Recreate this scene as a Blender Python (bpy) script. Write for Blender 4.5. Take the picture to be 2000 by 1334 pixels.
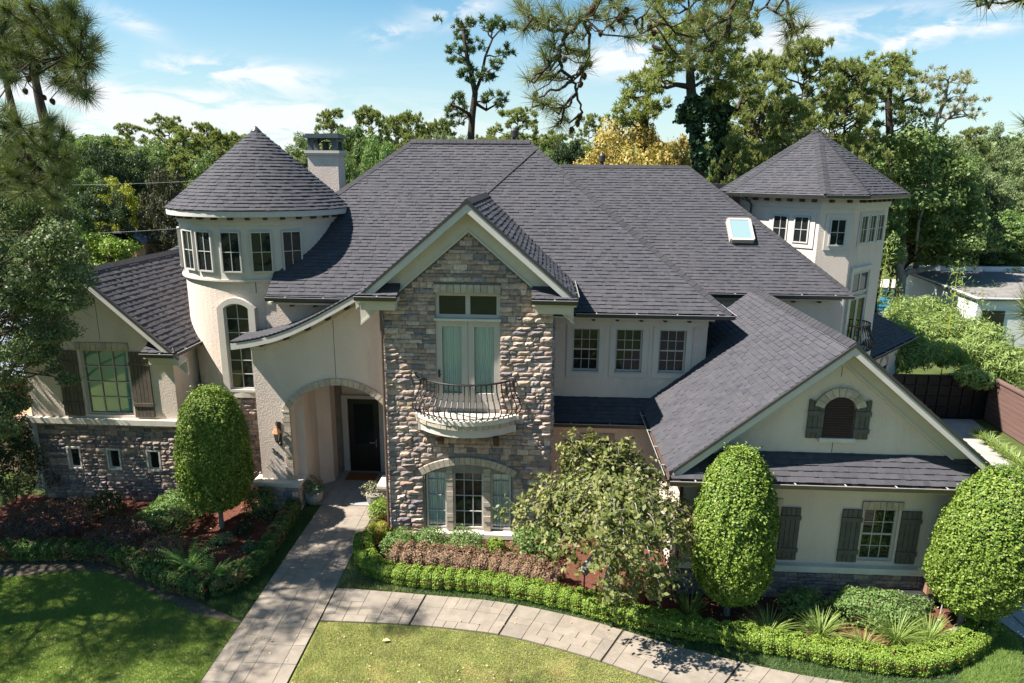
import bpy, math, random
import numpy as np
from mathutils import Vector, Matrix, noise

for _o in list(bpy.data.objects):
    bpy.data.objects.remove(_o)
scene = bpy.context.scene
COL = scene.collection
R = math.radians

# ------------------------------------------------------------------ camera
CAM_H = 10.4
YAW, PITCH, ROLL = R(-2.75), R(13.9), R(-0.52)
_f = Vector((math.sin(YAW) * math.cos(PITCH), math.cos(YAW) * math.cos(PITCH), -math.sin(PITCH)))
_r0 = Vector((math.cos(YAW), -math.sin(YAW), 0))
_d0 = _f.cross(_r0)
_r = math.cos(ROLL) * _r0 + math.sin(ROLL) * _d0
_d = -math.sin(ROLL) * _r0 + math.cos(ROLL) * _d0
cam = bpy.data.cameras.new('camera')
cam.sensor_width = 36.0
cam.lens = 36.0 * 1333.0 / 2000.0
cam.clip_start, cam.clip_end = 0.1, 5000
cob = bpy.data.objects.new('camera', cam)
COL.objects.link(cob)
m3 = Matrix((_r, -_d, -_f)).transposed()
cob.matrix_world = Matrix.Translation((0, 0, CAM_H)) @ m3.to_4x4()
scene.camera = cob


def ray(u, v):
    return _f + _r * ((u - 1000) / 1333.0) + _d * ((v - 667) / 1333.0)


def onY(u, v, Y):
    k = ray(u, v)
    t = Y / k[1]
    return Vector((k[0] * t, Y, CAM_H + k[2] * t))


def onZ(u, v, Z=0.0):
    k = ray(u, v)
    t = (Z - CAM_H) / k[2]
    return Vector((k[0] * t, k[1] * t, Z))


def depth(p):
    return (Vector(p) - Vector((0, 0, CAM_H))).dot(_f)


# ------------------------------------------------------------------ light
SUN = Vector((-0.575, -0.145, 0.80)).normalized()
sl = bpy.data.lights.new('sun', 'SUN')
sl.energy = 5.0
sl.angle = R(0.53)
sl.color = (1.0, 0.945, 0.87)
so = bpy.data.objects.new('sun', sl)
COL.objects.link(so)
so.rotation_euler = SUN.to_track_quat('Z', 'Y').to_euler()
so.location = (-20, -6, 40)

vs = scene.view_settings
vs.view_transform = 'Standard'
vs.look = 'None'
vs.exposure = 1.52
vs.gamma = 1.0
vs.use_curve_mapping = False

world = bpy.data.worlds.new('World')
scene.world = world
world.use_nodes = True
wt = world.node_tree
wt.nodes.clear()


def N(nt, typ, **kw):
    n = nt.nodes.new(typ)
    for k, v in kw.items():
        if k == 'inp':
            for a, b in v.items():
                n.inputs[a].default_value = b
        else:
            setattr(n, k, v)
    return n


def build_sky():
    nt = wt
    L = nt.links.new
    sky = N(nt, 'ShaderNodeTexSky', sky_type='NISHITA', sun_disc=False)
    sky.sun_elevation = math.asin(SUN.z)
    sky.sun_rotation = math.atan2(SUN.x, SUN.y)
    sky.air_density, sky.dust_density, sky.ozone_density = 1.25, 0.35, 1.6
    tc = N(nt, 'ShaderNodeTexCoord')
    sep = N(nt, 'ShaderNodeSeparateXYZ')
    L(tc.outputs['Generated'], sep.inputs[0])

    def math_(op, a, b=None, clamp=False):
        n = N(nt, 'ShaderNodeMath', operation=op, use_clamp=clamp)
        for i, x in enumerate((a, b)):
            if x is None:
                continue
            if isinstance(x, (int, float)):
                n.inputs[i].default_value = x
            else:
                L(x, n.inputs[i])
        return n.outputs[0]
    az = math_('ARCTAN2', sep.outputs[0], sep.outputs[1])
    el = math_('ARCSINE', sep.outputs[2])
    # cirrus: noise on a high flat sheet seen in perspective
    zz = math_('MAXIMUM', sep.outputs[2], 0.03)
    zz = math_('ADD', zz, 0.06)
    cx = math_('DIVIDE', sep.outputs[0], zz)
    cy = math_('DIVIDE', sep.outputs[1], zz)
    comb = N(nt, 'ShaderNodeCombineXYZ')
    L(cx, comb.inputs[0])
    L(cy, comb.inputs[1])
    mp = N(nt, 'ShaderNodeMapping')
    mp.inputs['Rotation'].default_value = (0, 0, R(24))
    mp.inputs['Scale'].default_value = (0.28, 1.0, 1.0)
    L(comb.outputs[0], mp.inputs[0])
    nz = N(nt, 'ShaderNodeTexNoise', inp={'Scale': 0.62, 'Detail': 9.0, 'Roughness': 0.62, 'Distortion': 0.55})
    L(mp.outputs[0], nz.inputs['Vector'])
    cr = N(nt, 'ShaderNodeMapRange', inp={'From Min': 0.58, 'From Max': 0.85, 'To Min': 0.0, 'To Max': 0.14})
    L(nz.outputs[0], cr.inputs[0])
    fine = N(nt, 'ShaderNodeTexNoise', inp={'Scale': 9.0, 'Detail': 8.0, 'Roughness': 0.62, 'Distortion': 0.6})
    mp2 = N(nt, 'ShaderNodeMapping')
    mp2.inputs['Scale'].default_value = (1.0, 1.0, 3.2)
    L(tc.outputs['Generated'], mp2.inputs[0])
    L(mp2.outputs[0], fine.inputs['Vector'])
    cover = cr.outputs[0]
    # single clouds: (px, py, half width px, half height px, slope, strength)
    for (u, v, wu, hv, sl_, st) in ((470, 142, 125, 20, 0.03, 1.15), (330, 228, 400, 42, 0.03, 1.3), (1235, 108, 85, 30, -0.15, 1.2),
                                    (1840, 52, 185, 11, -0.30, 1.2), (1690, 40, 110, 16, -0.12, 0.6), (750, 70, 40, 15, -0.2, 0.95), (1520, 88, 100, 34, -0.2, 0.85),
                                    (900, 18, 70, 24, -0.2, 0.8), (255, 42, 45, 14, 0.35, 0.6), (1640, 80, 90, 14, -0.15, 0.5), (1950, 50, 110, 14, -0.2, 0.7)):
        k = ray(u, v).normalized()
        a0, e0 = math.atan2(k.x, k.y), math.asin(k.z)
        da = math_('SUBTRACT', az, a0)
        de = math_('ADD', math_('SUBTRACT', el, e0), math_('MULTIPLY', da, sl_))
        wx = math_('DIVIDE', da, wu / 1333.0)
        wy = math_('DIVIDE', de, hv / 1333.0)
        d2 = math_('ADD', math_('MULTIPLY', wx, wx), math_('MULTIPLY', wy, wy))
        g = math_('EXPONENT', math_('MULTIPLY', d2, -1.0))
        nn = math_('SUBTRACT', math_('MULTIPLY', fine.outputs[0], 6.5), 2.75, True)
        c = math_('MULTIPLY', math_('MULTIPLY', g, st), nn)
        cover = math_('ADD', cover, c)
    # milky veil towards the horizon
    hz = N(nt, 'ShaderNodeMapRange', inp={'From Min': 0.0, 'From Max': 0.24, 'To Min': 0.62, 'To Max': 0.0})
    L(el, hz.inputs[0])
    cover = math_('ADD', cover, hz.outputs[0])
    up = math_('GREATER_THAN', el, -0.02)
    cover = math_('MULTIPLY', math_('MINIMUM', cover, 0.93), up)
    mix = N(nt, 'ShaderNodeMix', data_type='RGBA')
    tint = N(nt, 'ShaderNodeMix', data_type='RGBA', blend_type='MULTIPLY')
    tint.inputs[0].default_value = 1.0
    L(sky.outputs[0], tint.inputs[6])
    tint.inputs[7].default_value = SKY_TINT
    L(cover, mix.inputs[0])
    L(tint.outputs[2], mix.inputs[6])
    mix.inputs[7].default_value = (7.1, 7.3, 7.5, 1)
    bg = N(nt, 'ShaderNodeBackground')
    bg.inputs['Strength'].default_value = SKY_STRENGTH
    L(mix.outputs[2], bg.inputs[0])
    out = N(nt, 'ShaderNodeOutputWorld')
    L(bg.outputs[0], out.inputs[0])


SKY_STRENGTH = 0.05
SKY_TINT = (0.56, 0.93, 1.05, 1)
build_sky()

scene.render.engine = 'CYCLES'
scene.cycles.max_bounces = 6
scene.cycles.diffuse_bounces = 3
scene.cycles.glossy_bounces = 3
scene.cycles.transmission_bounces = 4
scene.cycles.transparent_max_bounces = 8
scene.cycles.caustics_reflective = False
scene.cycles.caustics_refractive = False
scene.cycles.sample_clamp_indirect = 6
scene.cycles.use_denoising = True

# ------------------------------------------------------------------ materials
MATS = {}


def new_mat(name):
    m = bpy.data.materials.new(name)
    m.use_nodes = True
    nt = m.node_tree
    b = nt.nodes['Principled BSDF']
    MATS[name] = m
    return m, nt, b


def rand_value(nt):
    """one random number per piece, whether the piece is its own object or an island of a joined mesh"""
    oi = N(nt, 'ShaderNodeObjectInfo')
    ge = N(nt, 'ShaderNodeNewGeometry')
    ad = N(nt, 'ShaderNodeMath', operation='ADD')
    nt.links.new(oi.outputs['Random'], ad.inputs[0])
    nt.links.new(ge.outputs['Random Per Island'], ad.inputs[1])
    fr = N(nt, 'ShaderNodeMath', operation='FRACT')
    nt.links.new(ad.outputs[0], fr.inputs[0])
    return fr.outputs[0]


def ramp(nt, fac, cols, pos=None):
    r = N(nt, 'ShaderNodeValToRGB')
    e = r.color_ramp.elements
    n = len(cols)
    while len(e) < n:
        e.new(0.5)
    for i, c in enumerate(cols):
        e[i].position = pos[i] if pos else i / (n - 1)
        e[i].color = (*c, 1)
    if fac is not None:
        nt.links.new(fac, r.inputs[0])
    return r.outputs[0]


def world_pos(nt):
    return N(nt, 'ShaderNodeNewGeometry').outputs['Position']


def noise_tex(nt, scale, detail=6, rough=0.6, dist=0.0, stretch=None, vec=None):
    n = N(nt, 'ShaderNodeTexNoise', inp={'Scale': scale, 'Detail': detail, 'Roughness': rough, 'Distortion': dist})
    v = vec if vec is not None else world_pos(nt)
    if stretch:
        mp = N(nt, 'ShaderNodeMapping')
        mp.inputs['Scale'].default_value = stretch
        nt.links.new(v, mp.inputs[0])
        v = mp.outputs[0]
    nt.links.new(v, n.inputs['Vector'])
    return n.outputs[0]


def mixc(nt, fac, a, b, blend='MIX'):
    m = N(nt, 'ShaderNodeMix', data_type='RGBA', blend_type=blend)
    for i, x in ((0, fac), (6, a), (7, b)):
        if isinstance(x, (int, float)):
            m.inputs[i].default_value = x
        elif isinstance(x, tuple):
            m.inputs[i].default_value = (*x, 1)
        else:
            nt.links.new(x, m.inputs[i])
    return m.outputs[2]


def maprange(nt, x, a, b, c=0.0, d=1.0):
    m = N(nt, 'ShaderNodeMapRange', inp={'From Min': a, 'From Max': b, 'To Min': c, 'To Max': d})
    nt.links.new(x, m.inputs[0])
    return m.outputs[0]


def bump(nt, b, height, strength, dist=0.02):
    bp = N(nt, 'ShaderNodeBump', inp={'Strength': strength, 'Distance': dist})
    nt.links.new(height, bp.inputs['Height'])
    nt.links.new(bp.outputs[0], b.inputs['Normal'])


def surf(name, c1, c2, scale=3.0, rough=0.8, bscale=60, bstr=0.3, bdist=0.01, spec=0.3, wear=None, stretch=None):
    m, nt, b = new_mat(name)
    n1 = noise_tex(nt, scale, 7, 0.65, 0.3, stretch)
    col = ramp(nt, n1, [c1, c2], [0.32, 0.70])
    if wear:
        n2 = noise_tex(nt, scale * 0.27, 8, 0.7, 0.8, stretch)
        col = mixc(nt, maprange(nt, n2, 0.52, 0.72, 0.0, wear[1]), col, wear[0])
    nt.links.new(col, b.inputs['Base Color'])
    b.inputs['Roughness'].default_value = rough
    b.inputs['Specular IOR Level'].default_value = spec
    if bstr:
        bump(nt, b, noise_tex(nt, bscale, 5, 0.6), bstr, bdist)
    return m


def pieces(name, cols, rough=0.85, var=0.35, nscale=8, bscale=60, bstr=0.4, bdist=0.01, spec=0.25, pos=None, stain=None):
    """colour picked piece by piece, plus grain"""
    m, nt, b = new_mat(name)
    rv = rand_value(nt)
    col = ramp(nt, rv, cols, pos)
    g = noise_tex(nt, nscale, 7, 0.65, 0.4)
    gg = ramp(nt, g, [(1 - var,) * 3, (1 + var,) * 3], [0.3, 0.7])
    col = mixc(nt, 1.0, col, gg, 'MULTIPLY')
    if stain:
        n2 = noise_tex(nt, stain[1], 8, 0.7, 0.8)
        col = mixc(nt, maprange(nt, n2, 0.50, 0.74, 0.0, stain[2]), col, stain[0])
    nt.links.new(col, b.inputs['Base Color'])
    b.inputs['Roughness'].default_value = rough
    b.inputs['Specular IOR Level'].default_value = spec
    if bstr:
        bump(nt, b, noise_tex(nt, bscale, 5, 0.65), bstr, bdist)
    return m


def leafmat(name, cols, trans=0.3, rough=0.5, spec=0.35, pos=None, patch=None):
    m, nt, b = new_mat(name)
    rv = rand_value(nt)
    col = ramp(nt, rv, cols, pos)
    if patch:
        n2 = noise_tex(nt, patch[1], 4, 0.6)
        col = mixc(nt, maprange(nt, n2, patch[2], patch[2] + 0.12, 0.0, patch[3]), col, patch[0])
    nt.links.new(col, b.inputs['Base Color'])
    b.inputs['Roughness'].default_value = rough
    b.inputs['Specular IOR Level'].default_value = spec
    t = N(nt, 'ShaderNodeBsdfTranslucent')
    tc = mixc(nt, 1.0, col, (1.25, 1.35, 0.7), 'MULTIPLY')
    nt.links.new(tc, t.inputs[0])
    mx = N(nt, 'ShaderNodeMixShader')
    mx.inputs[0].default_value = trans
    nt.links.new(b.outputs[0], mx.inputs[1])
    nt.links.new(t.outputs[0], mx.inputs[2])
    nt.links.new(mx.outputs[0], nt.nodes['Material Output'].inputs[0])
    return m


def make_materials():
    surf('stucco', (0.585, 0.485, 0.412), (0.645, 0.545, 0.468), 1.3, 0.92, 26, 0.8, 0.024, 0.15, ((0.46, 0.378, 0.325), 0.85), (1, 1, 0.45))
    surf('trim', (0.50, 0.455, 0.40), (0.55, 0.50, 0.44), 2.5, 0.8, 60, 0.15, 0.006, 0.2)
    surf('fascia', (0.46, 0.425, 0.395), (0.52, 0.48, 0.45), 3, 0.6, 40, 0.1, 0.004, 0.3, ((0.45, 0.45, 0.42), 0.5))
    surf('cast_stone', (0.52, 0.47, 0.39), (0.62, 0.57, 0.49), 3, 0.85, 50, 0.3, 0.008, 0.2, ((0.36, 0.32, 0.27), 0.6))
    surf('white_trim', (0.41, 0.365, 0.32), (0.46, 0.41, 0.36), 3, 0.55, 50, 0.05, 0.004, 0.35)
    surf('muntin', (0.42, 0.40, 0.37), (0.48, 0.46, 0.43), 3, 0.5, 50, 0.0, 0.004, 0.35)
    surf('gutter', (0.030, 0.030, 0.031), (0.045, 0.044, 0.043), 4, 0.35, 60, 0.05, 0.003, 0.5)
    surf('gutter_brown', (0.10, 0.065, 0.05), (0.13, 0.09, 0.07), 4, 0.4, 60, 0.05, 0.003, 0.5)
    surf('gutter_lip', (0.33, 0.325, 0.315), (0.42, 0.41, 0.40), 4, 0.4, 60, 0.05, 0.003, 0.5)
    surf('iron', (0.009, 0.009, 0.010), (0.018, 0.017, 0.017), 8, 0.42, 90, 0.1, 0.003, 0.5)
    surf('copper', (0.30, 0.13, 0.06), (0.42, 0.22, 0.12), 14, 0.45, 90, 0.1, 0.003, 0.5)
    surf('deck', (0.028, 0.028, 0.032), (0.04, 0.04, 0.044), 2, 0.95, 60, 0.2, 0.004, 0.1)
    surf('mortar', (0.17, 0.155, 0.135), (0.27, 0.245, 0.215), 6, 0.95, 60, 0.5, 0.01, 0.1)
    surf('wood_dark', (0.035, 0.016, 0.010), (0.07, 0.032, 0.018), 5, 0.5, 60, 0.3, 0.004, 0.35, None, (1, 1, 9))
    surf('door_wood', (0.010, 0.0075, 0.006), (0.022, 0.016, 0.012), 5, 0.35, 60, 0.2, 0.004, 0.4, None, (8, 8, 1))
    surf('chimney_metal', (0.045, 0.06, 0.068), (0.075, 0.095, 0.10), 4, 0.5, 60, 0.1, 0.004, 0.4)
    surf('mulch', (0.085, 0.032, 0.022), (0.19, 0.078, 0.052), 26, 0.95, 70, 1.0, 0.03, 0.1, ((0.035, 0.016, 0.011), 0.8))
    surf('soil', (0.075, 0.062, 0.045), (0.135, 0.11, 0.08), 7, 0.95, 50, 0.7, 0.02, 0.1)
    surf('turf', (0.15, 0.19, 0.04), (0.29, 0.29, 0.095), 2.2, 0.95, 90, 0.6, 0.02, 0.1, ((0.26, 0.235, 0.095), 0.65))
    surf('ground', (0.045, 0.065, 0.018), (0.085, 0.10, 0.032), 0.8, 0.95, 20, 0.5, 0.03, 0.1)
    surf('joint', (0.045, 0.037, 0.03), (0.075, 0.062, 0.05), 8, 0.95, 60, 0.3, 0.006, 0.1)
    surf('bark', (0.035, 0.026, 0.02), (0.095, 0.072, 0.056), 9, 0.95, 24, 1.0, 0.04, 0.1, None, (1, 1, 0.35))
    surf('bark_pale', (0.14, 0.125, 0.105), (0.30, 0.275, 0.24), 6, 0.9, 24, 0.8, 0.02, 0.1, None, (1, 1, 0.4))
    surf('concrete', (0.26, 0.245, 0.22), (0.36, 0.34, 0.31), 1.2, 0.9, 60, 0.25, 0.006, 0.2, ((0.19, 0.175, 0.155), 0.6))
    surf('white_wall', (0.62, 0.62, 0.62), (0.70, 0.70, 0.69), 2, 0.8, 40, 0.1, 0.005, 0.2)
    surf('flat_roof', (0.13, 0.12, 0.115), (0.22, 0.205, 0.19), 1.2, 0.9, 40, 0.2, 0.01, 0.2)
    surf('brown_siding', (0.12, 0.072, 0.060), (0.165, 0.10, 0.085), 3, 0.75, 40, 0.2, 0.005, 0.2, None, (0.3, 0.3, 5))
    surf('gate_metal', (0.008, 0.008, 0.009), (0.014, 0.014, 0.015), 3, 0.45, 40, 0.1, 0.004, 0.25)
    surf('tan_wall', (0.36, 0.22, 0.14), (0.46, 0.29, 0.19), 2, 0.85, 40, 0.2, 0.006, 0.2)
    surf('slate_roof', (0.11, 0.13, 0.17), (0.17, 0.19, 0.24), 1.8, 0.7, 40, 0.3, 0.01, 0.3)
    surf('terracotta', (0.27, 0.25, 0.22), (0.36, 0.33, 0.29), 6, 0.85, 50, 0.3, 0.006, 0.2, ((0.16, 0.15, 0.13), 0.6))
    surf('doormat', (0.16, 0.065, 0.030), (0.24, 0.10, 0.045), 18, 0.98, 160, 0.8, 0.01, 0.05)
    surf('curtain', (0.90, 0.91, 0.885), (0.95, 0.95, 0.935), 3, 0.9, 60, 0.05, 0.004, 0.1, None, (9, 9, 0.4))
    surf('blind', (0.30, 0.52, 0.60), (0.37, 0.60, 0.68), 2.2, 0.8, 60, 0.05, 0.004, 0.15)
    surf('interior', (0.02, 0.02, 0.021), (0.035, 0.033, 0.03), 2, 0.9, 60, 0.0, 0.01, 0.1)
    surf('black_plastic', (0.02, 0.02, 0.02), (0.035, 0.035, 0.035), 5, 0.5, 60, 0.05, 0.003, 0.4)
    surf('box_grey', (0.20, 0.20, 0.19), (0.27, 0.27, 0.25), 5, 0.55, 60, 0.1, 0.003, 0.4)
    surf('box_tan', (0.23, 0.13, 0.085), (0.30, 0.17, 0.11), 5, 0.6, 60, 0.1, 0.003, 0.3)
    surf('cone_brown', (0.045, 0.028, 0.018), (0.10, 0.06, 0.035), 20, 0.9, 60, 0.5, 0.01, 0.1)
    surf('wire_grey', (0.20, 0.195, 0.19), (0.28, 0.27, 0.265), 3, 0.6, 60, 0.0, 0.003, 0.3)
    surf('pool_coping', (0.48, 0.44, 0.39), (0.58, 0.54, 0.48), 2, 0.85, 40, 0.2, 0.006, 0.2)
    surf('dry_leaf', (0.38, 0.25, 0.13), (0.50, 0.36, 0.21), 20, 0.8, 60, 0.2, 0.004, 0.2)
    pieces('stone', [(0.158, 0.140, 0.151), (0.339, 0.257, 0.214), (0.467, 0.344, 0.260), (0.222, 0.191, 0.192), (0.537, 0.410, 0.337), (0.385, 0.278, 0.226), (0.175, 0.153, 0.167), (0.584, 0.470, 0.405), (0.350, 0.235, 0.185), (0.269, 0.224, 0.214)],
           0.9, 0.34, 11, 42, 0.9, 0.02, 0.2)
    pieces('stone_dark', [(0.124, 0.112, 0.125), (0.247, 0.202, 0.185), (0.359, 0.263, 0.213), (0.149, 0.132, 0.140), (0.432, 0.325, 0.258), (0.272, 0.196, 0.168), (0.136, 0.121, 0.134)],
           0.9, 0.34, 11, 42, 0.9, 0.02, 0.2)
    pieces('brick_trim', [(0.40, 0.33, 0.25), (0.47, 0.39, 0.30), (0.34, 0.285, 0.225), (0.44, 0.38, 0.31)], 0.9, 0.22, 12, 50, 0.6, 0.012, 0.2)
    pieces('shingle', [(0.043, 0.041, 0.050), (0.055, 0.054, 0.061), (0.049, 0.048, 0.056), (0.061, 0.059, 0.066), (0.051, 0.050, 0.058), (0.057, 0.055, 0.061)], 0.9, 0.16, 5, 220, 0.5, 0.004, 0.32,
           None, ((0.078, 0.071, 0.073), 0.42, 0.6))
    pieces('ridge_shingle', [(0.032, 0.031, 0.035), (0.042, 0.041, 0.045), (0.037, 0.036, 0.040)], 0.9, 0.16, 5, 220, 0.5, 0.004, 0.3)
    pieces('plank', [(0.085, 0.078, 0.068), (0.105, 0.097, 0.084), (0.095, 0.086, 0.074)], 0.75, 0.2, 6, 60, 0.25, 0.004, 0.25)
    pieces('plank_brown', [(0.095, 0.078, 0.062), (0.12, 0.098, 0.078), (0.105, 0.085, 0.068)], 0.75, 0.2, 6, 60, 0.25, 0.004, 0.25)
    pieces('paver', [(0.225, 0.19, 0.152), (0.25, 0.212, 0.168), (0.205, 0.175, 0.142), (0.238, 0.198, 0.155)], 0.85, 0.16, 3.0, 40, 0.35, 0.008, 0.25,
           None, ((0.15, 0.125, 0.10), 1.5, 0.75))
    pieces('paver_grey', [(0.24, 0.235, 0.225), (0.27, 0.262, 0.25), (0.255, 0.247, 0.235)], 0.9, 0.10, 3.0, 40, 0.35, 0.008, 0.2)
    # foliage
    leafmat('leaf_topiary', [(0.042, 0.097, 0.013), (0.143, 0.218, 0.027), (0.084, 0.155, 0.018), (0.252, 0.319, 0.059), (0.168, 0.244, 0.032), (0.050, 0.109, 0.013), (0.311, 0.353, 0.099)], 0.20, 0.50, 0.25)
    leafmat('leaf_hedge', [(0.115, 0.20, 0.026), (0.20, 0.29, 0.042), (0.155, 0.245, 0.032), (0.29, 0.35, 0.065), (0.075, 0.145, 0.02)], 0.22, 0.50, 0.25, None, ((0.30, 0.20, 0.09), 1.4, 0.66, 0.75))
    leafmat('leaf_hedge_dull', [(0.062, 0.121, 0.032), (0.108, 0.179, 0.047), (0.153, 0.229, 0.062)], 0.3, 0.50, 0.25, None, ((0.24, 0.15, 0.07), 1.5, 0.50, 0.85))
    leafmat('leaf_shrub', [(0.078, 0.144, 0.042), (0.169, 0.256, 0.076), (0.127, 0.196, 0.057), (0.227, 0.309, 0.107)], 0.3, 0.50, 0.25)
    leafmat('leaf_bluish', [(0.063, 0.129, 0.061), (0.101, 0.179, 0.083), (0.146, 0.228, 0.113)], 0.3, 0.50, 0.25)
    leafmat('leaf_loropetalum', [(0.166, 0.088, 0.073), (0.269, 0.176, 0.107), (0.193, 0.143, 0.077), (0.334, 0.178, 0.143), (0.217, 0.193, 0.088)], 0.25, 0.50, 0.25)
    leafmat('leaf_purple_dark', [(0.088, 0.057, 0.053), (0.140, 0.089, 0.079), (0.108, 0.086, 0.060)], 0.25, 0.50, 0.25)
    leafmat('leaf_weeping', [(0.085, 0.11, 0.026), (0.16, 0.18, 0.045), (0.115, 0.14, 0.034), (0.215, 0.215, 0.072), (0.29, 0.265, 0.11), (0.135, 0.16, 0.04), (0.09, 0.12, 0.026), (0.185, 0.19, 0.055)], 0.25, 0.50, 0.25)
    leafmat('leaf_oak', [(0.061, 0.098, 0.036), (0.122, 0.163, 0.062), (0.094, 0.131, 0.049), (0.201, 0.222, 0.101)], 0.22, 0.50, 0.25)
    leafmat('leaf_dark', [(0.025, 0.044, 0.019), (0.046, 0.072, 0.028), (0.065, 0.092, 0.036)], 0.22, 0.50, 0.25)
    leafmat('leaf_magnolia', [(0.030, 0.047, 0.019), (0.061, 0.065, 0.033), (0.096, 0.073, 0.045), (0.045, 0.063, 0.025)], 0.15, 0.50, 0.25)
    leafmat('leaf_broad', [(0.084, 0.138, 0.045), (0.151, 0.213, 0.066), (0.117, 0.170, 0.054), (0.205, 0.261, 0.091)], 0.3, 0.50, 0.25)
    leafmat('leaf_broad_haze', [(0.119, 0.165, 0.070), (0.184, 0.227, 0.099), (0.152, 0.199, 0.082), (0.239, 0.276, 0.132)], 0.3, 0.50, 0.25)  # paler and greyer than leaf_broad: distance haze put into the colour
    leafmat('leaf_yellow_green', [(0.201, 0.228, 0.030), (0.323, 0.326, 0.045), (0.262, 0.277, 0.035), (0.398, 0.361, 0.063)], 0.35, 0.50, 0.25)
    leafmat('leaf_gold', [(0.30, 0.215, 0.055), (0.44, 0.335, 0.10), (0.36, 0.275, 0.075), (0.50, 0.40, 0.15), (0.22, 0.18, 0.05)], 0.3, 0.50, 0.25)
    leafmat('leaf_bamboo', [(0.131, 0.203, 0.055), (0.216, 0.288, 0.080), (0.301, 0.359, 0.117), (0.165, 0.234, 0.063)], 0.35, 0.50, 0.25)
    leafmat('leaf_fern', [(0.176, 0.299, 0.069), (0.265, 0.422, 0.101), (0.335, 0.469, 0.123)], 0.35, 0.50, 0.25)
    leafmat('leaf_lily', [(0.11, 0.18, 0.03), (0.17, 0.25, 0.05), (0.23, 0.30, 0.08), (0.28, 0.32, 0.11)], 0.3, 0.50, 0.25)
    leafmat('leaf_ivy', [(0.022, 0.050, 0.022), (0.042, 0.080, 0.034), (0.062, 0.108, 0.043)], 0.2, 0.50, 0.25)
    leafmat('needle_near', [(0.080, 0.110, 0.035), (0.142, 0.171, 0.053), (0.108, 0.141, 0.044), (0.209, 0.219, 0.082), (0.164, 0.150, 0.071)], 0.22, 0.50, 0.25)
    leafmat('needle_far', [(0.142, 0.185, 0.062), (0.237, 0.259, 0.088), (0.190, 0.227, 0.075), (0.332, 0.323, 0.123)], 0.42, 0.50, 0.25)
    leafmat('needle_dark', [(0.069, 0.109, 0.048), (0.114, 0.155, 0.065), (0.091, 0.132, 0.056)], 0.25, 0.50, 0.25)
    leafmat('needle_grey', [(0.199, 0.211, 0.121), (0.278, 0.281, 0.168), (0.365, 0.335, 0.213)], 0.25, 0.55, 0.25)
    leafmat('grass', [(0.226, 0.255, 0.084), (0.324, 0.328, 0.138), (0.420, 0.385, 0.206), (0.275, 0.294, 0.107)], 0.35, 0.55, 0.25, None, ((0.50, 0.42, 0.22), 1.1, 0.52, 0.75))
    leafmat('grass_left', [(0.113, 0.192, 0.044), (0.197, 0.293, 0.073), (0.249, 0.320, 0.093), (0.149, 0.231, 0.055)], 0.35, 0.55, 0.25, None, ((0.20, 0.19, 0.07), 0.9, 0.60, 0.6))
    leafmat('mondo', [(0.046, 0.094, 0.031), (0.080, 0.138, 0.044), (0.125, 0.187, 0.063)], 0.25, 0.50, 0.25)
    # glass: dark double glazing that mirrors the garden
    m, nt, b = new_mat('glass_dark')
    b.inputs['Base Color'].default_value = (0.012, 0.016, 0.016, 1)
    b.inputs['Roughness'].default_value = 0.02
    b.inputs['IOR'].default_value = 1.5
    bump(nt, b, noise_tex(nt, 2.2, 2, 0.5), 0.035, 0.05)
    m, nt, b = new_mat('glass_clear')
    nt.nodes.remove(b)
    tr = N(nt, 'ShaderNodeBsdfTransparent')
    tr.inputs[0].default_value = (0.95, 0.99, 0.98, 1)
    gl = N(nt, 'ShaderNodeBsdfGlossy')
    gl.inputs['Roughness'].default_value = 0.02
    fr = N(nt, 'ShaderNodeFresnel', inp={'IOR': 1.5})
    mx = N(nt, 'ShaderNodeMixShader')
    nt.links.new(fr.outputs[0], mx.inputs[0])
    nt.links.new(tr.outputs[0], mx.inputs[1])
    nt.links.new(gl.outputs[0], mx.inputs[2])
    nt.links.new(mx.outputs[0], nt.nodes['Material Output'].inputs[0])
    m, nt, b = new_mat('skylight_glass')
    b.inputs['Base Color'].default_value = (0.22, 0.31, 0.31, 1)
    b.inputs['Roughness'].default_value = 0.06
    b.inputs['IOR'].default_value = 2.2
    m, nt, b = new_mat('pool_water')
    b.inputs['Base Color'].default_value = (0.03, 0.20, 0.33, 1)
    b.inputs['Roughness'].default_value = 0.08
    bump(nt, b, noise_tex(nt, 3.0, 3, 0.5), 0.2, 0.05)
    m, nt, b = new_mat('lamp_glass')
    b.inputs['Base Color'].default_value = (0.42, 0.38, 0.24, 1)
    b.inputs['Roughness'].default_value = 0.15


make_materials()

# ------------------------------------------------------------------ mesh helpers


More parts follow.
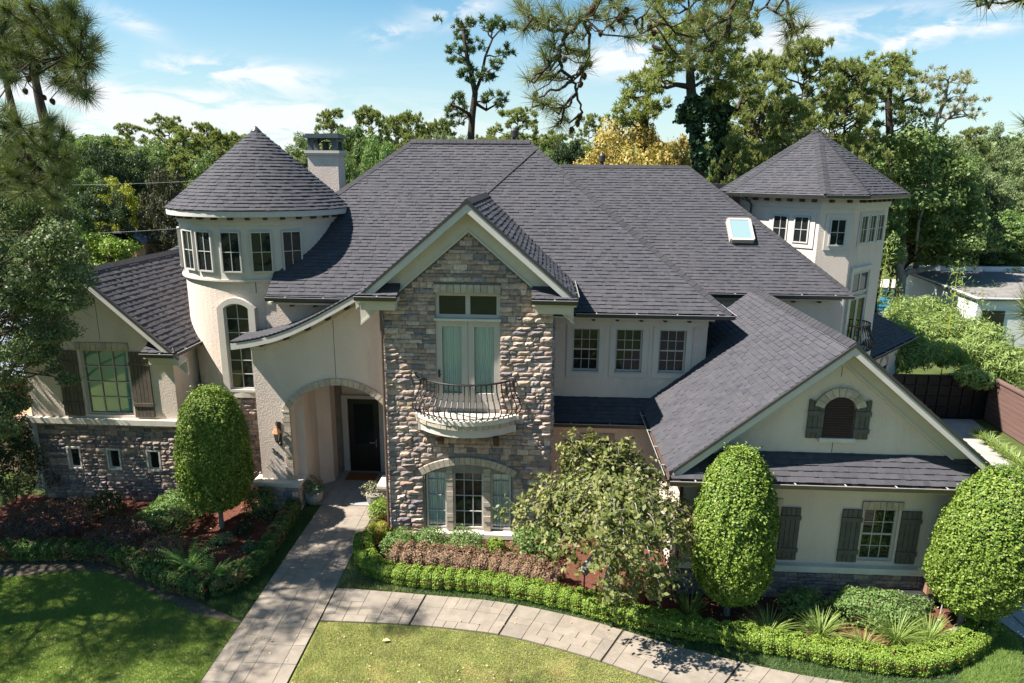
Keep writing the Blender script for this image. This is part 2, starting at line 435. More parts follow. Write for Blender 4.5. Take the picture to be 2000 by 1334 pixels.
class B:
    """collects verts and faces; build() links them as one mesh object"""

    def __init__(self, xf=None):
        self.v, self.f, self.xf = [], [], xf

    def add(self, verts, faces):
        n = len(self.v)
        if self.xf:
            verts = [self.xf(p) for p in verts]
        self.v.extend([tuple(p) for p in verts])
        self.f.extend([tuple(i + n for i in q) for q in faces])
        return self

    def box(self, x0, x1, y0, y1, z0, z1):
        if x0 > x1: x0, x1 = x1, x0
        if y0 > y1: y0, y1 = y1, y0
        if z0 > z1: z0, z1 = z1, z0
        return self.add([(x0, y0, z0), (x1, y0, z0), (x1, y1, z0), (x0, y1, z0), (x0, y0, z1), (x1, y0, z1), (x1, y1, z1), (x0, y1, z1)],
                        [(0, 3, 2, 1), (4, 5, 6, 7), (0, 1, 5, 4), (1, 2, 6, 5), (2, 3, 7, 6), (3, 0, 4, 7)])

    def prism(self, poly, vec):
        """closed polygon of 3-D points pushed along vec"""
        n = len(poly)
        vec = Vector(vec)
        a = [Vector(p) for p in poly]
        nr = Vector((0, 0, 0))
        for i in range(n):
            nr += (a[i] - a[0]).cross(a[(i + 1) % n] - a[0])
        if nr.dot(vec) > 0:
            a = a[::-1]
        b = [p + vec for p in a]
        return self.add(a + b, [tuple(range(n)), tuple(range(2 * n - 1, n - 1, -1))] + [(i, n + i, n + (i + 1) % n, (i + 1) % n) for i in range(n)])

    def beam(self, a, b, w, h, up=(0, 0, 1)):
        """bar of section w x h from a to b; h measured along up"""
        a, b, up = Vector(a), Vector(b), Vector(up)
        t = (b - a).normalized()
        s = t.cross(up).normalized()
        u = s.cross(t).normalized()
        q = []
        for p in (a, b):
            for i, j in ((-1, -1), (1, -1), (1, 1), (-1, 1)):
                q.append(p + s * (i * w / 2) + u * (j * h / 2))
        return self.add(q, [(0, 1, 2, 3), (7, 6, 5, 4), (0, 4, 5, 1), (1, 5, 6, 2), (2, 6, 7, 3), (3, 7, 4, 0)])

    def tube(self, pts, rad, n=6, cap=True):
        pts = [Vector(p) for p in pts]
        if isinstance(rad, (int, float)):
            rad = [rad] * len(pts)
        vs, fs = [], []
        prev = None
        for i, p in enumerate(pts):
            t = (pts[min(i + 1, len(pts) - 1)] - pts[max(i - 1, 0)])
            if t.length < 1e-9:
                t = Vector((0, 0, 1))
            t.normalize()
            if prev is None:
                ref = Vector((1, 0, 0)) if abs(t.x) < 0.8 else Vector((0, 1, 0))
            else:
                ref = prev
            s = (ref - t * ref.dot(t)).normalized()
            prev = s
            u = t.cross(s)
            for k in range(n):
                a = 2 * math.pi * k / n
                vs.append(p + (s * math.cos(a) + u * math.sin(a)) * rad[i])
        for i in range(len(pts) - 1):
            for k in range(n):
                k2 = (k + 1) % n
                fs.append((i * n + k, i * n + k2, (i + 1) * n + k2, (i + 1) * n + k))
        if cap:
            fs.append(tuple(range(n - 1, -1, -1)))
            fs.append(tuple((len(pts) - 1) * n + k for k in range(n)))
        return self.add(vs, fs)

    def lathe(self, prof, c, n=20):
        """prof = [(r, z)...] around the vertical axis through c"""
        vs, fs = [], []
        for r, z in prof:
            for k in range(n):
                a = 2 * math.pi * k / n
                vs.append((c[0] + r * math.cos(a), c[1] + r * math.sin(a), c[2] + z))
        for i in range(len(prof) - 1):
            for k in range(n):
                k2 = (k + 1) % n
                fs.append((i * n + k, i * n + k2, (i + 1) * n + k2, (i + 1) * n + k))
        return self.add(vs, fs)

    def build(self, name, mat, parent=None, smooth=False, **props):
        return link_mesh(name, self.v, self.f, mat, parent, smooth, **props)


def wloc(o):
    v = Vector((0, 0, 0))
    while o is not None:
        v += o.location
        o = o.parent
    return v


def link_obj(name, data, parent=None, world=True, **props):
    o = bpy.data.objects.new(name, data)
    COL.objects.link(o)
    if parent is not None:
        o.parent = parent
        if world and parent.type == 'EMPTY':
            o.matrix_parent_inverse = Matrix.Translation(-wloc(parent))
    for k, v in props.items():
        if v is not None:
            o[k] = v
    return o


def link_mesh(name, verts, faces, mat, parent=None, smooth=False, **props):
    me = bpy.data.meshes.new(name)
    me.from_pydata([tuple(v) for v in verts], [], faces)
    me.materials.append(MATS[mat])
    if smooth:
        me.polygons.foreach_set('use_smooth', [True] * len(me.polygons))
    me.update()
    return link_obj(name, me, parent, **props)


def thing(name, label, cat, loc=(0, 0, 0), group=None, rotz=0.0):
    o = bpy.data.objects.new(name, None)
    COL.objects.link(o)
    o.empty_display_size = 0.3
    o.location = loc
    o.rotation_euler = (0, 0, rotz)
    o['label'], o['category'] = label, cat
    if group:
        o['group'] = group
    return o


def structure(name, b, mat):
    return b.build(name, mat, None, kind='structure')


def np_mesh(name, verts, nper, mat, smooth=False):
    """mesh from an (n*nper,3) array: n separate nper-gons"""
    me = bpy.data.meshes.new(name)
    nv = len(verts)
    nf = nv // nper
    me.vertices.add(nv)
    me.vertices.foreach_set('co', np.asarray(verts, dtype=np.float32).ravel())
    me.loops.add(nv)
    me.loops.foreach_set('vertex_index', np.arange(nv, dtype=np.int32))
    me.polygons.add(nf)
    me.polygons.foreach_set('loop_start', np.arange(0, nv, nper, dtype=np.int32))
    me.polygons.foreach_set('loop_total', np.full(nf, nper, dtype=np.int32))
    me.materials.append(MATS[mat])
    me.update(calc_edges=True)
    return me


def unit(a):
    return a / np.maximum(np.linalg.norm(a, axis=1, keepdims=True), 1e-9)


def leaves(rng, pos, nrm, size, aspect=0.55, spread=0.7, svar=0.35, droop=0.0):
    """diamond leaves at pos, facing roughly nrm"""
    n = len(pos)
    nn = unit(nrm + rng.normal(0, spread, (n, 3)))
    t = rng.normal(0, 1, (n, 3))
    t[:, 2] -= droop * 2
    t = unit(t - nn * (t * nn).sum(1, keepdims=True))
    b = np.cross(nn, t)
    s = (size * (1 + rng.uniform(-svar, svar, n)))[:, None]
    w = s * aspect
    fold = nn * s * 0.12
    q = np.stack([pos - t * s * 0.5, pos - b * w * 0.5 - t * s * 0.05 + fold, pos + t * s * 0.5, pos + b * w * 0.5 - t * s * 0.05 + fold], 1)
    return q.reshape(-1, 3)


def blades(rng, pos, dirs, length, width):
    """thin triangles (needles, grass) from pos along dirs"""
    n = len(pos)
    d = unit(dirs)
    s = unit(np.cross(d, rng.normal(0, 1, (n, 3))))
    L = length if np.ndim(length) else np.full(n, length)
    q = np.stack([pos - s * width * 0.5, pos + s * width * 0.5, pos + d * L[:, None]], 1)
    return q.reshape(-1, 3)
# ------------------------------------------------------------------ the house
HOUSE = thing('house', 'large beige stucco and stone house with dark shingled roofs, round turret and balcony', 'house', (-2.0, 20.0, 0.0))
rnd = random.Random(11)
SH = []      # every shingle of every roof: (screen weight, verts, faces)
STONES = []  # every facing stone: (screen weight, location, scale, rotz, dark)


def facing(Y):
    return lambda p: (p[0], Y + p[1], p[2])


def turned(cx, cy, ang):
    """local x along the wall, y into the wall; ang = heading of the outward normal, 0 = towards -Y"""
    ca, sa = math.cos(ang), math.sin(ang)
    return lambda p: (cx + p[0] * ca - p[1] * sa, cy + p[0] * sa + p[1] * ca, p[2])


def wall(name, mat, Y, x0, x1, zb, top, holes=(), depth=0.16, breaks=(), parent=None, xf=None, htop=None):
    """front face at Y with openings (x0,x1,z0,z1) and reveals; top = number or function of x"""
    tf = top if callable(top) else (lambda x: top)
    b = B(xf or facing(Y))
    xs = sorted(set([x0, x1] + [x for h in holes for x in h[:2] if x0 < x < x1] + [x for x in breaks if x0 < x < x1]))
    ex = []
    for a, c in zip(xs, xs[1:]):
        if (tf(a) - zb) * (tf(c) - zb) < 0:
            ex.append(a + (c - a) * (zb - tf(a)) / (tf(c) - tf(a)))
    xs = sorted(xs + ex)
    for a, c in zip(xs, xs[1:]):
        mid = (a + c) / 2
        cuts = sorted([(h[2], h[3]) for h in holes if h[0] - 1e-6 <= mid <= h[1] + 1e-6])
        z = zb
        for lo, hi in cuts:
            if lo > z + 1e-6:
                b.add([(a, 0, z), (c, 0, z), (c, 0, lo), (a, 0, lo)], [(0, 1, 2, 3)])
            z = hi
        if min(tf(a), tf(c)) > z - 1e-6 and max(tf(a), tf(c)) > z + 1e-4:
            b.add([(a, 0, z), (c, 0, z), (c, 0, tf(c)), (a, 0, tf(a))], [(0, 1, 2, 3)])
    for h in holes:
        a, c, lo, hi = h
        b.add([(a, 0, lo), (a, 0, hi), (a, depth, hi), (a, depth, lo)], [(0, 1, 2, 3)])
        b.add([(c, 0, hi), (c, 0, lo), (c, depth, lo), (c, depth, hi)], [(0, 1, 2, 3)])
        b.add([(a, 0, hi), (c, 0, hi), (c, depth, hi), (a, depth, hi)], [(0, 1, 2, 3)])
        b.add([(c, 0, lo), (a, 0, lo), (a, depth, lo), (c, depth, lo)], [(0, 1, 2, 3)])
    return b.build(name, mat, parent or HOUSE)


def window(xf, x0, x1, z0, z1, cols, rows, top=None, frame=0.055, mun=0.020, glass='glass_dark', mat='muntin', back=None, depth=0.10, rail=None, y0=-0.03, name='window', rowz=None, label=None, sill=None):
    """frame with glazing bars (part) and one pane object per light (sub-parts)"""
    tf = top or (lambda x: z1)
    b = B(xf)
    b.box(x0, x0 + frame, y0, depth, z0, tf(x0 + frame * 0.5))
    b.box(x1 - frame, x1, y0, depth, z0, tf(x1 - frame * 0.5))
    b.box(x0 + frame, x1 - frame, y0 + 0.003, depth, z0, z0 + frame)
    nseg = 1 if top is None else 8
    xa, xb = x0 + frame, x1 - frame
    for i in range(nseg):
        p, q = xa + (xb - xa) * i / nseg, xa + (xb - xa) * (i + 1) / nseg
        b.prism([(p, y0 + 0.003, tf(p) - frame), (q, y0 + 0.003, tf(q) - frame), (q, y0 + 0.003, tf(q)), (p, y0 + 0.003, tf(p))], (0, depth - y0 - 0.003, 0)) if xf is None else b.add(
            [(p, y0 + 0.003, tf(p) - frame), (q, y0 + 0.003, tf(q) - frame), (q, y0 + 0.003, tf(q)), (p, y0 + 0.003, tf(p)),
             (p, depth, tf(p) - frame), (q, depth, tf(q) - frame), (q, depth, tf(q)), (p, depth, tf(p))],
            [(0, 1, 2, 3), (4, 7, 6, 5), (0, 4, 5, 1), (2, 6, 7, 3), (0, 3, 7, 4), (1, 5, 6, 2)])
    ztop_in = (lambda x: tf(x) - frame)
    cw = (xb - xa) / cols
    rz = rowz or [z0 + frame + (max(tf((xa + xb) / 2), z1) - 2 * frame - z0) * j / rows for j in range(rows + 1)]
    for i in range(1, cols):
        x = xa + cw * i
        b.box(x - mun / 2, x + mun / 2, y0 + 0.022, 0.035, z0 + frame, ztop_in(x))
    for j in range(1, rows):
        zz = rz[j]
        h = mun * (2.4 if rail == j else 1)
        b.box(xa, xb, y0 + (0.012 if rail == j else 0.019), 0.037, zz - h / 2, zz + h / 2)
    props = {}
    if label:
        props['label'] = label
    w = b.build(name, mat, HOUSE, **props)
    for i in range(cols):
        for j in range(rows):
            p, q = xa + cw * i + (mun / 2 if i else 0), xa + cw * (i + 1) - (mun / 2 if i < cols - 1 else 0)
            lo = rz[j] + (mun / 2 if j else 0)
            if j < rows - 1:
                ta = tb = tm = rz[j + 1] - mun / 2
                ta, tb, tm = min(ta, ztop_in(p)), min(tb, ztop_in(q)), min(tm, ztop_in((p + q) / 2))
            else:
                ta, tb, tm = ztop_in(p), ztop_in(q), ztop_in((p + q) / 2)
            if max(ta, tb, tm) < lo + 0.03:
                continue
            ta, tb = max(ta, lo + 0.004), max(tb, lo + 0.004)
            pb = B(xf)
            fr = [(p, 0.012, lo), (q, 0.012, lo), (q, 0.012, tb), ((p + q) / 2, 0.012, tm), (p, 0.012, ta)]
            bk = [(x, 0.022, z) for x, y, z in fr]
            pb.add(fr + bk, [(0, 1, 2, 3, 4), (9, 8, 7, 6, 5)] + [(k, (k + 1) % 5 + 0, (k + 1) % 5 + 5, k + 5) for k in range(5)])
            pb.build('pane', glass, w)
    if back:
        cb = B(xf)
        n = 30
        pts = []
        for k in range(n + 1):
            x = xa + (xb - xa) * k / n
            yy = 0.07 + (0.018 * math.sin(k * 1.9) + 0.010 * math.sin(k * 0.7 + 1) if back == 'curtain' else 0)
            pts.append((x, yy))
        for k in range(n):
            (p, yp), (q, yq) = pts[k], pts[k + 1]
            cb.add([(p, yp, z0 + frame), (q, yq, z0 + frame), (q, yq, ztop_in(q)), (p, yp, ztop_in(p))], [(0, 1, 2, 3)])
        cb.build('curtain' if back == 'curtain' else 'blind', back, w, smooth=True)
    if glass == 'glass_clear':
        ib = B(xf)
        ib.add([(x0, depth + 0.04, z0), (x1, depth + 0.04, z0), (x1, depth + 0.04, tf(x1)), ((x0 + x1) / 2, depth + 0.04, tf((x0 + x1) / 2)), (x0, depth + 0.04, tf(x0))], [(0, 1, 2, 3, 4)])
        ib.build('backing', 'interior', w)
    if sill:
        B(xf).box(x0 - sill[0], x1 + sill[0], -sill[1], 0.05, z0 - sill[2], z0 - 0.002).build('sill', sill[3] if len(sill) > 3 else 'cast_stone', w)
    return w


def casing(xf, x0, x1, z0, z1, w, win, proud=0.05, mat='trim'):
    b = B(xf)
    b.box(x0 - w, x0, -proud, 0.02, z0 - w, z1 + w)
    b.box(x1, x1 + w, -proud, 0.02, z0 - w, z1 + w)
    b.box(x0, x1, -proud, 0.02, z1, z1 + w)
    b.box(x0, x1, -proud, 0.02, z0 - w, z0)
    b.build('casing', mat, win)


def shutter(xf, x0, x1, z0, z1, mat='plank', n=4, arch=None, battens=(0.2, 0.82), y=-0.055):
    """frame part with planks and battens as sub-parts"""
    tf = arch or (lambda x: z1)
    b = B(xf)
    b.add([(x0 + 0.01, y + 0.032, z0 + 0.01), (x1 - 0.01, y + 0.032, z0 + 0.01), (x1 - 0.01, y + 0.032, tf(x1 - 0.01) - 0.01), (x0 + 0.01, y + 0.032, tf(x0 + 0.01) - 0.01),
           (x0 + 0.01, 0, z0 + 0.01), (x1 - 0.01, 0, z0 + 0.01), (x1 - 0.01, 0, tf(x1 - 0.01) - 0.01), (x0 + 0.01, 0, tf(x0 + 0.01) - 0.01)],
          [(0, 1, 2, 3), (0, 4, 5, 1), (2, 6, 7, 3), (0, 3, 7, 4), (1, 5, 6, 2)])
    s = b.build('shutter', 'deck', HOUSE)
    pw = (x1 - x0) / n
    for i in range(n):
        p, q = x0 + pw * i + 0.006, x0 + pw * (i + 1) - 0.006
        bb = B(xf)
        dy = rnd.uniform(-0.003, 0.003)
        bb.add([(p, y + dy, z0), (q, y + dy, z0), (q, y + dy, tf(q)), (p, y + dy, tf(p)), (p, y + 0.031, z0), (q, y + 0.031, z0), (q, y + 0.031, tf(q)), (p, y + 0.031, tf(p))],
               [(0, 1, 2, 3), (0, 4, 5, 1), (2, 6, 7, 3), (0, 3, 7, 4), (1, 5, 6, 2)])
        bb.build('plank', mat, s)
    for k in battens:
        zc = z0 + (min(tf(x0), tf(x1)) - z0) * k
        B(xf).box(x0 - 0.012, x1 + 0.012, y - 0.026, y - 0.002, zc - 0.055, zc + 0.055).build('batten', mat, s)
    return s


# ---- facing stones -------------------------------------------------------
def stone_meshes(mat):
    out = []
    for k in range(8):
        rg = random.Random(100 + k)
        nx, nz = 5, 4
        vs, fs = [], []
        for j in range(nz):
            for i in range(nx):
                u, w = i / (nx - 1) - 0.5, j / (nz - 1) - 0.5
                edge = i in (0, nx - 1) or j in (0, nz - 1)
                d = -0.50 - rg.uniform(0, 0.12) if edge else -0.74 - rg.uniform(0, 0.30)
                vs.append((u + (0 if edge else rg.uniform(-0.05, 0.05)) + (rg.uniform(-0.03, 0.03) if edge else 0), d, w + (rg.uniform(-0.05, 0.05))))
        for j in range(nz - 1):
            for i in range(nx - 1):
                a = j * nx + i
                fs.append((a, a + 1, a + nx + 1, a + nx))
        ring = [i for i in range(nx)] + [nx * j + nx - 1 for j in range(1, nz)] + [nx * (nz - 1) + i for i in range(nx - 2, -1, -1)] + [nx * j for j in range(nz - 2, 0, -1)]
        base = len(vs)
        for r_ in ring:
            vs.append((vs[r_][0] * 1.0, 0.25, vs[r_][2]))
        m = len(ring)
        for i in range(m):
            fs.append((ring[(i + 1) % m], ring[i], base + i, base + (i + 1) % m))
        me = bpy.data.meshes.new('stone')
        me.from_pydata(vs, [], fs)
        me.materials.append(MATS[mat])
        me.update()
        out.append(me)
    return out


def stone_rows(x0, x1, z0, z1, blocked, seed, pos, rotz=0.0, rowh=(0.095, 0.115, 0.135, 0.155, 0.175), wr=(0.15, 0.44), dep=(0.045, 0.10), dark=0, key=None, top=None):
    """coursed rubble; pos(x) -> world (X, Y, rot) on the wall face; blocked(x0,x1,z0,z1) -> free x ranges"""
    rg = random.Random(seed)
    z = z0
    while z < z1 - 0.05:
        h = min(rg.choice(rowh), z1 - z)
        if z1 - z - h < 0.07:
            h = z1 - z
        for a, c in blocked(z, z + h):
            a, c = max(a, x0), min(c, x1)
            x = a
            while x < c - 0.04:
                w = rg.uniform(*wr)
                if c - x - w < 0.16:
                    w = c - x
                parts = [(z, h)]
                if h > 0.15 and w < 0.3 and rg.random() < 0.22:
                    parts = [(z, h * 0.5), (z + h * 0.5, h * 0.5)]
                for zz, hh in parts:
                    X, Y, ro = pos(x + w / 2)
                    d = rg.uniform(*dep)
                    p = (X, Y, zz + hh / 2)
                    STONES.append((w * hh / depth(p) ** 2, p, (max(w - 0.011, 0.03), d, max(hh - 0.010, 0.03)), ro, dark, key, rg.randrange(8)))
                x += w
        z += h


def free_ranges(x0, x1, holes, top=None):
    def fn(za, zb):
        a, c = x0, x1
        if top:
            a, c = top(zb)
        out = [(a, c)]
        for h in holes:
            lo, hi = h[2], h[3]
            if zb <= lo + 0.02 or za >= hi - 0.02:
                continue
            nxt = []
            for p, q in out:
                if h[1] <= p or h[0] >= q:
                    nxt.append((p, q))
                    continue
                if h[0] > p:
                    nxt.append((p, h[0]))
                if h[1] < q:
                    nxt.append((h[1], q))
            out = nxt
        return [o for o in out if o[1] - o[0] > 0.05]
    return fn


def flat(Y):
    return lambda x: (x, Y, 0.0)


def voussoirs(xf, cx, zc, r0, r1, a0, a1, n, parent_part, depth_=(-0.07, 0.06), mat='brick_trim'):
    for k in range(n):
        p, q = a0 + (a1 - a0) * k / n, a0 + (a1 - a0) * (k + 1) / n
        g = 0.006 / r1
        p, q = (p + g, q - g) if a1 > a0 else (p - g, q + g)
        dy = rnd.uniform(-0.012, 0.012)
        pts = [(cx + r * math.sin(t), zc + r * math.cos(t)) for r, t in ((r0, p), (r0, q), (r1, q), (r1, p))]
        b = B(xf)
        b.add([(x, depth_[0] + dy, z) for x, z in pts] + [(x, depth_[1], z) for x, z in pts],
              [(0, 1, 2, 3), (4, 7, 6, 5), (0, 4, 5, 1), (1, 5, 6, 2), (2, 6, 7, 3), (3, 7, 4, 0)])
        b.build('brick', mat, parent_part)


def lintel(xf, x0, x1, z0, z1, n, y=(-0.05, 0.04), mat='brick_trim'):
    b = B(xf).box(x0, x1, -0.02, y[1], z0, z1)
    p = b.build('lintel', 'mortar', HOUSE)
    w = (x1 - x0) / n
    for i in range(n):
        B(xf).box(x0 + w * i + 0.006, x0 + w * (i + 1) - 0.006, y[0] + rnd.uniform(-0.01, 0.01), y[1] - 0.003, z0 + 0.004, z1 - 0.004).build('brick', mat, p)
    return p


# ---- shingles --------------------------------------------------------------
def clip_poly(subj, clip):
    """Sutherland-Hodgman against a convex counter-clockwise polygon"""
    out = subj
    for i in range(len(clip)):
        a, b = clip[i], clip[(i + 1) % len(clip)]
        inp, out = out, []
        if not inp:
            return []

        def side(p):
            return (b[0] - a[0]) * (p[1] - a[1]) - (b[1] - a[1]) * (p[0] - a[0])
        for k in range(len(inp)):
            p, q = inp[k], inp[(k + 1) % len(inp)]
            sp, sq = side(p), side(q)
            if sp >= -1e-9:
                out.append(p)
            if (sp > 1e-9 and sq < -1e-9) or (sp < -1e-9 and sq > 1e-9):
                t = sp / (sp - sq)
                out.append((p[0] + (q[0] - p[0]) * t, p[1] + (q[1] - p[1]) * t))
    return out


EXPO, BUTT = 0.148, 0.014


def shingle_roof(polys, seed, expo=EXPO, deck=True, thick=0.10, origin=None, name='roof', parent=HOUSE):
    """polys: coplanar convex polygons (lists of 3-D points); courses run level, starting at the lowest point"""
    P = [[Vector(p) for p in poly] for poly in polys]
    a = P[0]
    n = Vector((0, 0, 0))
    for i in range(1, len(a) - 1):
        n += (a[i] - a[0]).cross(a[i + 1] - a[0])
    n.normalize()
    if n.z < 0:
        n = -n
    U = Vector((0, 0, 1)).cross(n)
    U = (U if U.length > 1e-6 else Vector((1, 0, 0))).normalized()
    V = n.cross(U).normalized()
    if V.z < 0:
        V, U = -V, -U
    allp = [p for q in P for p in q]
    O = origin or min(allp, key=lambda p: p.dot(V))
    if deck:
        b = B()
        for q in P:
            q = [p - n * 0.012 for p in q]
            b.prism(q, -n * thick)
        b.build(name, 'deck', parent)
    camp = Vector((0, 0, CAM_H))
    for q in P:
        uv = [((p - O).dot(U), (p - O).dot(V)) for p in q]
        area = sum(uv[i][0] * uv[(i + 1) % len(uv)][1] - uv[(i + 1) % len(uv)][0] * uv[i][1] for i in range(len(uv)))
        if area < 0:
            uv = uv[::-1]
        u0, u1 = min(x for x, y in uv), max(x for x, y in uv)
        v0, v1 = min(y for x, y in uv), max(y for x, y in uv)
        for r_ in range(int(math.floor(v0 / expo)), int(math.ceil(v1 / expo))):
            rg = random.Random(seed * 1000 + r_)
            x = -60.0 + rg.uniform(0, 0.4)
            va, vb = r_ * expo, (r_ + 1) * expo
            while x < u1:
                w = rg.choice((0.10, 0.13, 0.15, 0.18, 0.22, 0.14))
                lift = rg.uniform(0.0, 0.004) + (0.013 if rg.random() < 0.5 else 0)
                dv = rg.uniform(-0.006, 0.006)
                if x + w > u0:
                    c = clip_poly([(x + 0.001, va + dv), (x + w - 0.001, va + dv), (x + w - 0.001, vb + 0.012), (x + 0.001, vb + 0.012)], uv)
                    if len(c) >= 3:
                        top = []
                        for (pu, pv) in c:
                            hgt = 0.004 + (BUTT + lift) * max(0.0, 1 - (pv - va) / (expo * 1.12))
                            top.append(O + U * pu + V * pv + n * hgt)
                        bot = [O + U * pu + V * pv - n * 0.012 for (pu, pv) in c]
                        m = len(c)
                        fs = [tuple(range(m))] + [((i + 1) % m, i, m + i, m + (i + 1) % m) for i in range(m)]
                        ar = abs(sum(c[i][0] * c[(i + 1) % m][1] - c[(i + 1) % m][0] * c[i][1] for i in range(m)) / 2)
                        cen = sum(top, Vector((0, 0, 0))) / m
                        dd = cen - camp
                        wgt = ar * max(0.0, -dd.normalized().dot(n)) / dd.length_squared
                        SH.append((wgt, [tuple(p) for p in top + bot], fs))
                x += w
    return n


def ridge_caps(a, b, wdt=0.26, left=None, right=None, step=0.24, lift=0.035, name='ridge_cap'):
    """overlapping folded caps from the low end a to the high end b; left/right = roof normals either side"""
    a, b = Vector(a), Vector(b)
    t = (b - a).normalized()
    L = (b - a).length
    nl, nr = Vector(left), Vector(right)
    sl_ = nl.cross(t).normalized()
    sr = nr.cross(t).normalized()
    up = (nl + nr).normalized()
    # side vectors pointing down each roof
    if sl_.dot(nr) > 0: sl_ = -sl_
    if sr.dot(nl) > 0: sr = -sr
    bb = B()
    k = 0
    x = 0.0
    while x < L - 0.02:
        y = min(x + step * 1.15, L + 0.02)
        h0, h1 = lift + 0.014, lift
        w = wdt / 2
        p, q = a + t * x, a + t * y
        c0, c1 = p + up * h0, q + up * h1
        l0, l1 = p + sl_ * w + nl * (h0 * 0.7), q + sl_ * w + nl * (h1 * 0.7)
        r0, r1 = p + sr * w + nr * (h0 * 0.7), q + sr * w + nr * (h1 * 0.7)
        d = up * 0.045
        bb.add([l0, c0, r0, l1, c1, r1, l0 - d, c0 - d, r0 - d, l1 - d, c1 - d, r1 - d],
               [(0, 1, 4, 3), (1, 2, 5, 4), (1, 0, 6, 7), (2, 1, 7, 8), (0, 3, 9, 6), (5, 2, 8, 11)])
        x += step
    return bb.build(name, 'ridge_shingle', HOUSE, kind='stuff')


def gutter(a, b, out, mat='gutter', h=0.13, w=0.12, lip=True):
    """K-style trough from a to b; out = outward direction; z of a,b = roof edge"""
    a, b, o = Vector(a), Vector(b), Vector(out).normalized()
    bb = B()
    prof = [(-0.01, -0.02), (0.0, -h), (w * 0.75, -h), (w, -0.02), (w - 0.012, -0.02), (w * 0.72, -h + 0.012), (0.012, -h + 0.012), (0.002, -0.02)]
    n = len(prof)
    vs = [a + o * x + Vector((0, 0, z)) for x, z in prof] + [b + o * x + Vector((0, 0, z)) for x, z in prof]
    t = b - a
    fs = [(i, (i + 1) % n, n + (i + 1) % n, n + i) for i in range(n)] + [tuple(range(n)), tuple(range(2 * n - 1, n - 1, -1))]
    bb.add(vs, fs)
    g = bb.build('gutter', mat, HOUSE)
    if lip:
        lb = B()
        lb.beam(a + o * (w - 0.004) + Vector((0, 0, -0.012)), b + o * (w - 0.004) + Vector((0, 0, -0.012)), 0.014, 0.012)
        k = 0.6
        L = t.length
        d = t.normalized()
        while k < L:
            p = a + d * k
            lb.beam(p + Vector((0, 0, -0.004)), p + o * w + Vector((0, 0, -0.004)), 0.03, 0.008)
            k += 1.15
        lb.build('gutter_lip', 'gutter_lip', g)
    return g


def rafter_tails(pts, out, size=(0.09, 0.11, 0.22), mat='wood_dark'):
    o = Vector(out).normalized()
    for p in pts:
        p = Vector(p)
        B().beam(p, p + o * size[2], size[0], size[1]).build('rafter_tail', mat, HOUSE)


def rake(apex, end, Yf, Yw, frieze=None, thick=0.05, hgt=0.21, mat='fascia'):
    """sloping barge board at Yf with roof edge, soffit back to the wall Yw; apex,end = (x,z) of the roof surface"""
    (xa, za), (xe, ze) = apex, end
    dx, dz = xe - xa, ze - za
    L = math.hypot(dx, dz)
    nx, nz = (-dz / L, dx / L)
    if nz < 0: nx, nz = -nx, -nz
    def pt(s, d, y): return (xa + dx * s + nx * d, y, za + dz * s + nz * d)
    def vpt(s, d, y): return (xa + dx * s, y, za + dz * s + d)
    vd = 1 / abs(dx / L)
    b = B()
    b.prism([vpt(0, -0.055 * vd, Yf), vpt(1, -0.055 * vd, Yf), vpt(1, -(0.055 + hgt) * vd, Yf), vpt(0, -(0.055 + hgt) * vd, Yf)], (0, thick, 0))
    r_ = b.build('rake_board', mat, HOUSE)
    e = B()
    e.prism([vpt(0, 0.012 * vd, Yf - 0.03), vpt(1.0, 0.012 * vd, Yf - 0.03), vpt(1.0, -0.05 * vd, Yf - 0.03), vpt(0, -0.05 * vd, Yf - 0.03)], (0, 0.08, 0))
    e.build('roof_edge', 'gutter', r_)
    s = B()
    s.prism([vpt(0, -0.12 * vd, Yf + thick), vpt(1, -0.12 * vd, Yf + thick), vpt(1, -0.16 * vd, Yf + thick), vpt(0, -0.16 * vd, Yf + thick)], (0, Yw - Yf - thick - 0.003, 0))
    s.build('soffit', 'trim', HOUSE)
    if frieze:
        f = B()
        f0, f1 = frieze
        f.prism([vpt(0, -f0 * vd, Yw - 0.05), vpt(1, -f0 * vd, Yw - 0.05), vpt(1, -f1 * vd, Yw - 0.05), vpt(0, -f1 * vd, Yw - 0.05)], (0, 0.06, 0))
        g = f.build('frieze', 'trim', HOUSE)
        f = B()
        f.prism([vpt(0, -(f1 - 0.05) * vd, Yw - 0.08), vpt(1, -(f1 - 0.05) * vd, Yw - 0.08), vpt(1, -f1 * vd, Yw - 0.08), vpt(0, -f1 * vd, Yw - 0.08)], (0, 0.029, 0))
        f.build('moulding', 'trim', g)


def eave_return(x0, x1, Yf, Yw, z0, zt, seed, hip=(0, 0)):
    """little hipped return at the foot of a gable: shingled lid on a boxed cornice with gutter"""
    shingle_roof([[(x0, Yf, z0), (x1, Yf, z0), (x1 - hip[1], Yw, zt), (x0 + hip[0], Yw, zt)]], seed, thick=0.05)
    b = B()
    b.box(x0 + 0.03, x1 - 0.03, Yf + 0.05, Yw, z0 - 0.20, z0 - 0.075)
    b.box(x0 + 0.10, x1 - 0.10, Yf + 0.18, Yw, z0 - 0.42, z0 - 0.20)
    b.build('cornice_return', 'trim', HOUSE)
    gutter((x0, Yf + 0.01, z0 + 0.0), (x1, Yf + 0.01, z0 + 0.0), (0, -1, 0))


def downspout(pts, mat='gutter', r=0.045):
    B().tube(pts, r, 8).build('downspout', mat, HOUSE)


SZ, SY = 6.5, 19.4          # main slope: z = 6.5 + 0.82 (Y - 19.4)
def mz(Y): return SZ + 0.82 * (Y - SY)


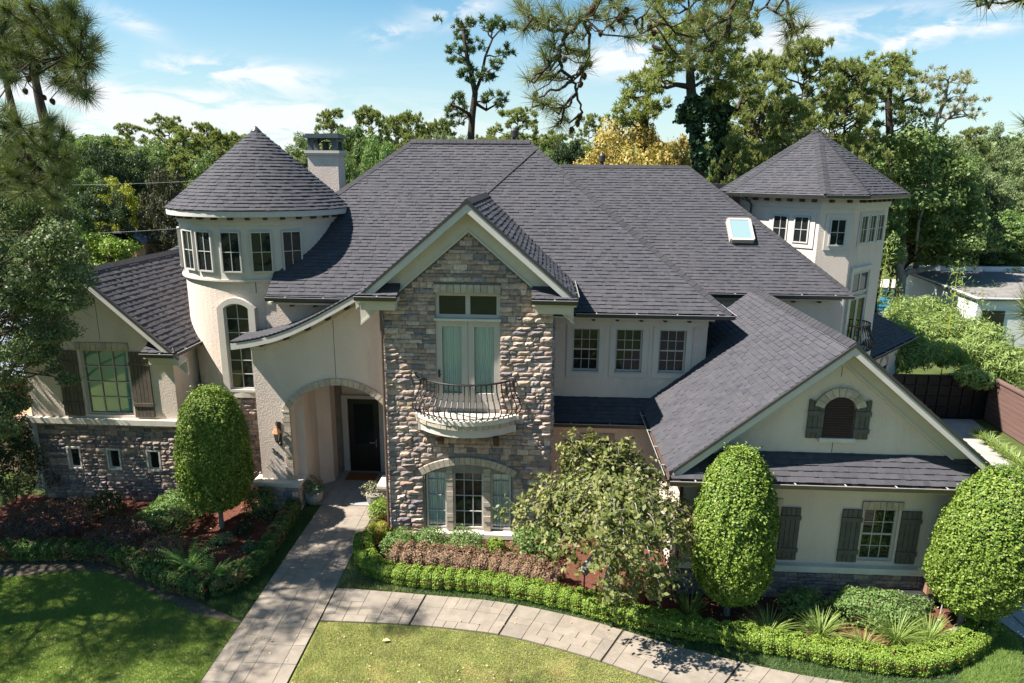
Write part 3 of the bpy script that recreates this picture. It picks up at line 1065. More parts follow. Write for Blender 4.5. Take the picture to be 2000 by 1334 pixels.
def build_main_roofs():
    ridge_y = 25.44
    shingle_roof([[(-8.31, 19.7, mz(19.7)), (-2.02, 19.7, mz(19.7)), (-2.02, ridge_y, mz(ridge_y)), (-4.93, ridge_y, mz(ridge_y)), (-8.31, 22.06, mz(22.06))],
                  [(-2.02, 19.7, mz(19.7)), (-1.0, SY, SZ), (5.36, SY, SZ), (-0.64, ridge_y, mz(ridge_y)), (-2.02, ridge_y, mz(ridge_y))]], 1,
                 origin=Vector((0, SY, SZ)))
    # far slopes, out of sight from the front
    b = B()
    b.prism([(-4.93, 25.44, 11.43), (-0.64, 25.44, 11.43), (5.36, 31.4, 6.5), (-10.9, 31.4, 6.5)], (0, 0, -0.1))
    b.prism([(5.36, SY, SZ - 0.02), (5.36, 31.4, 6.48), (-0.64, 25.44, 11.43)], (0, 0, -0.1))
    b.prism([(-8.31, 22.06, mz(22.06) - 0.02), (-10.97, 31.4, 6.48), (-4.93, 25.44, 11.43)], (0, 0, -0.1))
    b.build('roof', 'shingle', HOUSE)
    nS = Vector((0, -0.82, 1)).normalized()
    nE = Vector((0.82, 0, 1)).normalized()
    nW = Vector((-0.82, 0, 1)).normalized()
    nN = Vector((0, 0.82, 1)).normalized()
    ridge_caps((-0.64, 25.44, mz(25.44)), (-4.93, 25.44, mz(25.44)), 0.30, nS, nN, lift=0.085)
    ridge_caps((5.36, SY, SZ), (-0.64, 25.44, mz(25.44)), 0.34, nS, nE)
    ridge_caps((-8.31, 22.06, mz(22.06)), (-4.93, 25.44, mz(25.44)), 0.34, nS, nW)
    # raised hip cap that climbs from the gable ridge to the peak
    ridge_caps((-1.98, 23.27, mz(23.27)), (-0.36, 25.12, mz(25.12)), 0.26, nS, nS, lift=0.045)
    # rear roof with skylight
    def rz(Y): return 6.36 + 0.866 * (Y - 24)
    shingle_roof([[(0.4, 24, 6.36), (10.74, 24, 6.36), (5.74, 29, rz(29)), (0.4, 29, rz(29))]], 2)
    nS2 = Vector((0, -0.866, 1)).normalized()
    b = B()
    b.prism([(0.4, 29, rz(29) - 0.02), (5.74, 29, rz(29) - 0.02), (10.74, 34, 6.34), (0.4, 34, 6.34)], (0, 0, -0.1))
    b.prism([(10.74, 24, 6.34), (10.74, 34, 6.34), (5.74, 29, rz(29) - 0.02)], (0, 0, -0.1))
    b.build('roof', 'shingle', HOUSE)
    ridge_caps((0.6, 29, rz(29)), (5.74, 29, rz(29)), 0.30, nS2, Vector((0, .866, 1)).normalized(), lift=0.05)
    ridge_caps((10.74, 24, 6.36), (5.74, 29, rz(29)), 0.30, nS2, Vector((.866, 0, 1)).normalized())
    gutter((4.9, 24.0, 6.36), (10.74, 24.0, 6.36), (0, -1, 0))
    # skylight
    u, v, n = Vector((1, 0, 0)), Vector((0, 1, 0.866)).normalized(), nS2
    c = Vector((7.24, 26.22, rz(26.22)))
    hw, hv = 0.40, 0.52
    fb = B()
    for (p, q) in (((-hw, -hv), (hw, -hv)), ((hw, -hv), (hw, hv)), ((hw, hv), (-hw, hv)), ((-hw, hv), (-hw, -hv))):
        fb.beam(c + u * p[0] + v * p[1] + n * 0.10, c + u * q[0] + v * q[1] + n * 0.10, 0.09, 0.24, n)
    s = fb.build('skylight', 'white_trim', HOUSE)
    B().prism([c + u * a_ + v * b_ + n * 0.19 for a_, b_ in ((-hw + .03, -hv + .03), (hw - .03, -hv + .03), (hw - .03, hv - .03), (-hw + .03, hv - .03))], n * 0.012).build('pane', 'skylight_glass', s)
    # bay gable
    za, sl_ = 9.70, 0.86
    def gz(x): return za - sl_ * abs(x + 2.02)
    def vy(x): return SY + (gz(x) - SZ) / 0.82
    xr, xl = 0.78, -4.98
    Yf = 17.52
    for xe, sd in ((xr, 3), (xl, 4)):
        poly = [(-2.02, Yf, za), (xe, Yf, gz(xe)), (xe, vy(xe), gz(xe)), (-2.02, vy(-2.02), za)]
        shingle_roof([poly if xe > -2 else poly[::-1]], sd)
        rake((-2.02, za), (xe, gz(xe)), Yf - 0.03, 17.96, frieze=(0.13, 0.62), hgt=0.17)
    nR, nL = Vector((sl_, 0, 1)).normalized(), Vector((-sl_, 0, 1)).normalized()
    ridge_caps((-2.02, Yf - 0.02, za), (-2.02, vy(-2.02) + 0.1, za), 0.30, nL, nR, lift=0.05)
    gutter((xr, Yf, gz(xr)), (xr, vy(xr) - 0.1, gz(xr)), (1, 0, 0))
    eave_return(-4.98, -3.86, 17.42, 17.92, 7.24, 7.50, 21, (0.36, 0))
    eave_return(-0.34, 0.86, 17.42, 17.92, 7.22, 7.48, 22, (0, 0.36))
    # main eave gutters, soffit, rafter tails
    gutter((-8.31, 19.7, mz(19.7)), (-5.4, 19.7, mz(19.7)), (0, -1, 0))
    gutter((0.9, SY, SZ), (5.40, SY, SZ), (0, -1, 0))
    gutter((5.36, SY - 0.05, SZ), (5.36, 24.0, SZ), (1, 0, 0))
    B().box(0.26, 4.9, SY + 0.06, 20.0, 6.30, 6.36).build('soffit', 'trim', HOUSE)
    B().box(0.26, 4.84, 19.93, 19.997, 6.02, 6.30).build('frieze', 'trim', HOUSE)
    rafter_tails([(0.75 + 0.70 * k, 19.95, 6.24) for k in range(7)], (0, -1, 0))
    B().box(-8.3, -4.6, 19.76, 20.3, 6.50, 6.56).build('soffit', 'trim', HOUSE)
    rafter_tails([(-7.7 + 0.72 * k, 20.26, 6.44) for k in range(4)], (0, -1, 0))
    # roof vents
    for x, Y in ((-1.22, 25.75), (2.25, 29.3)):
        z = mz(25.44) if Y < 27 else rz(29)
        b = B()
        b.lathe([(0.001, -0.5), (0.075, -0.5), (0.075, 0.20), (0.13, 0.20), (0.13, 0.42), (0.08, 0.50), (0.001, 0.50)], (x, Y, z), 10)
        b.build('roof_vent', 'black_plastic', HOUSE)


def build_bay():
    holes = [(-2.95, -1.19, 6.56, 7.27), (-2.95, -1.19, 3.98, 6.50)]
    R_i, zc = 2.55, -0.22
    def arch(x): return zc + math.sqrt(R_i ** 2 - (x + 2.09) ** 2)
    core = B()
    Yc = 18.0
    def top(x): return 9.70 - 0.86 * abs(x + 2.02) - 0.42
    # mortar bed behind the stones, with the openings left free
    lw = (-3.34, -0.84, 0.17)
    wall('stone_wall', 'mortar', Yc, -4.36, 0.24, 0.0, top,
         holes=[holes[0], holes[1], (-3.34, -0.84, 0.17, 2.02)], breaks=(-2.02, -3.34, -0.84), depth=0.3)
    # side faces
    B().box(-4.36, -4.20, Yc + 0.003, 20.2, 0, 7.1).build('wall', 'stucco', HOUSE)
    B().box(0.08, 0.24, Yc + 0.003, 20.2, 0, 7.1).build('wall', 'stucco', HOUSE)

    def toprange(z):
        k = (9.70 - 0.80 - z) / 0.86 - 0.02
        return max(-4.36, -2.02 - k), min(0.24, -2.02 + k)
    hs = holes + [(-2.97, -1.17, 7.27, 7.50)]
    # stones step around the arched head
    for k in range(10):
        t = k / 10.0
        zlo = 2.02 + 0.55 * t
        zo = zlo + 0.055
        half = 1.26 if zo < 2.02 else math.sqrt(max(0.0, (R_i + 0.21) ** 2 - (zo - zc - 0.03) ** 2))
        if half > 0.05:
            hs.append((-2.09 - half, -2.09 + half, zlo, zo))
    hs.append((-3.40, -0.78, 0.06, 2.02))
    stone_rows(-4.36, 0.24, 0.0, 9.0, free_ranges(-4.36, 0.24, hs, toprange), 5, flat(Yc), key='bay')
    # corner returns of stone
    stone_rows(Yc, 19.9, 0.0, 6.3, free_ranges(Yc, 19.9, []), 6, lambda q: (0.24, q, R(90)), key='bayside')
    stone_rows(Yc, 19.4, 0.0, 7.0, free_ranges(Yc, 19.4, []), 7, lambda q: (-4.36, q, R(-90)), key='bayside')
    # lower triple window
    xf = facing(Yc)
    ap = B(xf)
    n = 14
    for i in range(n):
        p, q = -3.36 + 2.54 * i / n, -3.36 + 2.54 * (i + 1) / n
        ap.add([(p, 0.005, arch(p) - 0.02), (q, 0.005, arch(q) - 0.02), (q, 0.005, arch(q) + 0.2), (p, 0.005, arch(p) + 0.2)], [(0, 1, 2, 3)])
    arc = ap.build('arch', 'mortar', HOUSE)
    a = math.asin(1.36 / (R_i + 0.1))
    voussoirs(xf, -2.09, zc, R_i, R_i + 0.21, -a, a, 19, arc, (-0.10, 0.06))
    curt = dict(glass='glass_clear', back='curtain', depth=0.14)
    window(facing(Yc + 0.10), -3.32, -2.72, 0.24, 2.3, 2, 4, top=lambda x: arch(x) - 0.01, label='arched side light with pale curtains behind', **curt)
    window(facing(Yc + 0.10), -2.53, -1.65, 0.24, 2.3, 3, 4, top=lambda x: arch(x) - 0.01)
    window(facing(Yc + 0.10), -1.44, -0.86, 0.24, 2.3, 2, 4, top=lambda x: arch(x) - 0.01, **curt)
    for x0, x1 in ((-2.72, -2.53), (-1.65, -1.44)):
        pb = B(xf)
        pb.box(x0 + 0.015, x1 - 0.015, 0.03, 0.3, 0.20, arch((x0 + x1) / 2) - 0.02)
        pp = pb.build('pier', 'mortar', HOUSE)
        z = 0.22
        while z < arch((x0 + x1) / 2) - 0.1:
            h = rnd.uniform(0.12, 0.2)
            h = min(h, arch((x0 + x1) / 2) - 0.03 - z)
            B(xf).box(x0 + 0.004, x1 - 0.004, -0.03 + rnd.uniform(-0.015, 0.015), 0.2, z + 0.005, z + h - 0.005).build('brick', 'brick_trim', pp)
            z += h
    B(xf).box(-3.46, -0.72, -0.20, 0.16, 0.06, 0.20).build('sill', 'cast_stone', HOUSE)
    # transom and french doors
    window(facing(Yc + 0.06), -2.95, -1.19, 6.56, 7.27, 2, 1, frame=0.10, mun=0.13, mat='white_trim')
    lintel(xf, -2.97, -1.17, 7.275, 7.495, 10, (-0.12, 0.04))
    B(xf).box(-2.98, -1.16, -0.09, 0.1, 6.498, 6.557).build('sill', 'cast_stone', HOUSE)
    dw = [(-2.95, -2.075), (-2.065, -1.19)]
    for x0, x1 in dw:
        w = window(facing(Yc + 0.07), x0, x1, 3.98, 6.49, 1, 1, frame=0.17, glass='glass_clear', mat='white_trim', back='curtain', depth=0.10, name='balcony_door', y0=-0.06)
        B(facing(Yc + 0.07)).box(x0 + 0.17, x1 - 0.17, -0.05, 0.09, 4.15, 4.42).build('kick_panel', 'white_trim', w)
    hb = B(facing(Yc + 0.0))
    hb.tube([(-2.87, -0.03, 4.98), (-2.87, -0.07, 4.98), (-2.80, -0.07, 4.98)], 0.014, 6)
    hb.box(-2.895, -2.845, -0.02, 0.005, 4.88, 5.10)
    hb.build('door_handle', 'iron', HOUSE)
    # balcony
    cx, half, sag, Yw = -2.10, 1.42, 0.72, 17.95
    Rb = (half ** 2 + sag ** 2) / (2 * sag)
    am = math.asin(half / Rb)

    def plan(s, off=0.0):
        t = am * s
        return (cx + (Rb + off) * math.sin(t), Yw + (Rb - sag) - (Rb + off) * math.cos(t))

    def slab(z0, z1, off):
        pts = [plan(-1 + 2 * k / 24, off) for k in range(25)]
        pts = [(x, min(y, Yw - 0.12)) for x, y in pts]
        poly = [(x, y, z0) for x, y in pts] + [(pts[-1][0], Yw + 0.02, z0), (pts[0][0], Yw + 0.02, z0)]
        return B().prism(poly, (0, 0, z1 - z0))
    bal = slab(3.75, 3.87, 0.03).build('balcony', 'cast_stone', HOUSE)
    slab(3.38, 3.60, -0.06).build('slab', 'trim', bal)
    slab(3.60, 3.752, -0.05).build('slab', 'mortar', bal)
    nb = 20
    for k in range(nb):
        s0, s1 = -1 + 2 * (k + 0.03) / nb, -1 + 2 * (k + 0.97) / nb
        dy = rnd.uniform(-0.01, 0.015)
        q = [plan(s0, 0.01 + dy), plan(s1, 0.01 + dy), plan(s1, -0.10), plan(s0, -0.10)]
        B().prism([(x, min(y, Yw), 3.615) for x, y in q], (0, 0, 0.125)).build('brick', 'brick_trim', bal)
    for x in (-2.83, -1.27):
        B().prism([(x - 0.07, 17.94, 3.36), (x - 0.07, 17.42, 3.36), (x - 0.07, 17.46, 3.20), (x - 0.07, 17.66, 3.08), (x - 0.07, 17.82, 2.96), (x - 0.07, 17.94, 2.92)], (0.14, 0, 0)).build('bracket', 'wood_dark', HOUSE)
    rail = B()
    pts = [plan(-1, -0.10)] and [(*plan(-1 + 2 * k / 30, -0.13), 4.86) for k in range(31)]
    pts = [(pts[0][0] - 0.02, Yw + 0.0, 4.86)] + [(x, min(y, Yw - 0.08), z) for x, y, z in pts] + [(pts[-1][0] + 0.02, Yw + 0.0, 4.86)]
    rail.tube(pts, 0.028, 6)
    low = [(x, y, 3.93) for x, y, z in [(*plan(-1 + 2 * k / 30, 0.0), 0) for k in range(31)]]
    low = [(x, min(y, Yw - 0.08), z) for x, y, z in low]
    rail.tube(low, 0.014, 5)
    rail.tube([(pts[0][0], 17.96, 4.86), (pts[0][0] - 0.05, 17.9, 4.93), (pts[0][0] - 0.10, 17.92, 4.99), (pts[0][0] - 0.06, 17.94, 5.03)], 0.018, 5)
    rail.build('railing', 'iron', bal)
    nbal = 21
    for k in range(nbal):
        s = -0.97 + 1.94 * k / (nbal - 1)
        prof = [(-0.13, 4.86), (-0.13, 4.72), (-0.10, 4.58), (-0.02, 4.44), (0.10, 4.28), (0.15, 4.16), (0.15, 4.08), (0.10, 3.99), (0.0, 3.93), (-0.01, 3.875)]
        P = [(*plan(s, o), z) for o, z in prof]
        P = [(x, min(y, Yw - 0.05), z) for x, y, z in P]
        bb = B().tube(P, 0.019, 5)
        bb.lathe([(0.001, -0.03), (0.024, -0.02), (0.024, 0.02), (0.001, 0.03)], P[3], 6)
        bb.build('baluster', 'iron', bal)
    downspout([(-4.72, 17.5, 7.12), (-4.55, 17.75, 7.0), (-4.42, 17.90, 6.8), (-4.42, 17.92, 3.0), (-4.42, 17.92, 0.15)], 'gutter_brown', 0.04)


def build_turret():
    cx, cy, r = -9.47, 22.7, 2.5

    def ring(r0, r1, z0, z1, a0=-180, a1=180, n=72):
        b = B()
        for k in range(n):
            p, q = R(a0 + (a1 - a0) * k / n), R(a0 + (a1 - a0) * (k + 1) / n)
            pts = [(cx + rr * math.sin(t), cy - rr * math.cos(t), z) for z in (z0, z1) for rr, t in ((r0, p), (r0, q), (r1, q), (r1, p))]
            f = [(2, 3, 7, 6), (0, 3, 2, 1), (4, 5, 6, 7)]
            b.add(pts, f)
        return b
    ring(2.2, r, 3.4, 9.2).build('turret_wall', 'stucco', HOUSE, smooth=False)
    ring(2.3, r + 0.055, 7.16, 8.86).build('turret_band', 'trim', HOUSE)
    ring(2.3, r + 0.10, 7.10, 7.16).build('moulding', 'trim', HOUSE)
    ring(2.3, r + 0.10, 8.80, 8.90).build('moulding', 'trim', HOUSE)
    ring(2.3, r + 0.14, 8.90, 9.05).build('frieze', 'trim', HOUSE)
    ring(2.3, r + 0.02, 0.0, 3.42).build('turret_base', 'mortar', HOUSE)
    ring(2.3, r + 0.14, 3.42, 3.60).build('ledge', 'cast_stone', HOUSE)
    def pos(x):
        t = x / (r + 0.02)
        return (cx + (r + 0.02) * math.sin(t), cy - (r + 0.02) * math.cos(t), t)
    stone_rows(-1.9, 1.72, 0.0, 3.42, free_ranges(-1.9, 1.72, []), 8, pos, key='turret')
    ring(2.45, 2.86, 9.10, 9.16).build('soffit', 'trim', HOUSE)
    ring(2.83, 2.88, 9.05, 9.225).build('fascia_ring', 'fascia', HOUSE)
    for k in range(-9, 10):
        t = R(k * 10.5 + 3)
        d = Vector((math.sin(t), -math.cos(t), 0))
        p = Vector((cx, cy, 9.03)) + d * 2.55
        B().beam(p, p + d * 0.26, 0.12, 0.13).build('rafter_tail', 'wood_dark', HOUSE)
    # cone
    apex = 11.74
    re, ze = 2.90, 9.235
    b = B()
    n = 64
    vs = [(cx + (re - 0.01) * math.sin(2 * math.pi * k / n), cy - (re - 0.01) * math.cos(2 * math.pi * k / n), ze - 0.015) for k in range(n)] + [(cx, cy, apex - 0.01), (cx, cy, ze - 0.05)]
    b.add(vs, [(k, (k + 1) % n, n) for k in range(n)] + [((k + 1) % n, k, n + 1) for k in range(n)])
    b.build('turret_roof', 'deck', HOUSE)
    sl_ = math.hypot(re, apex - ze)
    camp = Vector((0, 0, CAM_H))
    rows = int(sl_ / 0.15)
    for j in range(rows):
        rg = random.Random(5000 + j)
        v0, v1 = j * 0.15, (j + 1) * 0.15 + 0.012
        ra = re * (1 - v0 / sl_)
        t = -math.pi + rg.uniform(0, 0.2)
        end = t + 2 * math.pi
        while t < end - 1e-4:
            w = rg.choice((0.12, 0.15, 0.18, 0.22)) / max(ra, 0.12)
            w = min(w, end - t, 0.9)
            lift = rg.uniform(0, 0.004) + (0.012 if rg.random() < 0.5 else 0)
            g = 0.001 / max(ra, 0.1)

            def pt(v, tt, h):
                rr = re * (1 - v / sl_)
                z = ze + (apex - ze) * v / sl_
                nrm = Vector((math.sin(tt) * (apex - ze), -math.cos(tt) * (apex - ze), re)).normalized()
                return Vector((cx + rr * math.sin(tt), cy - rr * math.cos(tt), z)) + nrm * h
            v1c = min(v1, sl_ - 0.01)
            dv = rg.uniform(-0.006, 0.006)
            tp = [pt(v0 + dv, t + g, 0.024 + lift), pt(v0 + dv, t + w - g, 0.024 + lift), pt(v1c, t + w - g, 0.006), pt(v1c, t + g, 0.006)]
            bt = [pt(v0 + dv, t + g, -0.01), pt(v0 + dv, t + w - g, -0.01), pt(v1c, t + w - g, -0.01), pt(v1c, t + g, -0.01)]
            nrm = (tp[1] - tp[0]).cross(tp[3] - tp[0]).normalized()
            cen = sum(tp, Vector((0, 0, 0))) / 4
            dd = cen - camp
            wgt = (tp[1] - tp[0]).length * 0.15 * max(0, -dd.normalized().dot(nrm)) / dd.length_squared
            if wgt > 0 or j % 2 == 0 or True:
                SH.append((wgt, [tuple(p) for p in tp + bt], [(0, 1, 2, 3), (1, 0, 4, 5), (2, 1, 5, 6), (0, 3, 7, 4)]))
            t += w
    B().lathe([(0.16, -0.10), (0.05, 0.02), (0.001, 0.06)], (cx, cy, apex), 12).build('finial_cap', 'gutter', HOUSE)
    # upper windows every 20 degrees
    for a in (-60, -36, -19.5, 0.5, 20.3, 40.2):
        t = R(a)
        ox, oy = cx + (r + 0.035) * math.sin(t), cy - (r + 0.035) * math.cos(t)
        window(turned(ox + 0.06 * math.sin(t), oy - 0.06 * math.cos(t), t), -0.31, 0.31, 7.38, 8.62, 2, 2, frame=0.045, depth=0.06, y0=-0.03)
    B().box(cx + 0.62, cx + 0.635, cy - 2.43, cy - 2.415, 6.75, 7.08).build('control_joint', 'joint', HOUSE)
    # tall stair window in its surround
    xf = facing(20.12)
    x0, x1 = -9.84, -9.06
    def at(x): return 6.20 + math.sqrt(max(0, 0.62 ** 2 - (x + 9.45) ** 2)) - 0.38
    b = B(xf)
    z0 = 3.60
    b.box(x0 - 0.20, x0, -0.06, 0.5, z0, 6.28)
    b.box(x1, x1 + 0.20, -0.06, 0.5, z0, 6.28)
    nseg = 12
    for i in range(nseg):
        p, q = x0 - 0.20 + (x1 - x0 + 0.40) * i / nseg, x0 - 0.20 + (x1 - x0 + 0.40) * (i + 1) / nseg
        def o(x): return 6.28 + 0.34 * (1 - ((x + 9.45) / 0.60) ** 2)
        def inn(x): return max(6.28, at(x)) if x0 <= x <= x1 else 6.28
        b.add([(p, -0.06, inn(p)), (q, -0.06, inn(q)), (q, -0.06, o(q)), (p, -0.06, o(p)), (p, 0.5, inn(p)), (q, 0.5, inn(q)), (q, 0.5, o(q)), (p, 0.5, o(p))],
              [(0, 1, 2, 3), (3, 2, 6, 7), (0, 4, 5, 1)])
    b.box(x0, x1, -0.06, 0.5, z0, 3.68)
    b.build('casing', 'trim', HOUSE)
    w = window(facing(20.18), x0, x1, 3.68, 6.44, 2, 6, top=lambda x: max(6.1, at(x)), frame=0.05, label='tall arched stair window')


def build_left_wing():
    Y = 19.6
    xa, za, sl_ = -13.62, 7.50, 0.925
    def gz(x): return za - sl_ * abs(x - xa)
    xr, xl = -11.02, -16.22
    Yf = 19.12
    for xe, sd in ((xr, 31), (xl, 32)):
        poly = [(xa, Yf, za), (xe, Yf, gz(xe)), (xe, 27.5, gz(xe)), (xa, 27.5, za)]
        shingle_roof([poly if xe > xa else poly[::-1]], sd, expo=0.175)
        rake((xa, za), (xe + (0.16 if xe > xa else -0.02), gz(xe) - (0.15 if xe > xa else 0)), Yf - 0.03, Y, frieze=(0.13, 0.48), hgt=0.15)
    ridge_caps((xa, Yf, za), (xa, 27.5, za), 0.30, Vector((-sl_, 0, 1)).normalized(), Vector((sl_, 0, 1)).normalized(), lift=0.05)
    gutter((xr, Yf, gz(xr)), (xr, 22.0, gz(xr)), (1, 0, 0))
    eave_return(-11.98, -10.94, 19.06, 19.58, gz(xr), gz(xr) + 0.24, 33, (0, 0.36))
    wx0, wx1, wz0, wz1 = -14.26, -12.78, 2.90, 5.02
    wall('wall', 'stucco', Y, -16.1, -11.35, 2.80, lambda x: gz(x) - 0.18, holes=[(wx0, wx1, wz0, wz1)], breaks=(xa,))
    window(facing(Y + 0.10), wx0, wx1, wz0, wz1, 3, 4, glass='glass_clear', back='blind', depth=0.12, mat='white_trim', frame=0.06, mun=0.03, label='wide window with pale blinds under a brick lintel')
    lintel(facing(Y), wx0 - 0.10, wx1 + 0.10, wz1 + 0.003, wz1 + 0.23, 10)
    shutter(facing(Y), -14.98, -14.34, 2.86, 4.98, 'plank_brown', 5)
    shutter(facing(Y), -12.70, -12.08, 2.86, 4.98, 'plank_brown', 5)
    B(facing(Y)).box(-13.55, -13.537, -0.004, 0.01, 5.3, 6.9).build('control_joint', 'joint', HOUSE)
    # side wall to the turret
    B().box(-11.6, -11.35, Y + 0.004, 22.6, 2.80, 5.0).build('wall', 'stucco', HOUSE)
    B().box(-16.1, -15.9, Y + 0.004, 27.4, 0, 5.1).build('wall', 'stucco', HOUSE)
    B().box(-16.22, -11.22, Y - 0.14, Y + 0.3, 2.62, 2.80).build('ledge', 'cast_stone', HOUSE)
    B().box(-11.6, -11.22, Y + 0.3, 21.2, 2.62, 2.80).build('ledge', 'cast_stone', HOUSE)
    sm = [(-15.08, -14.72, 1.10, 1.76), (-13.78, -13.42, 1.10, 1.74), (-12.48, -12.12, 1.10, 1.73)]
    wall('stone_wall', 'mortar', Y, -16.1, -11.35, 0.0, 2.62, holes=sm, depth=0.2)
    b = B()
    b.box(-11.5, -11.35, Y + 0.004, 22.0, 0, 2.62)
    b.build('stone_wall', 'mortar', HOUSE)
    for h in sm:
        w = window(facing(Y + 0.03), *h, 1, 1, frame=0.045, depth=0.08)
        casing(facing(Y - 0.03), *h, 0.05, w, 0.03)
    hs = [(h[0] - 0.06, h[1] + 0.06, h[2] - 0.06, h[3] + 0.06) for h in sm]
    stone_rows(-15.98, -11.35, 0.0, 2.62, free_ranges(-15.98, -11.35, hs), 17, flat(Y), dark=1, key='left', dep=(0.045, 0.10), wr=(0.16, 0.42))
    stone_rows(Y, 21.4, 0.0, 2.62, free_ranges(Y, 21.4, []), 18, lambda s: (-11.35, s, R(90)), key='leftside', dep=(0.045, 0.10))
    B().box(-16.2, -15.99, Y - 0.10, Y + 0.1, 0.45, 2.618).build('corner_board', 'trim', HOUSE)
    B().box(-16.3, -15.9, Y - 0.16, Y + 0.1, 0.36, 0.448).build('corner_cap', 'cast_stone', HOUSE)
    downspout([(-10.92, 21.4, 5.0), (-10.98, 21.2, 4.80), (-11.20, 21.0, 4.70), (-11.24, 21.0, 4.4), (-11.24, 20.9, 2.82)])
    # lower roofs behind the wing
    shingle_roof([[(-17.4, 27.6, 6.3), (-11.8, 27.6, 6.3), (-11.8, 29.6, 7.45), (-15.6, 29.6, 7.45)]], 35, expo=0.2)
    B().box(-17.0, -11.8, 27.9, 31, 0, 6.2).build('wall', 'stucco', HOUSE)


def build_entry():
    Y = 19.4
    P = [(-9.16, 5.52), (-8.6, 5.60), (-7.93, 5.77), (-7.45, 5.94), (-7.03, 6.13), (-6.55, 6.37), (-6.08, 6.64), (-5.7, 6.85), (-5.34, 7.06), (-4.95, 7.24)]
    # finer curve
    C = []
    for i in range(len(P) - 1):
        for k in range(4):
            t = k / 4
            C.append((P[i][0] + (P[i + 1][0] - P[i][0]) * t, P[i][1] + (P[i + 1][1] - P[i][1]) * t))
    C.append(P[-1])
    for _ in range(3):
        C = [C[0]] + [(C[i][0], (C[i - 1][1] + 2 * C[i][1] + C[i + 1][1]) / 4) for i in range(1, len(C) - 1)] + [C[-1]]
    def cz(x):
        if x <= C[0][0]: return C[0][1]
        for (xa, za), (xb, zb) in zip(C, C[1:]):
            if xa <= x <= xb:
                return za + (zb - za) * (x - xa) / (xb - xa)
        return C[-1][1] + (x - C[-1][0]) * 0.46
    Yf, Yb = 18.95, 20.28
    xs = [-9.16 + 0.13 * k for k in range(33)]
    xs = [x for x in xs if x <= -4.9] + [-4.9]
    deck, fas, sof = B(), B(), B()
    for a, c in zip(xs, xs[1:]):
        deck.prism([(a, Yf, cz(a)), (c, Yf, cz(c)), (c, Yf, cz(c) - 0.06), (a, Yf, cz(a) - 0.06)], (0, Yb - Yf, 0))
        fas.prism([(a, Yf - 0.02, cz(a) - 0.05), (c, Yf - 0.02, cz(c) - 0.05), (c, Yf - 0.02, cz(c) - 0.24), (a, Yf - 0.02, cz(a) - 0.24)], (0, 0.05, 0))
        sof.prism([(a, Yf + 0.03, cz(a) - 0.16), (c, Yf + 0.03, cz(c) - 0.16), (c, Yf + 0.03, cz(c) - 0.20), (a, Yf + 0.03, cz(a) - 0.20)], (0, Y - Yf, 0))
    roof = deck.build('entry_roof', 'deck', HOUSE)
    fas.build('fascia', 'fascia', HOUSE)
    sof.build('soffit', 'trim', HOUSE)
    camp = Vector((0, 0, CAM_H))
    for i, (a, c) in enumerate(zip(xs, xs[1:])):
        rg = random.Random(900 + i)
        y = Yf - 0.04 - rg.uniform(0, 0.2)
        while y < Yb:
            w = rg.choice((0.16, 0.2, 0.24, 0.3))
            y0, y1 = max(y, Yf - 0.04), min(y + w, Yb)
            if y1 - y0 > 0.02:
                h0, h1 = 0.022 + rg.uniform(0, 0.008), 0.004
                v = [(a, y0 + .003, cz(a) + h0), (c + 0.01, y0 + .003, cz(c) + h1), (c + 0.01, y1 - .003, cz(c) + h1), (a, y1 - .003, cz(a) + h0),
                     (a, y0 + .003, cz(a) - .01), (c + 0.01, y0 + .003, cz(c) - .01), (c + .01, y1 - .003, cz(c) - .01), (a, y1 - .003, cz(a) - .01)]
                cen = Vector(v[0])
                dd = cen - camp
                SH.append(((c - a) * (y1 - y0) * 0.35 / dd.length_squared, v, [(0, 1, 2, 3), (0, 4, 5, 1), (0, 3, 7, 4), (2, 6, 7, 3)]))
            y += w
    # arch wall
    xL, xR = -8.75, -4.37
    ox0, ox1, spring = -7.74, -4.62, 3.28
    oc, half = (ox0 + ox1) / 2, (ox1 - ox0) / 2
    rise = 0.86
    Ra = (half ** 2 + rise ** 2) / (2 * rise)
    zc = spring + rise - Ra
    def arch(x): return zc + math.sqrt(max(0, Ra ** 2 - (x - oc) ** 2))
    b = B(facing(Y))
    D = 0.42
    n = 40
    xs = [xL, -8.2, ox0] + [ox0 + (ox1 - ox0) * k / n for k in range(1, n)] + [ox1, xR]
    for a, c in zip(xs, xs[1:]):
        inside = a >= ox0 - 1e-6 and c <= ox1 + 1e-6
        za, zb_ = (arch(a), arch(c)) if inside else (0.0, 0.0)
        ta, tb = cz(a) - 0.15, cz(c) - 0.15
        b.add([(a, 0, za), (c, 0, zb_), (c, 0, tb), (a, 0, ta), (a, D, za), (c, D, zb_), (c, D, tb), (a, D, ta)],
              [(0, 1, 2, 3), (7, 6, 5, 4)] + ([(0, 4, 5, 1)] if inside else []))
    for x, s in ((ox0, 1), (ox1, -1), (xL, -1)):
        z1 = spring if x != xL else cz(xL) - 0.15
        b.add([(x, 0, 0), (x, D, 0), (x, D, z1), (x, 0, z1)], [(0, 1, 2, 3)])
    b.build('wall', 'stucco', HOUSE)
    # expansion joint
    B(facing(Y)).box(-6.235, -6.222, -0.004, 0.01, 4.35, cz(-6.23) - 0.42).build('control_joint', 'joint', HOUSE)
    ap = B(facing(Y))
    ap.box(ox0 - 0.2, ox0 - 0.01, -0.012, 0.02, 0.98, spring)
    arc = ap.build('arch', 'mortar', HOUSE)
    a_ = math.asin(min(1, half / Ra))
    voussoirs(facing(Y), oc, zc, Ra, Ra + 0.20, -a_ - 0.03, a_ - 0.01, 22, arc, (-0.06, 0.05))
    z = 0.99
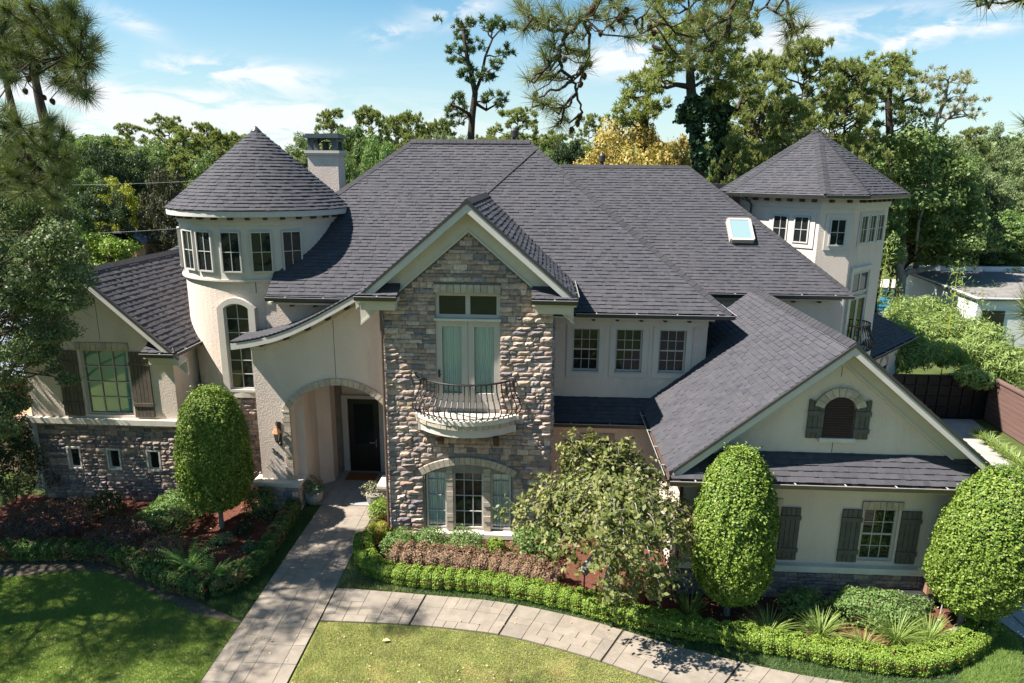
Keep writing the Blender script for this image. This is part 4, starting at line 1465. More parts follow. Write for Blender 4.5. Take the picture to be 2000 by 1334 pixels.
    while z < spring - 0.05:
        h = rnd.uniform(0.13, 0.17)
        w = rnd.choice((0.17, 0.2, 0.22))
        B(facing(Y)).box(ox0 - w, ox0 + 0.02, -0.055 + rnd.uniform(-0.01, 0.01), 0.06, z + 0.004, min(z + h, spring) - 0.004).build('brick', 'brick_trim', arc)
        z += h
    mb = B(facing(Y))
    for a, c in zip(xs, xs[1:]):
        mb.prism([(a, -0.035, cz(a) - 0.40), (c, -0.035, cz(c) - 0.40), (c, -0.035, cz(c) - 0.36), (a, -0.035, cz(a) - 0.36)], (0, 0.036, 0))
    mb.box(xL - 0.02, xL + 0.42, -0.05, 0.01, cz(xL) - 0.42, cz(xL) - 0.20)
    mb.build('moulding', 'trim', HOUSE)
    rafter_tails([(x, Y - 0.02, cz(x) - 0.27) for x in (-8.35, -7.62, -6.95, -6.33, -5.75, -5.2)], (0, -1, 0), (0.10, 0.10, 0.26))
    # pedestals
    for x0, x1 in ((-8.90, -7.52), (-4.98, -4.38)):
        y0 = Y - 0.22
        core = B().box(x0 + 0.06, x1 - 0.06, y0 + 0.06, Y + 0.45, 0, 0.82).build('pedestal', 'mortar', HOUSE)
        cap = B()
        cap.box(x0 - 0.07, x1 + 0.07, y0 - 0.07, Y + 0.5, 0.90, 0.99)
        cap.box(x0 - 0.02, x1 + 0.02, y0 - 0.02, Y + 0.47, 0.82, 0.899)
        cap.build('pedestal_cap', 'cast_stone', HOUSE)
        stone_rows(x0 + .06, x1 - .06, 0, 0.82, free_ranges(x0 + .06, x1 - .06, []), 41 + int(x0), flat(y0 + 0.06), key='ped', wr=(0.2, 0.4))
        stone_rows(y0 + .06, Y + .45, 0, 0.82, free_ranges(y0 + .06, Y + .45, []), 51 + int(x0), lambda s, xx=x1 - .06: (xx, s, R(90)), key='ped2', wr=(0.2, 0.4))
    # porch
    b = B()
    b.add([(-7.46, Y + D, 0), (-7.46, 21.0, 0), (-7.46, 21.0, 4.4), (-7.46, Y + D, 4.4)], [(0, 1, 2, 3)])
    b.add([(-7.46, 21.0, 0), (-7.10, 21.35, 0), (-7.10, 21.35, 4.4), (-7.46, 21.0, 4.4)], [(0, 1, 2, 3)])
    b.add([(-7.10, 21.35, 0), (-7.10, 22.3, 0), (-7.10, 22.3, 4.4), (-7.10, 21.35, 4.4)], [(0, 1, 2, 3)])
    b.add([(-7.10, 22.3, 0), (-4.4, 22.3, 0), (-4.4, 22.3, 4.4), (-7.10, 22.3, 4.4)], [(0, 1, 2, 3)])
    b.add([(-4.42, 22.3, 0), (-4.42, Y, 0), (-4.42, Y, 4.4), (-4.42, 22.3, 4.4)], [(0, 1, 2, 3)])
    b.add([(-7.7, Y + 0.1, 4.38), (-7.7, 22.3, 4.38), (-4.4, 22.3, 4.38), (-4.4, Y + 0.1, 4.38)], [(0, 1, 2, 3)])
    b.add([(-7.95, Y + D + 0.002, 0), (-7.46, Y + D + 0.002, 0), (-7.46, Y + D + 0.002, 4.4), (-7.95, Y + D + 0.002, 4.4)], [(0, 1, 2, 3)])
    b.build('porch_wall', 'stucco', HOUSE)
    b = B()
    b.box(-6.99, -6.78, 22.18, 22.296, 0.0, 2.86)
    b.box(-5.68, -5.44, 22.18, 22.296, 0.0, 2.86)
    b.box(-6.78, -5.68, 22.18, 22.296, 2.74, 2.86)
    b.build('door_frame', 'white_trim', HOUSE)
    d = B().box(-6.76, -5.70, 22.22, 22.28, 0.05, 2.74).build('front_door', 'door_wood', HOUSE)
    b = B()
    for x0, x1, z0, z1 in ((-6.76, -6.58, 0.05, 2.74), (-5.88, -5.70, 0.05, 2.74), (-6.58, -5.88, 0.05, 0.35), (-6.58, -5.88, 0.9, 1.06), (-6.58, -5.88, 2.56, 2.74)):
        b.box(x0, x1, 22.20, 22.219, z0, z1)
    b.build('door_rail', 'door_wood', d)
    B().box(-6.58, -5.88, 22.209, 22.217, 1.06, 2.56).build('pane', 'glass_dark', d)
    hb = B()
    hb.tube([(-5.80, 22.2, 1.25), (-5.80, 22.13, 1.25), (-5.80, 22.13, 1.0), (-5.80, 22.2, 1.0)], 0.014, 6)
    hb.box(-6.05, -5.86, 22.15, 22.2, 1.12, 1.14)
    hb.build('handle', 'gutter_lip', d)
    # wall above the entry roof, under the main eave
    B().box(-8.6, -4.4, 20.3, 20.5, 4.5, 6.6).build('wall', 'stucco', HOUSE)
    # house number
    for ch, u, v in (('3', 533.6, 880), ('3', 541.4, 886.4), ('1', 549.2, 893.5)):
        p = onY(u, v, Y - 0.012)
        cu = bpy.data.curves.new('house_number', 'FONT')
        cu.body = ch
        cu.size = 0.20
        cu.extrude = 0.008
        cu.align_x = 'CENTER'
        cu.align_y = 'CENTER'
        to = bpy.data.objects.new('tmp', cu)
        COL.objects.link(to)
        dg = bpy.context.evaluated_depsgraph_get()
        me = bpy.data.meshes.new_from_object(to.evaluated_get(dg))
        bpy.data.objects.remove(to)
        me.materials.clear()
        me.materials.append(MATS['iron'])
        me.transform(Matrix.Translation(p) @ Matrix.Rotation(R(90), 4, 'X'))
        me.name = 'house_number'
        link_obj('house_number', me, HOUSE)


def build_right_front():
    Y = 20.0
    px = [((1110, 1165), (642, 728)), ((1196, 1251), (642, 731)), ((1281, 1335), (644, 733))]
    holes = []
    for k in range(3):
        x0 = 0.86 + 1.29 * k
        holes.append((x0, x0 + 0.80, 4.58, 5.90))
    wall('wall', 'stucco', Y, 0.24, 4.84, 3.66, 6.36, holes=holes)
    for h in holes:
        w = window(facing(Y + 0.09), *h, 3, 4, frame=0.05, mun=0.018, rail=2, mat='white_trim')
        casing(facing(Y), *h, 0.17, w, 0.045)
        B(facing(Y)).box(h[0] - 0.02, h[1] + 0.02, -0.06, 0.08, h[2] - 0.045, h[2] - 0.002).build('sill', 'white_trim', w)
    B().box(4.70, 4.85, Y + 0.004, 24.3, 0, 6.4).build('wall', 'stucco', HOUSE)
    # pent roof between the floors
    shingle_roof([[(0.25, 19.27, 3.18), (3.35, 19.27, 3.18), (4.4, 20.0, 3.74), (0.25, 20.0, 3.74)]], 51)
    gutter((0.26, 19.27, 3.18), (3.1, 19.27, 3.18), (0, -1, 0))
    B().box(0.25, 3.4, 19.33, 19.9, 3.00, 3.06).build('soffit', 'trim', HOUSE)
    wx = (1.30, 2.14, 0.95, 2.40)
    wall('wall', 'stucco', 19.9, 0.24, 3.5, 0.0, 3.02, holes=[wx])
    window(facing(19.98), *wx, 3, 4, rail=2, mat='white_trim')
    lintel(facing(19.9), 1.2, 2.24, 2.403, 2.60, 7)
    shutter(facing(19.9), 0.72, 1.22, 0.93, 2.38, 'plank', 4)
    shutter(facing(19.9), 2.22, 2.72, 0.93, 2.38, 'plank', 4)
    # rear wall
    b = B()
    b.box(4.86, 10.2, 24.45, 24.6, 0, 6.3)
    b.build('wall', 'stucco', HOUSE)
    B().box(4.86, 10.4, 24.08, 24.447, 6.12, 6.18).build('soffit', 'trim', HOUSE)
    rafter_tails([(5.2 + 0.9 * k, 24.42, 6.08) for k in range(6)], (0, -1, 0))


def build_garage():
    Y = 15.6
    xa, za, sl_ = 6.94, 6.76, 0.825
    def gz(x): return za - sl_ * abs(x - xa)
    xl, xr = 3.02, 10.86
    Yf = 15.12
    shingle_roof([[(xl, Yf, gz(xl)), (xa, Yf, za), (xa, 20.04, za), (xl, 20.04, gz(xl))], [(4.7, 20.04, gz(4.7)), (xa, 20.04, za), (xa, 22.7, za), (4.7, 22.7, gz(4.7))]], 61)
    shingle_roof([[(xr, Yf, gz(xr)), (xr, 22.7, gz(xr)), (xa, 22.7, za), (xa, Yf, za)]], 62)
    rake((xa, za), (xl + 0.10, gz(xl + 0.10)), Yf - 0.03, Y, frieze=(0.13, 0.46), hgt=0.15)
    rake((xa, za), (xr - 0.10, gz(xr - 0.10)), Yf - 0.03, Y, frieze=(0.13, 0.46), hgt=0.15)
    ridge_caps((xa, Yf - 0.02, za), (xa, 22.7, za), 0.30, Vector((-sl_, 0, 1)).normalized(), Vector((sl_, 0, 1)).normalized(), lift=0.05)
    gutter((xl, 15.0, gz(xl)), (xl, 19.4, gz(xl)), (-1, 0, 0), 'gutter_brown')
    # skirt roof across the front
    zw, zf, Ys = 3.94, 3.42, 15.02
    shingle_roof([[(xl, Ys, zf), (xr, Ys, zf), (xr - 0.52, Y, zw), (xl + 0.52, Y, zw)]], 63)
    gutter((xl, Ys, zf), (xr, Ys, zf), (0, -1, 0), 'gutter_brown')
    B().box(xl + 0.05, xr - 0.05, Ys + 0.07, Y, 3.20, 3.26).build('soffit', 'trim', HOUSE)
    B().box(3.42, 10.5, Y - 0.02, Y + 0.05, 3.02, 3.20).build('frieze', 'trim', HOUSE)
    # upper gable wall with louvred vent
    vx, vw, vz0, vz1 = 6.985, 0.34, 4.36, 5.02
    wall('wall', 'stucco', Y, 3.5, 10.4, 3.9, lambda x: gz(x) - 0.18, breaks=(xa,))
    xf = facing(Y)
    vb = B(xf)
    n = 14
    arcp = [(vx + vw * math.cos(math.pi * k / n), -0.03, vz1 + 0.34 * math.sin(math.pi * k / n)) for k in range(n + 1)]
    pts = [(vx + vw, -0.03, vz0)] + arcp + [(vx - vw, -0.03, vz0)]
    vb.add(pts, [tuple(range(len(pts)))])
    vent = vb.build('gable_vent', 'interior', HOUSE)
    z = vz0 + 0.02
    while z < vz1 + 0.30:
        hw = vw if z < vz1 else vw * math.sqrt(max(0, 1 - ((z - vz1) / 0.34) ** 2))
        if hw > 0.06:
            B(xf).add([(vx - hw, -0.035, z + 0.05), (vx + hw, -0.035, z + 0.05), (vx + hw, -0.075, z + 0.0), (vx - hw, -0.075, z + 0.0),
                       (vx - hw, -0.035, z + 0.04), (vx + hw, -0.035, z + 0.04), (vx + hw, -0.075, z - 0.012), (vx - hw, -0.075, z - 0.012)],
                      [(0, 3, 2, 1), (4, 5, 6, 7), (3, 7, 6, 2), (0, 1, 5, 4), (0, 4, 7, 3), (1, 2, 6, 5)]).build('slat', 'wood_dark', vent)
        z += 0.062
    arc = B(xf).box(vx - 0.02, vx + 0.02, -0.02, -0.004, vz1 + 0.36, vz1 + 0.5).build('arch', 'mortar', HOUSE)
    voussoirs(xf, vx, vz1 - 0.04, 0.40, 0.62, R(-74), R(74), 9, arc, (-0.08, -0.003))
    B(xf).box(vx - 0.42, vx + 0.42, -0.12, 0, vz0 - 0.10, vz0 - 0.003).build('sill', 'cast_stone', HOUSE)
    for s in (-1, 1):
        x0, x1 = sorted((vx + s * 0.37, vx + s * 0.72))
        def tp(x, s=s): return vz1 + 0.30 - (0.0 if s * (x - vx) > 0.6 else 0.0) - 0.30 * (1 - abs(x - vx - s * 0.37) / 0.35) ** 0 * 0 - 0.16 * ((x - (vx + s * 0.72)) / 0.35) ** 2
        shutter(xf, x0, x1, vz0 - 0.03, vz1 + 0.26, 'plank', 3, arch=lambda x, s=s: vz1 + 0.28 - 0.22 * (((vx + s * 0.72) - x) / 0.35) ** 2 * 1.0, battens=(0.28, 0.85))
    B(xf).box(6.93, 6.943, -0.004, 0.01, 5.85, 6.2).build('control_joint', 'joint', HOUSE)
    B(xf).box(6.93, 6.943, -0.004, 0.01, 3.96, 4.26).build('control_joint', 'joint', HOUSE)
    # lower front
    w1, w2 = (5.02, 5.86, 1.10, 2.52), (7.90, 8.74, 1.10, 2.52)
    wall('wall', 'stucco', Y, 3.5, 10.4, 0.98, 3.22, holes=[w1, w2])
    for w in (w1, w2):
        ww = window(facing(Y + 0.09), *w, 3, 4, rail=2, frame=0.06, mat='white_trim')
        lintel(facing(Y), w[0] - 0.07, w[1] + 0.07, w[3] + 0.003, w[3] + 0.21, 7)
        shutter(facing(Y), w[0] - 0.52, w[0] - 0.05, 1.08, 2.50, 'plank', 4)
        shutter(facing(Y), w[1] + 0.05, w[1] + 0.52, 1.08, 2.50, 'plank', 4)
    B().box(3.38, 10.52, Y - 0.16, Y + 0.2, 0.82, 0.98).build('ledge', 'cast_stone', HOUSE)
    B().box(3.5, 10.4, Y, Y + 0.2, 0, 0.82).build('stone_wall', 'mortar', HOUSE)
    stone_rows(3.5, 10.4, 0, 0.82, free_ranges(3.5, 10.4, []), 71, flat(Y), dark=1, key='garage', dep=(0.045, 0.09))
    B().box(3.5, 3.7, Y + 0.004, 20.0, 0, 3.3).build('wall', 'stucco', HOUSE)
    B().box(10.2, 10.4, Y + 0.004, 23, 0, 3.7).build('wall', 'stucco', HOUSE)
    downspout([(3.25, 15.1, 3.3), (3.4, 15.4, 3.1), (3.44, 15.52, 2.9), (3.44, 15.52, 0.1)])
    b = B()
    b.lathe([(0.001, -0.06), (0.05, -0.05), (0.05, 0.04), (0.001, 0.05)], (7.45, Y - 0.08, 3.12), 8)
    b.build('security_light', 'black_plastic', HOUSE)


def build_tower():
    c = Vector((10.67, 28.88, 0))
    a, D = 0.62, 2.88
    base = [(-a, -D), (a, -D), (D, -a), (D, a), (a, D), (-a, D), (-D, a), (-D, -a)]
    b = B()
    zt = 9.62
    vs = [(c.x + x, c.y + y, 0) for x, y in base] + [(c.x + x, c.y + y, zt) for x, y in base]
    b.add(vs, [(i, (i + 1) % 8, 8 + (i + 1) % 8, 8 + i) for i in range(8)])
    b.build('tower_wall', 'stucco', HOUSE)
    k = 1.21
    ze, zp = 9.74, 12.12
    E = [Vector((c.x + x * k, c.y + y * k, ze)) for x, y in base]
    ap = Vector((c.x, c.y, zp))
    norms = []
    for i in range(8):
        norms.append(shingle_roof([[E[i], E[(i + 1) % 8], ap]], 80 + i, name='tower_roof'))
    for i in range(8):
        ridge_caps(E[i], ap, 0.34, norms[i - 1], norms[i])
        p, q = E[i], E[(i + 1) % 8]
        o = Vector(((p + q).x / 2 - c.x, (p + q).y / 2 - c.y, 0))
        gutter(p, q, o, lip=(i in (0, 7)))
    b = B()
    b.prism([p - Vector((0, 0, 0.12)) for p in E], (0, 0, -0.05))
    b.build('soffit', 'trim', HOUSE)
    fr = B()
    f2 = [(c.x + x * 1.02, c.y + y * 1.02) for x, y in base]
    fr.add([(x, y, 9.22) for x, y in f2] + [(x, y, 9.60) for x, y in f2] + [(c.x + x, c.y + y, 9.22) for x, y in base],
           [(i, (i + 1) % 8, 8 + (i + 1) % 8, 8 + i) for i in range(8)] + [((i + 1) % 8, i, 16 + i, 16 + (i + 1) % 8) for i in range(8)])
    fr.build('frieze', 'trim', HOUSE)
    for i in (7, 0, 1):
        p, q = Vector((*base[i], 0)), Vector((*base[(i + 1) % 8], 0))
        n = int((q - p).length / 0.42)
        o = ((p + q) / 2).normalized()
        for j in range(n):
            s = (j + 0.5) / n
            m = c + (p + (q - p) * s) * 1.02 + Vector((0, 0, 9.50))
            B().beam(m, m + o * 0.24, 0.10, 0.11, (0, 0, 1)).build('rafter_tail', 'wood_dark', HOUSE)
    # faces: centre point and heading
    f1 = turned(c.x - (a + D) / 2, c.y - (a + D) / 2, R(-45))
    f2_ = turned(c.x, c.y - D, 0)
    f3 = turned(c.x + (a + D) / 2, c.y - (a + D) / 2, R(45))
    def out(xf): return lambda p: xf((p[0], p[1] - 0.045, p[2]))
    def win(xf, x0, x1, z0, z1, cols=2, rows=2):
        return window(out(xf), x0, x1, z0, z1, cols, rows, frame=0.05, y0=-0.03, depth=0.06)
    z0, z1 = 7.92, 8.92
    for x0, x1 in ((-0.18, 0.42), (0.66, 1.26)):
        win(f1, x0, x1, z0, z1)
    cb = B(f1)
    for x0, x1 in ((-0.34, -0.20), (0.44, 0.64), (1.28, 1.46)):
        cb.box(x0, x1, -0.04, 0.01, z0 - 0.18, z1 + 0.14)
    for x0, x1 in ((-0.20, 0.44), (0.64, 1.28)):
        cb.box(x0, x1, -0.04, 0.01, z0 - 0.18, z0 - 0.01)
        cb.box(x0, x1, -0.04, 0.01, z1 + 0.01, z1 + 0.14)
    cb.build('casing', 'trim', HOUSE)
    w = win(f2_, -0.24, 0.36, z0 - 0.06, z1 - 0.06)
    casing(f2_, -0.24, 0.36, z0 - 0.06, z1 - 0.06, 0.15, w, 0.04)
    for k_ in range(3):
        x0 = -1.05 + 0.80 * k_
        w = win(f3, x0, x0 + 0.62, z0 - 0.02, z1 + 0.05)
        casing(f3, x0, x0 + 0.62, z0 - 0.02, z1 + 0.05, 0.085, w, 0.04)
    # french window and transom over the rear balcony
    x0, x1 = -1.32, 0.42
    w = window(out(f3), x0 + 0.1, x1 - 0.1, 6.00, 6.85, 2, 1, frame=0.09, mun=0.12, y0=-0.03, depth=0.06, mat='white_trim')
    w = window(out(f3), x0 + 0.1, x1 - 0.1, 3.85, 5.88, 2, 1, frame=0.12, mun=0.20, y0=-0.03, depth=0.06, mat='white_trim', name='balcony_door')
    b = B(f3)
    b.box(x0 - 0.08, x0 + 0.098, -0.10, 0.01, 3.7, 7.02)
    b.box(x1 - 0.098, x1 + 0.08, -0.10, 0.01, 3.7, 7.02)
    b.box(x0 + 0.098, x1 - 0.098, -0.10, 0.01, 6.852, 7.02)
    b.build('casing', 'cast_stone', HOUSE)
    xm, rb, zb = (x0 + x1) / 2, 0.85, 3.78
    def arcpts(r, z, n=18, sq=0.8):
        return [(xm + r * math.cos(math.pi * (1 + j / n)), r * sq * math.sin(math.pi * (1 + j / n)), z) for j in range(n + 1)]
    sb = B(f3)
    lo, hi = arcpts(rb + 0.05, zb - 0.22), arcpts(rb + 0.05, zb)
    m = len(lo)
    sb.add(lo + hi, [tuple(range(m, 2 * m)), tuple(range(m - 1, -1, -1))] + [(i, i + 1, m + i + 1, m + i) for i in range(m - 1)])
    bal = sb.build('balcony', 'cast_stone', HOUSE, label='small semicircular rear balcony with black railing')
    rb_ = B(f3)
    rb_.tube(arcpts(rb - 0.10, zb + 1.02), 0.025, 6)
    rb_.tube(arcpts(rb - 0.02, zb + 0.07), 0.015, 5)
    rb_.build('railing', 'iron', bal)
    nb = 19
    for j in range(nb):
        t = math.pi * (1 + (j + 0.5) / nb)
        prof = [(-0.10, 1.02), (-0.10, 0.85), (-0.02, 0.62), (0.13, 0.40), (0.16, 0.28), (0.10, 0.12), (0.0, 0.05), (0, 0)]
        bb = B(f3).tube([(xm + (rb + o) * math.cos(t), (rb + o) * 0.8 * math.sin(t), zb + z) for o, z in prof], 0.02, 5)
        bb.build('baluster', 'iron', bal)
    # lower wing beside the tower
    A, Bp = onZ(1716, 692, 3.4), onZ(1790, 656, 3.4)
    t = (Bp - A).normalized()
    n2 = Vector((-t.y, t.x, 0))
    Cc = Bp - t * 3.0 + n2 * 3.0 + Vector((0, 0, 2.2))
    A2 = A - t * 1.0
    shingle_roof([[A2, Bp, Cc, A2 + n2 * 3.0 + Vector((0, 0, 2.2))]], 95, name='roof')
    gutter(A2, Bp, -n2)
    b = B()
    wa, wb = A2 + n2 * 0.45, Bp + n2 * 0.45 - t * 0.5
    b.prism([(wa.x, wa.y, 0), (wb.x, wb.y, 0), (wb.x, wb.y, 3.3), (wa.x, wa.y, 3.3)], n2 * 0.2)
    b.build('wall', 'stucco', HOUSE)
    b = B()
    b.prism([(wb.x, wb.y, 0), (wb.x + n2.x * 4, wb.y + n2.y * 4, 0), (wb.x + n2.x * 4, wb.y + n2.y * 4, 3.3), (wb.x, wb.y, 3.3)], -t * 0.2)
    b.build('wall', 'stucco', HOUSE)
    mid = wa.lerp(wb, 0.62)
    xf = turned(mid.x, mid.y, math.atan2(t.y, t.x))
    arc = B(xf).box(-0.45, 0.45, -0.01, 0.0, 1.2, 2.35).build('arch', 'interior', HOUSE)
    voussoirs(xf, 0, 2.3, 0.45, 0.62, R(-90), R(90), 10, arc, (-0.05, 0.01))
    # small flat roof and downspout behind the tower's left shoulder
    b = B()
    b.box(5.9, 8.0, 30.6, 32.2, 9.75, 10.0)
    b.box(6.0, 6.15, 30.7, 30.85, 8.0, 9.75)
    b.build('flat_canopy', 'gutter', HOUSE)
    downspout([(7.55, 27.6, 9.6), (7.9, 27.6, 9.4), (8.02, 27.7, 9.25), (8.02, 27.75, 8.2)])


def build_chimney():
    x0, x1, y0, y1 = -9.24, -8.06, 26.8, 27.7
    B().box(x0, x1, y0, y1, 6, 10.98).build('chimney', 'stucco', HOUSE)
    b = B()
    b.box(x0 - 0.05, x1 + 0.05, y0 - 0.05, y1 + 0.05, 10.98, 11.06)
    b.box(x0 - 0.09, x1 + 0.09, y0 - 0.09, y1 + 0.09, 11.06, 11.16)
    b.build('chimney_moulding', 'trim', HOUSE)
    b = B()
    for x in (x0 + 0.02, x1 - 0.20):
        for y in (y0 + 0.02, y1 - 0.20):
            b.box(x, x + 0.18, y, y + 0.18, 11.16, 11.62)
    # arched aprons between the posts
    for (p, q, yy) in ((x0 + 0.2, x1 - 0.2, y0 + 0.02), (x0 + 0.2, x1 - 0.2, y1 - 0.07)):
        n = 8
        for i in range(n):
            s, e = i / n, (i + 1) / n
            def za(t): return 11.42 + 0.18 * math.sqrt(max(0, 1 - (2 * t - 1) ** 2))
            b.prism([(p + (q - p) * s, yy, za(s)), (p + (q - p) * e, yy, za(e)), (p + (q - p) * e, yy, 11.62), (p + (q - p) * s, yy, 11.62)], (0, 0.05, 0))
    b.box(x0 + 0.02, x0 + 0.07, y0 + 0.2, y1 - 0.2, 11.5, 11.62)
    b.box(x1 - 0.07, x1 - 0.02, y0 + 0.2, y1 - 0.2, 11.5, 11.62)
    b.box(x0 - 0.10, x1 + 0.10, y0 - 0.10, y1 + 0.10, 11.62, 11.72)
    b.box(x0 - 0.04, x1 + 0.04, y0 - 0.04, y1 + 0.04, 11.72, 11.78)
    cap = b.build('chimney_cap', 'chimney_metal', HOUSE)
    f = B()
    f.lathe([(0.13, 0), (0.13, 0.28), (0.18, 0.28), (0.18, 0.34), (0.001, 0.36)], ((x0 + x1) / 2, (y0 + y1) / 2, 11.16), 12)
    f.build('flue', 'black_plastic', cap)


def build_cores():
    """unseen solid blocks added behind the walls, so no light leaks through"""
    b = B()
    b.box(-8.2, 4.6, 22.5, 30, 0.0, 6.3)
    b.box(-4.1, 0.0, 18.45, 22.5, 0, 7.0)
    b.box(0.3, 4.5, 20.3, 22.5, 0, 6.2)
    b.box(3.8, 10.1, 15.9, 22.5, 0.05, 3.6)
    b.box(4.9, 9.6, 24.7, 28, 0, 6.2)
    b.box(-15.8, -11.7, 19.9, 27, 0, 5.0)
    b.build('light_block', 'interior', HOUSE)


def flush_pieces():
    # shingles: the 300 that show largest as parts, the rest as one part
    SH.sort(key=lambda s: -s[0])
    roof = [o for o in bpy.data.objects if o.parent is HOUSE and o.name.startswith('roof')][0]
    for w, v, f in SH[:300]:
        link_mesh('shingle', v, f, 'shingle', roof)
    b = B()
    for w, v, f in SH[300:]:
        b.add(v, f)
    b.build('shingles', 'shingle', HOUSE, kind='stuff')
    ms = [stone_meshes('stone'), stone_meshes('stone_dark')]
    STONES.sort(key=lambda s: -s[0])
    par = [o for o in bpy.data.objects if o.parent is HOUSE and o.name.startswith('stone_wall')]
    rest = {0: B(), 1: B()}
    for i, (w, p, sc, ro, dark, key, k) in enumerate(STONES):
        me = ms[dark][k]
        if i < 300:
            o = link_obj('stone', me, par[0] if key == 'bay' else par[1] if key == 'left' else par[-1])
            o.location, o.scale, o.rotation_euler = p, sc, (0, 0, ro)
        else:
            M = Matrix.Translation(p) @ Matrix.Rotation(ro, 4, 'Z') @ Matrix.Diagonal((*sc, 1))
            rest[dark].add([M @ v.co for v in me.vertices], [tuple(pl.vertices) for pl in me.polygons])
    # the small remainder: one part
    rb = rest[0]
    o = rb.build('stones', 'stone', HOUSE, kind='stuff')
    if rest[1].v:
        rest[1].build('dark_stones', 'stone_dark', HOUSE, kind='stuff')


build_main_roofs()
build_bay()
build_turret()
build_left_wing()
build_entry()
build_right_front()
build_garage()
build_tower()
build_chimney()
build_cores()
flush_pieces()
# ------------------------------------------------------------------ the grounds
RG = np.random.default_rng(7)
rnd = random.Random(23)


def smooth(pts, n=6):
    """Catmull-Rom through 2-D or 3-D points"""
    P = [Vector(p) for p in pts]
    P = [P[0] * 2 - P[1]] + P + [P[-1] * 2 - P[-2]]
    out = []
    for i in range(1, len(P) - 2):
        a, b, c, d = P[i - 1], P[i], P[i + 1], P[i + 2]
        for k in range(n):
            t = k / n
            out.append(0.5 * (2 * b + (c - a) * t + (2 * a - 5 * b + 4 * c - d) * t * t + (3 * b - a - 3 * c + d) * t ** 3))
    out.append(P[-2])
    return out


def resample(pts, step):
    L = [0.0]
    for a, b in zip(pts, pts[1:]):
        L.append(L[-1] + (b - a).length)
    n = max(2, int(L[-1] / step) + 1)
    out, j = [], 0
    for i in range(n):
        s = L[-1] * i / (n - 1)
        while j < len(L) - 2 and L[j + 1] < s:
            j += 1
        t = (s - L[j]) / max(L[j + 1] - L[j], 1e-9)
        out.append(pts[j].lerp(pts[j + 1], t))
    return out


def inpoly(P, poly):
    x, y = P[:, 0], P[:, 1]
    ins = np.zeros(len(P), bool)
    n = len(poly)
    for i in range(n):
        x1, y1 = poly[i][0], poly[i][1]
        x2, y2 = poly[(i + 1) % n][0], poly[(i + 1) % n][1]
        c = (y1 > y) != (y2 > y)
        with np.errstate(divide='ignore', invalid='ignore'):
            xi = (x2 - x1) * (y - y1) / (y2 - y1 + 1e-12) + x1
        ins ^= c & (x < xi)
    return ins


def scatter(poly, n):
    xs = [p[0] for p in poly]
    ys = [p[1] for p in poly]
    P = np.stack([RG.uniform(min(xs), max(xs), n * 3), RG.uniform(min(ys), max(ys), n * 3)], 1)
    P = P[inpoly(P, poly)]
    return P[:n]


def sheet(name, poly, z, mat):
    """filled outline, built as triangles so that any outline works"""
    from mathutils.geometry import tessellate_polygon
    v = [Vector((p[0], p[1], z)) for p in poly]
    t = tessellate_polygon([v])
    fs = []
    for a, b, c in t:
        n = (v[b] - v[a]).cross(v[c] - v[a])
        fs.append((a, b, c) if n.z > 0 else (a, c, b))
    return link_mesh(name, v, fs, mat, None, kind='structure')


# ground beyond
b = B()
b.add([(-900, -300, 0), (900, -300, 0), (900, 2500, 0), (-900, 2500, 0)], [(0, 1, 2, 3)])
structure('ground', b, 'ground')

CT = smooth([(-5.17, 15.23), (-3.17, 15.09), (-0.96, 14.89), (1.12, 14.34), (3.05, 13.54), (4.94, 12.93), (6.36, 12.61), (9, 12.15), (12, 11.8)])
CB = smooth([(-5.17, 13.91), (-3.1, 13.89), (-1.14, 13.71), (0.13, 13.38), (1.25, 12.98), (2.61, 12.38), (4.2, 11.85), (7, 11.2), (10.5, 10.7)])
WL, WR = -7.0, -5.2

lawnL = [(-22, 14.2), (-14.04, 15.12), (-12.92, 15.47), (-11.58, 15.56), (-10.08, 14.91), (-8.27, 13.99), (-7.04, 13.72), (-7.04, 6), (-22, 6)]
lawnL_s = [tuple(p) for p in smooth(lawnL[:7], 5)] + lawnL[7:]
sheet('lawn', lawnL_s, 0.004, 'turf')
lawnR_s = [(-5.17, 13.88)] + [(p.x, p.y - 0.02) for p in CB] + [(10.5, 6), (-5.17, 6)]
sheet('lawn', lawnR_s, 0.004, 'turf')


def grass(name, poly, n, mat, h, w, group=None, bend=0.5, zmax=None):
    P = scatter(poly, n)
    P3 = np.concatenate([P, np.full((len(P), 1), 0.004)], 1)
    d = RG.normal(0, bend, (len(P), 3))
    d[:, 2] = 1
    hh = h * RG.uniform(0.5, 1.25, len(P))
    # mown unevenly: small tufts
    tuft = np.array([noise.noise((p[0] * 2.3, p[1] * 2.3, 0)) for p in P])
    hh *= 1 + 0.5 * tuft
    me = np_mesh(name, blades(RG, P3, d, hh, w), 3, mat)
    return link_obj(name, me, None, kind='stuff')


visL = [(p[0], max(p[1], 11.2)) for p in lawnL_s if p[0] > -18] + [(-7.04, 11.2), (-15.5, 11.2)]
visL = [(-15.6, 15.1)] + [(p[0], p[1]) for p in lawnL_s if p[0] > -14.5 and p[1] > 11] + [(-7.04, 11.2), (-13.5, 11.2)]
grass('grass', visL, 170000, 'grass_left', 0.055, 0.011)
visR = [(-5.15, 13.86)] + [(p.x, p.y - 0.03) for p in CB if p.y > 11.3] + [(5.5, 11.3), (-5.15, 11.3)]
grass('grass', visR, 120000, 'grass', 0.05, 0.011)

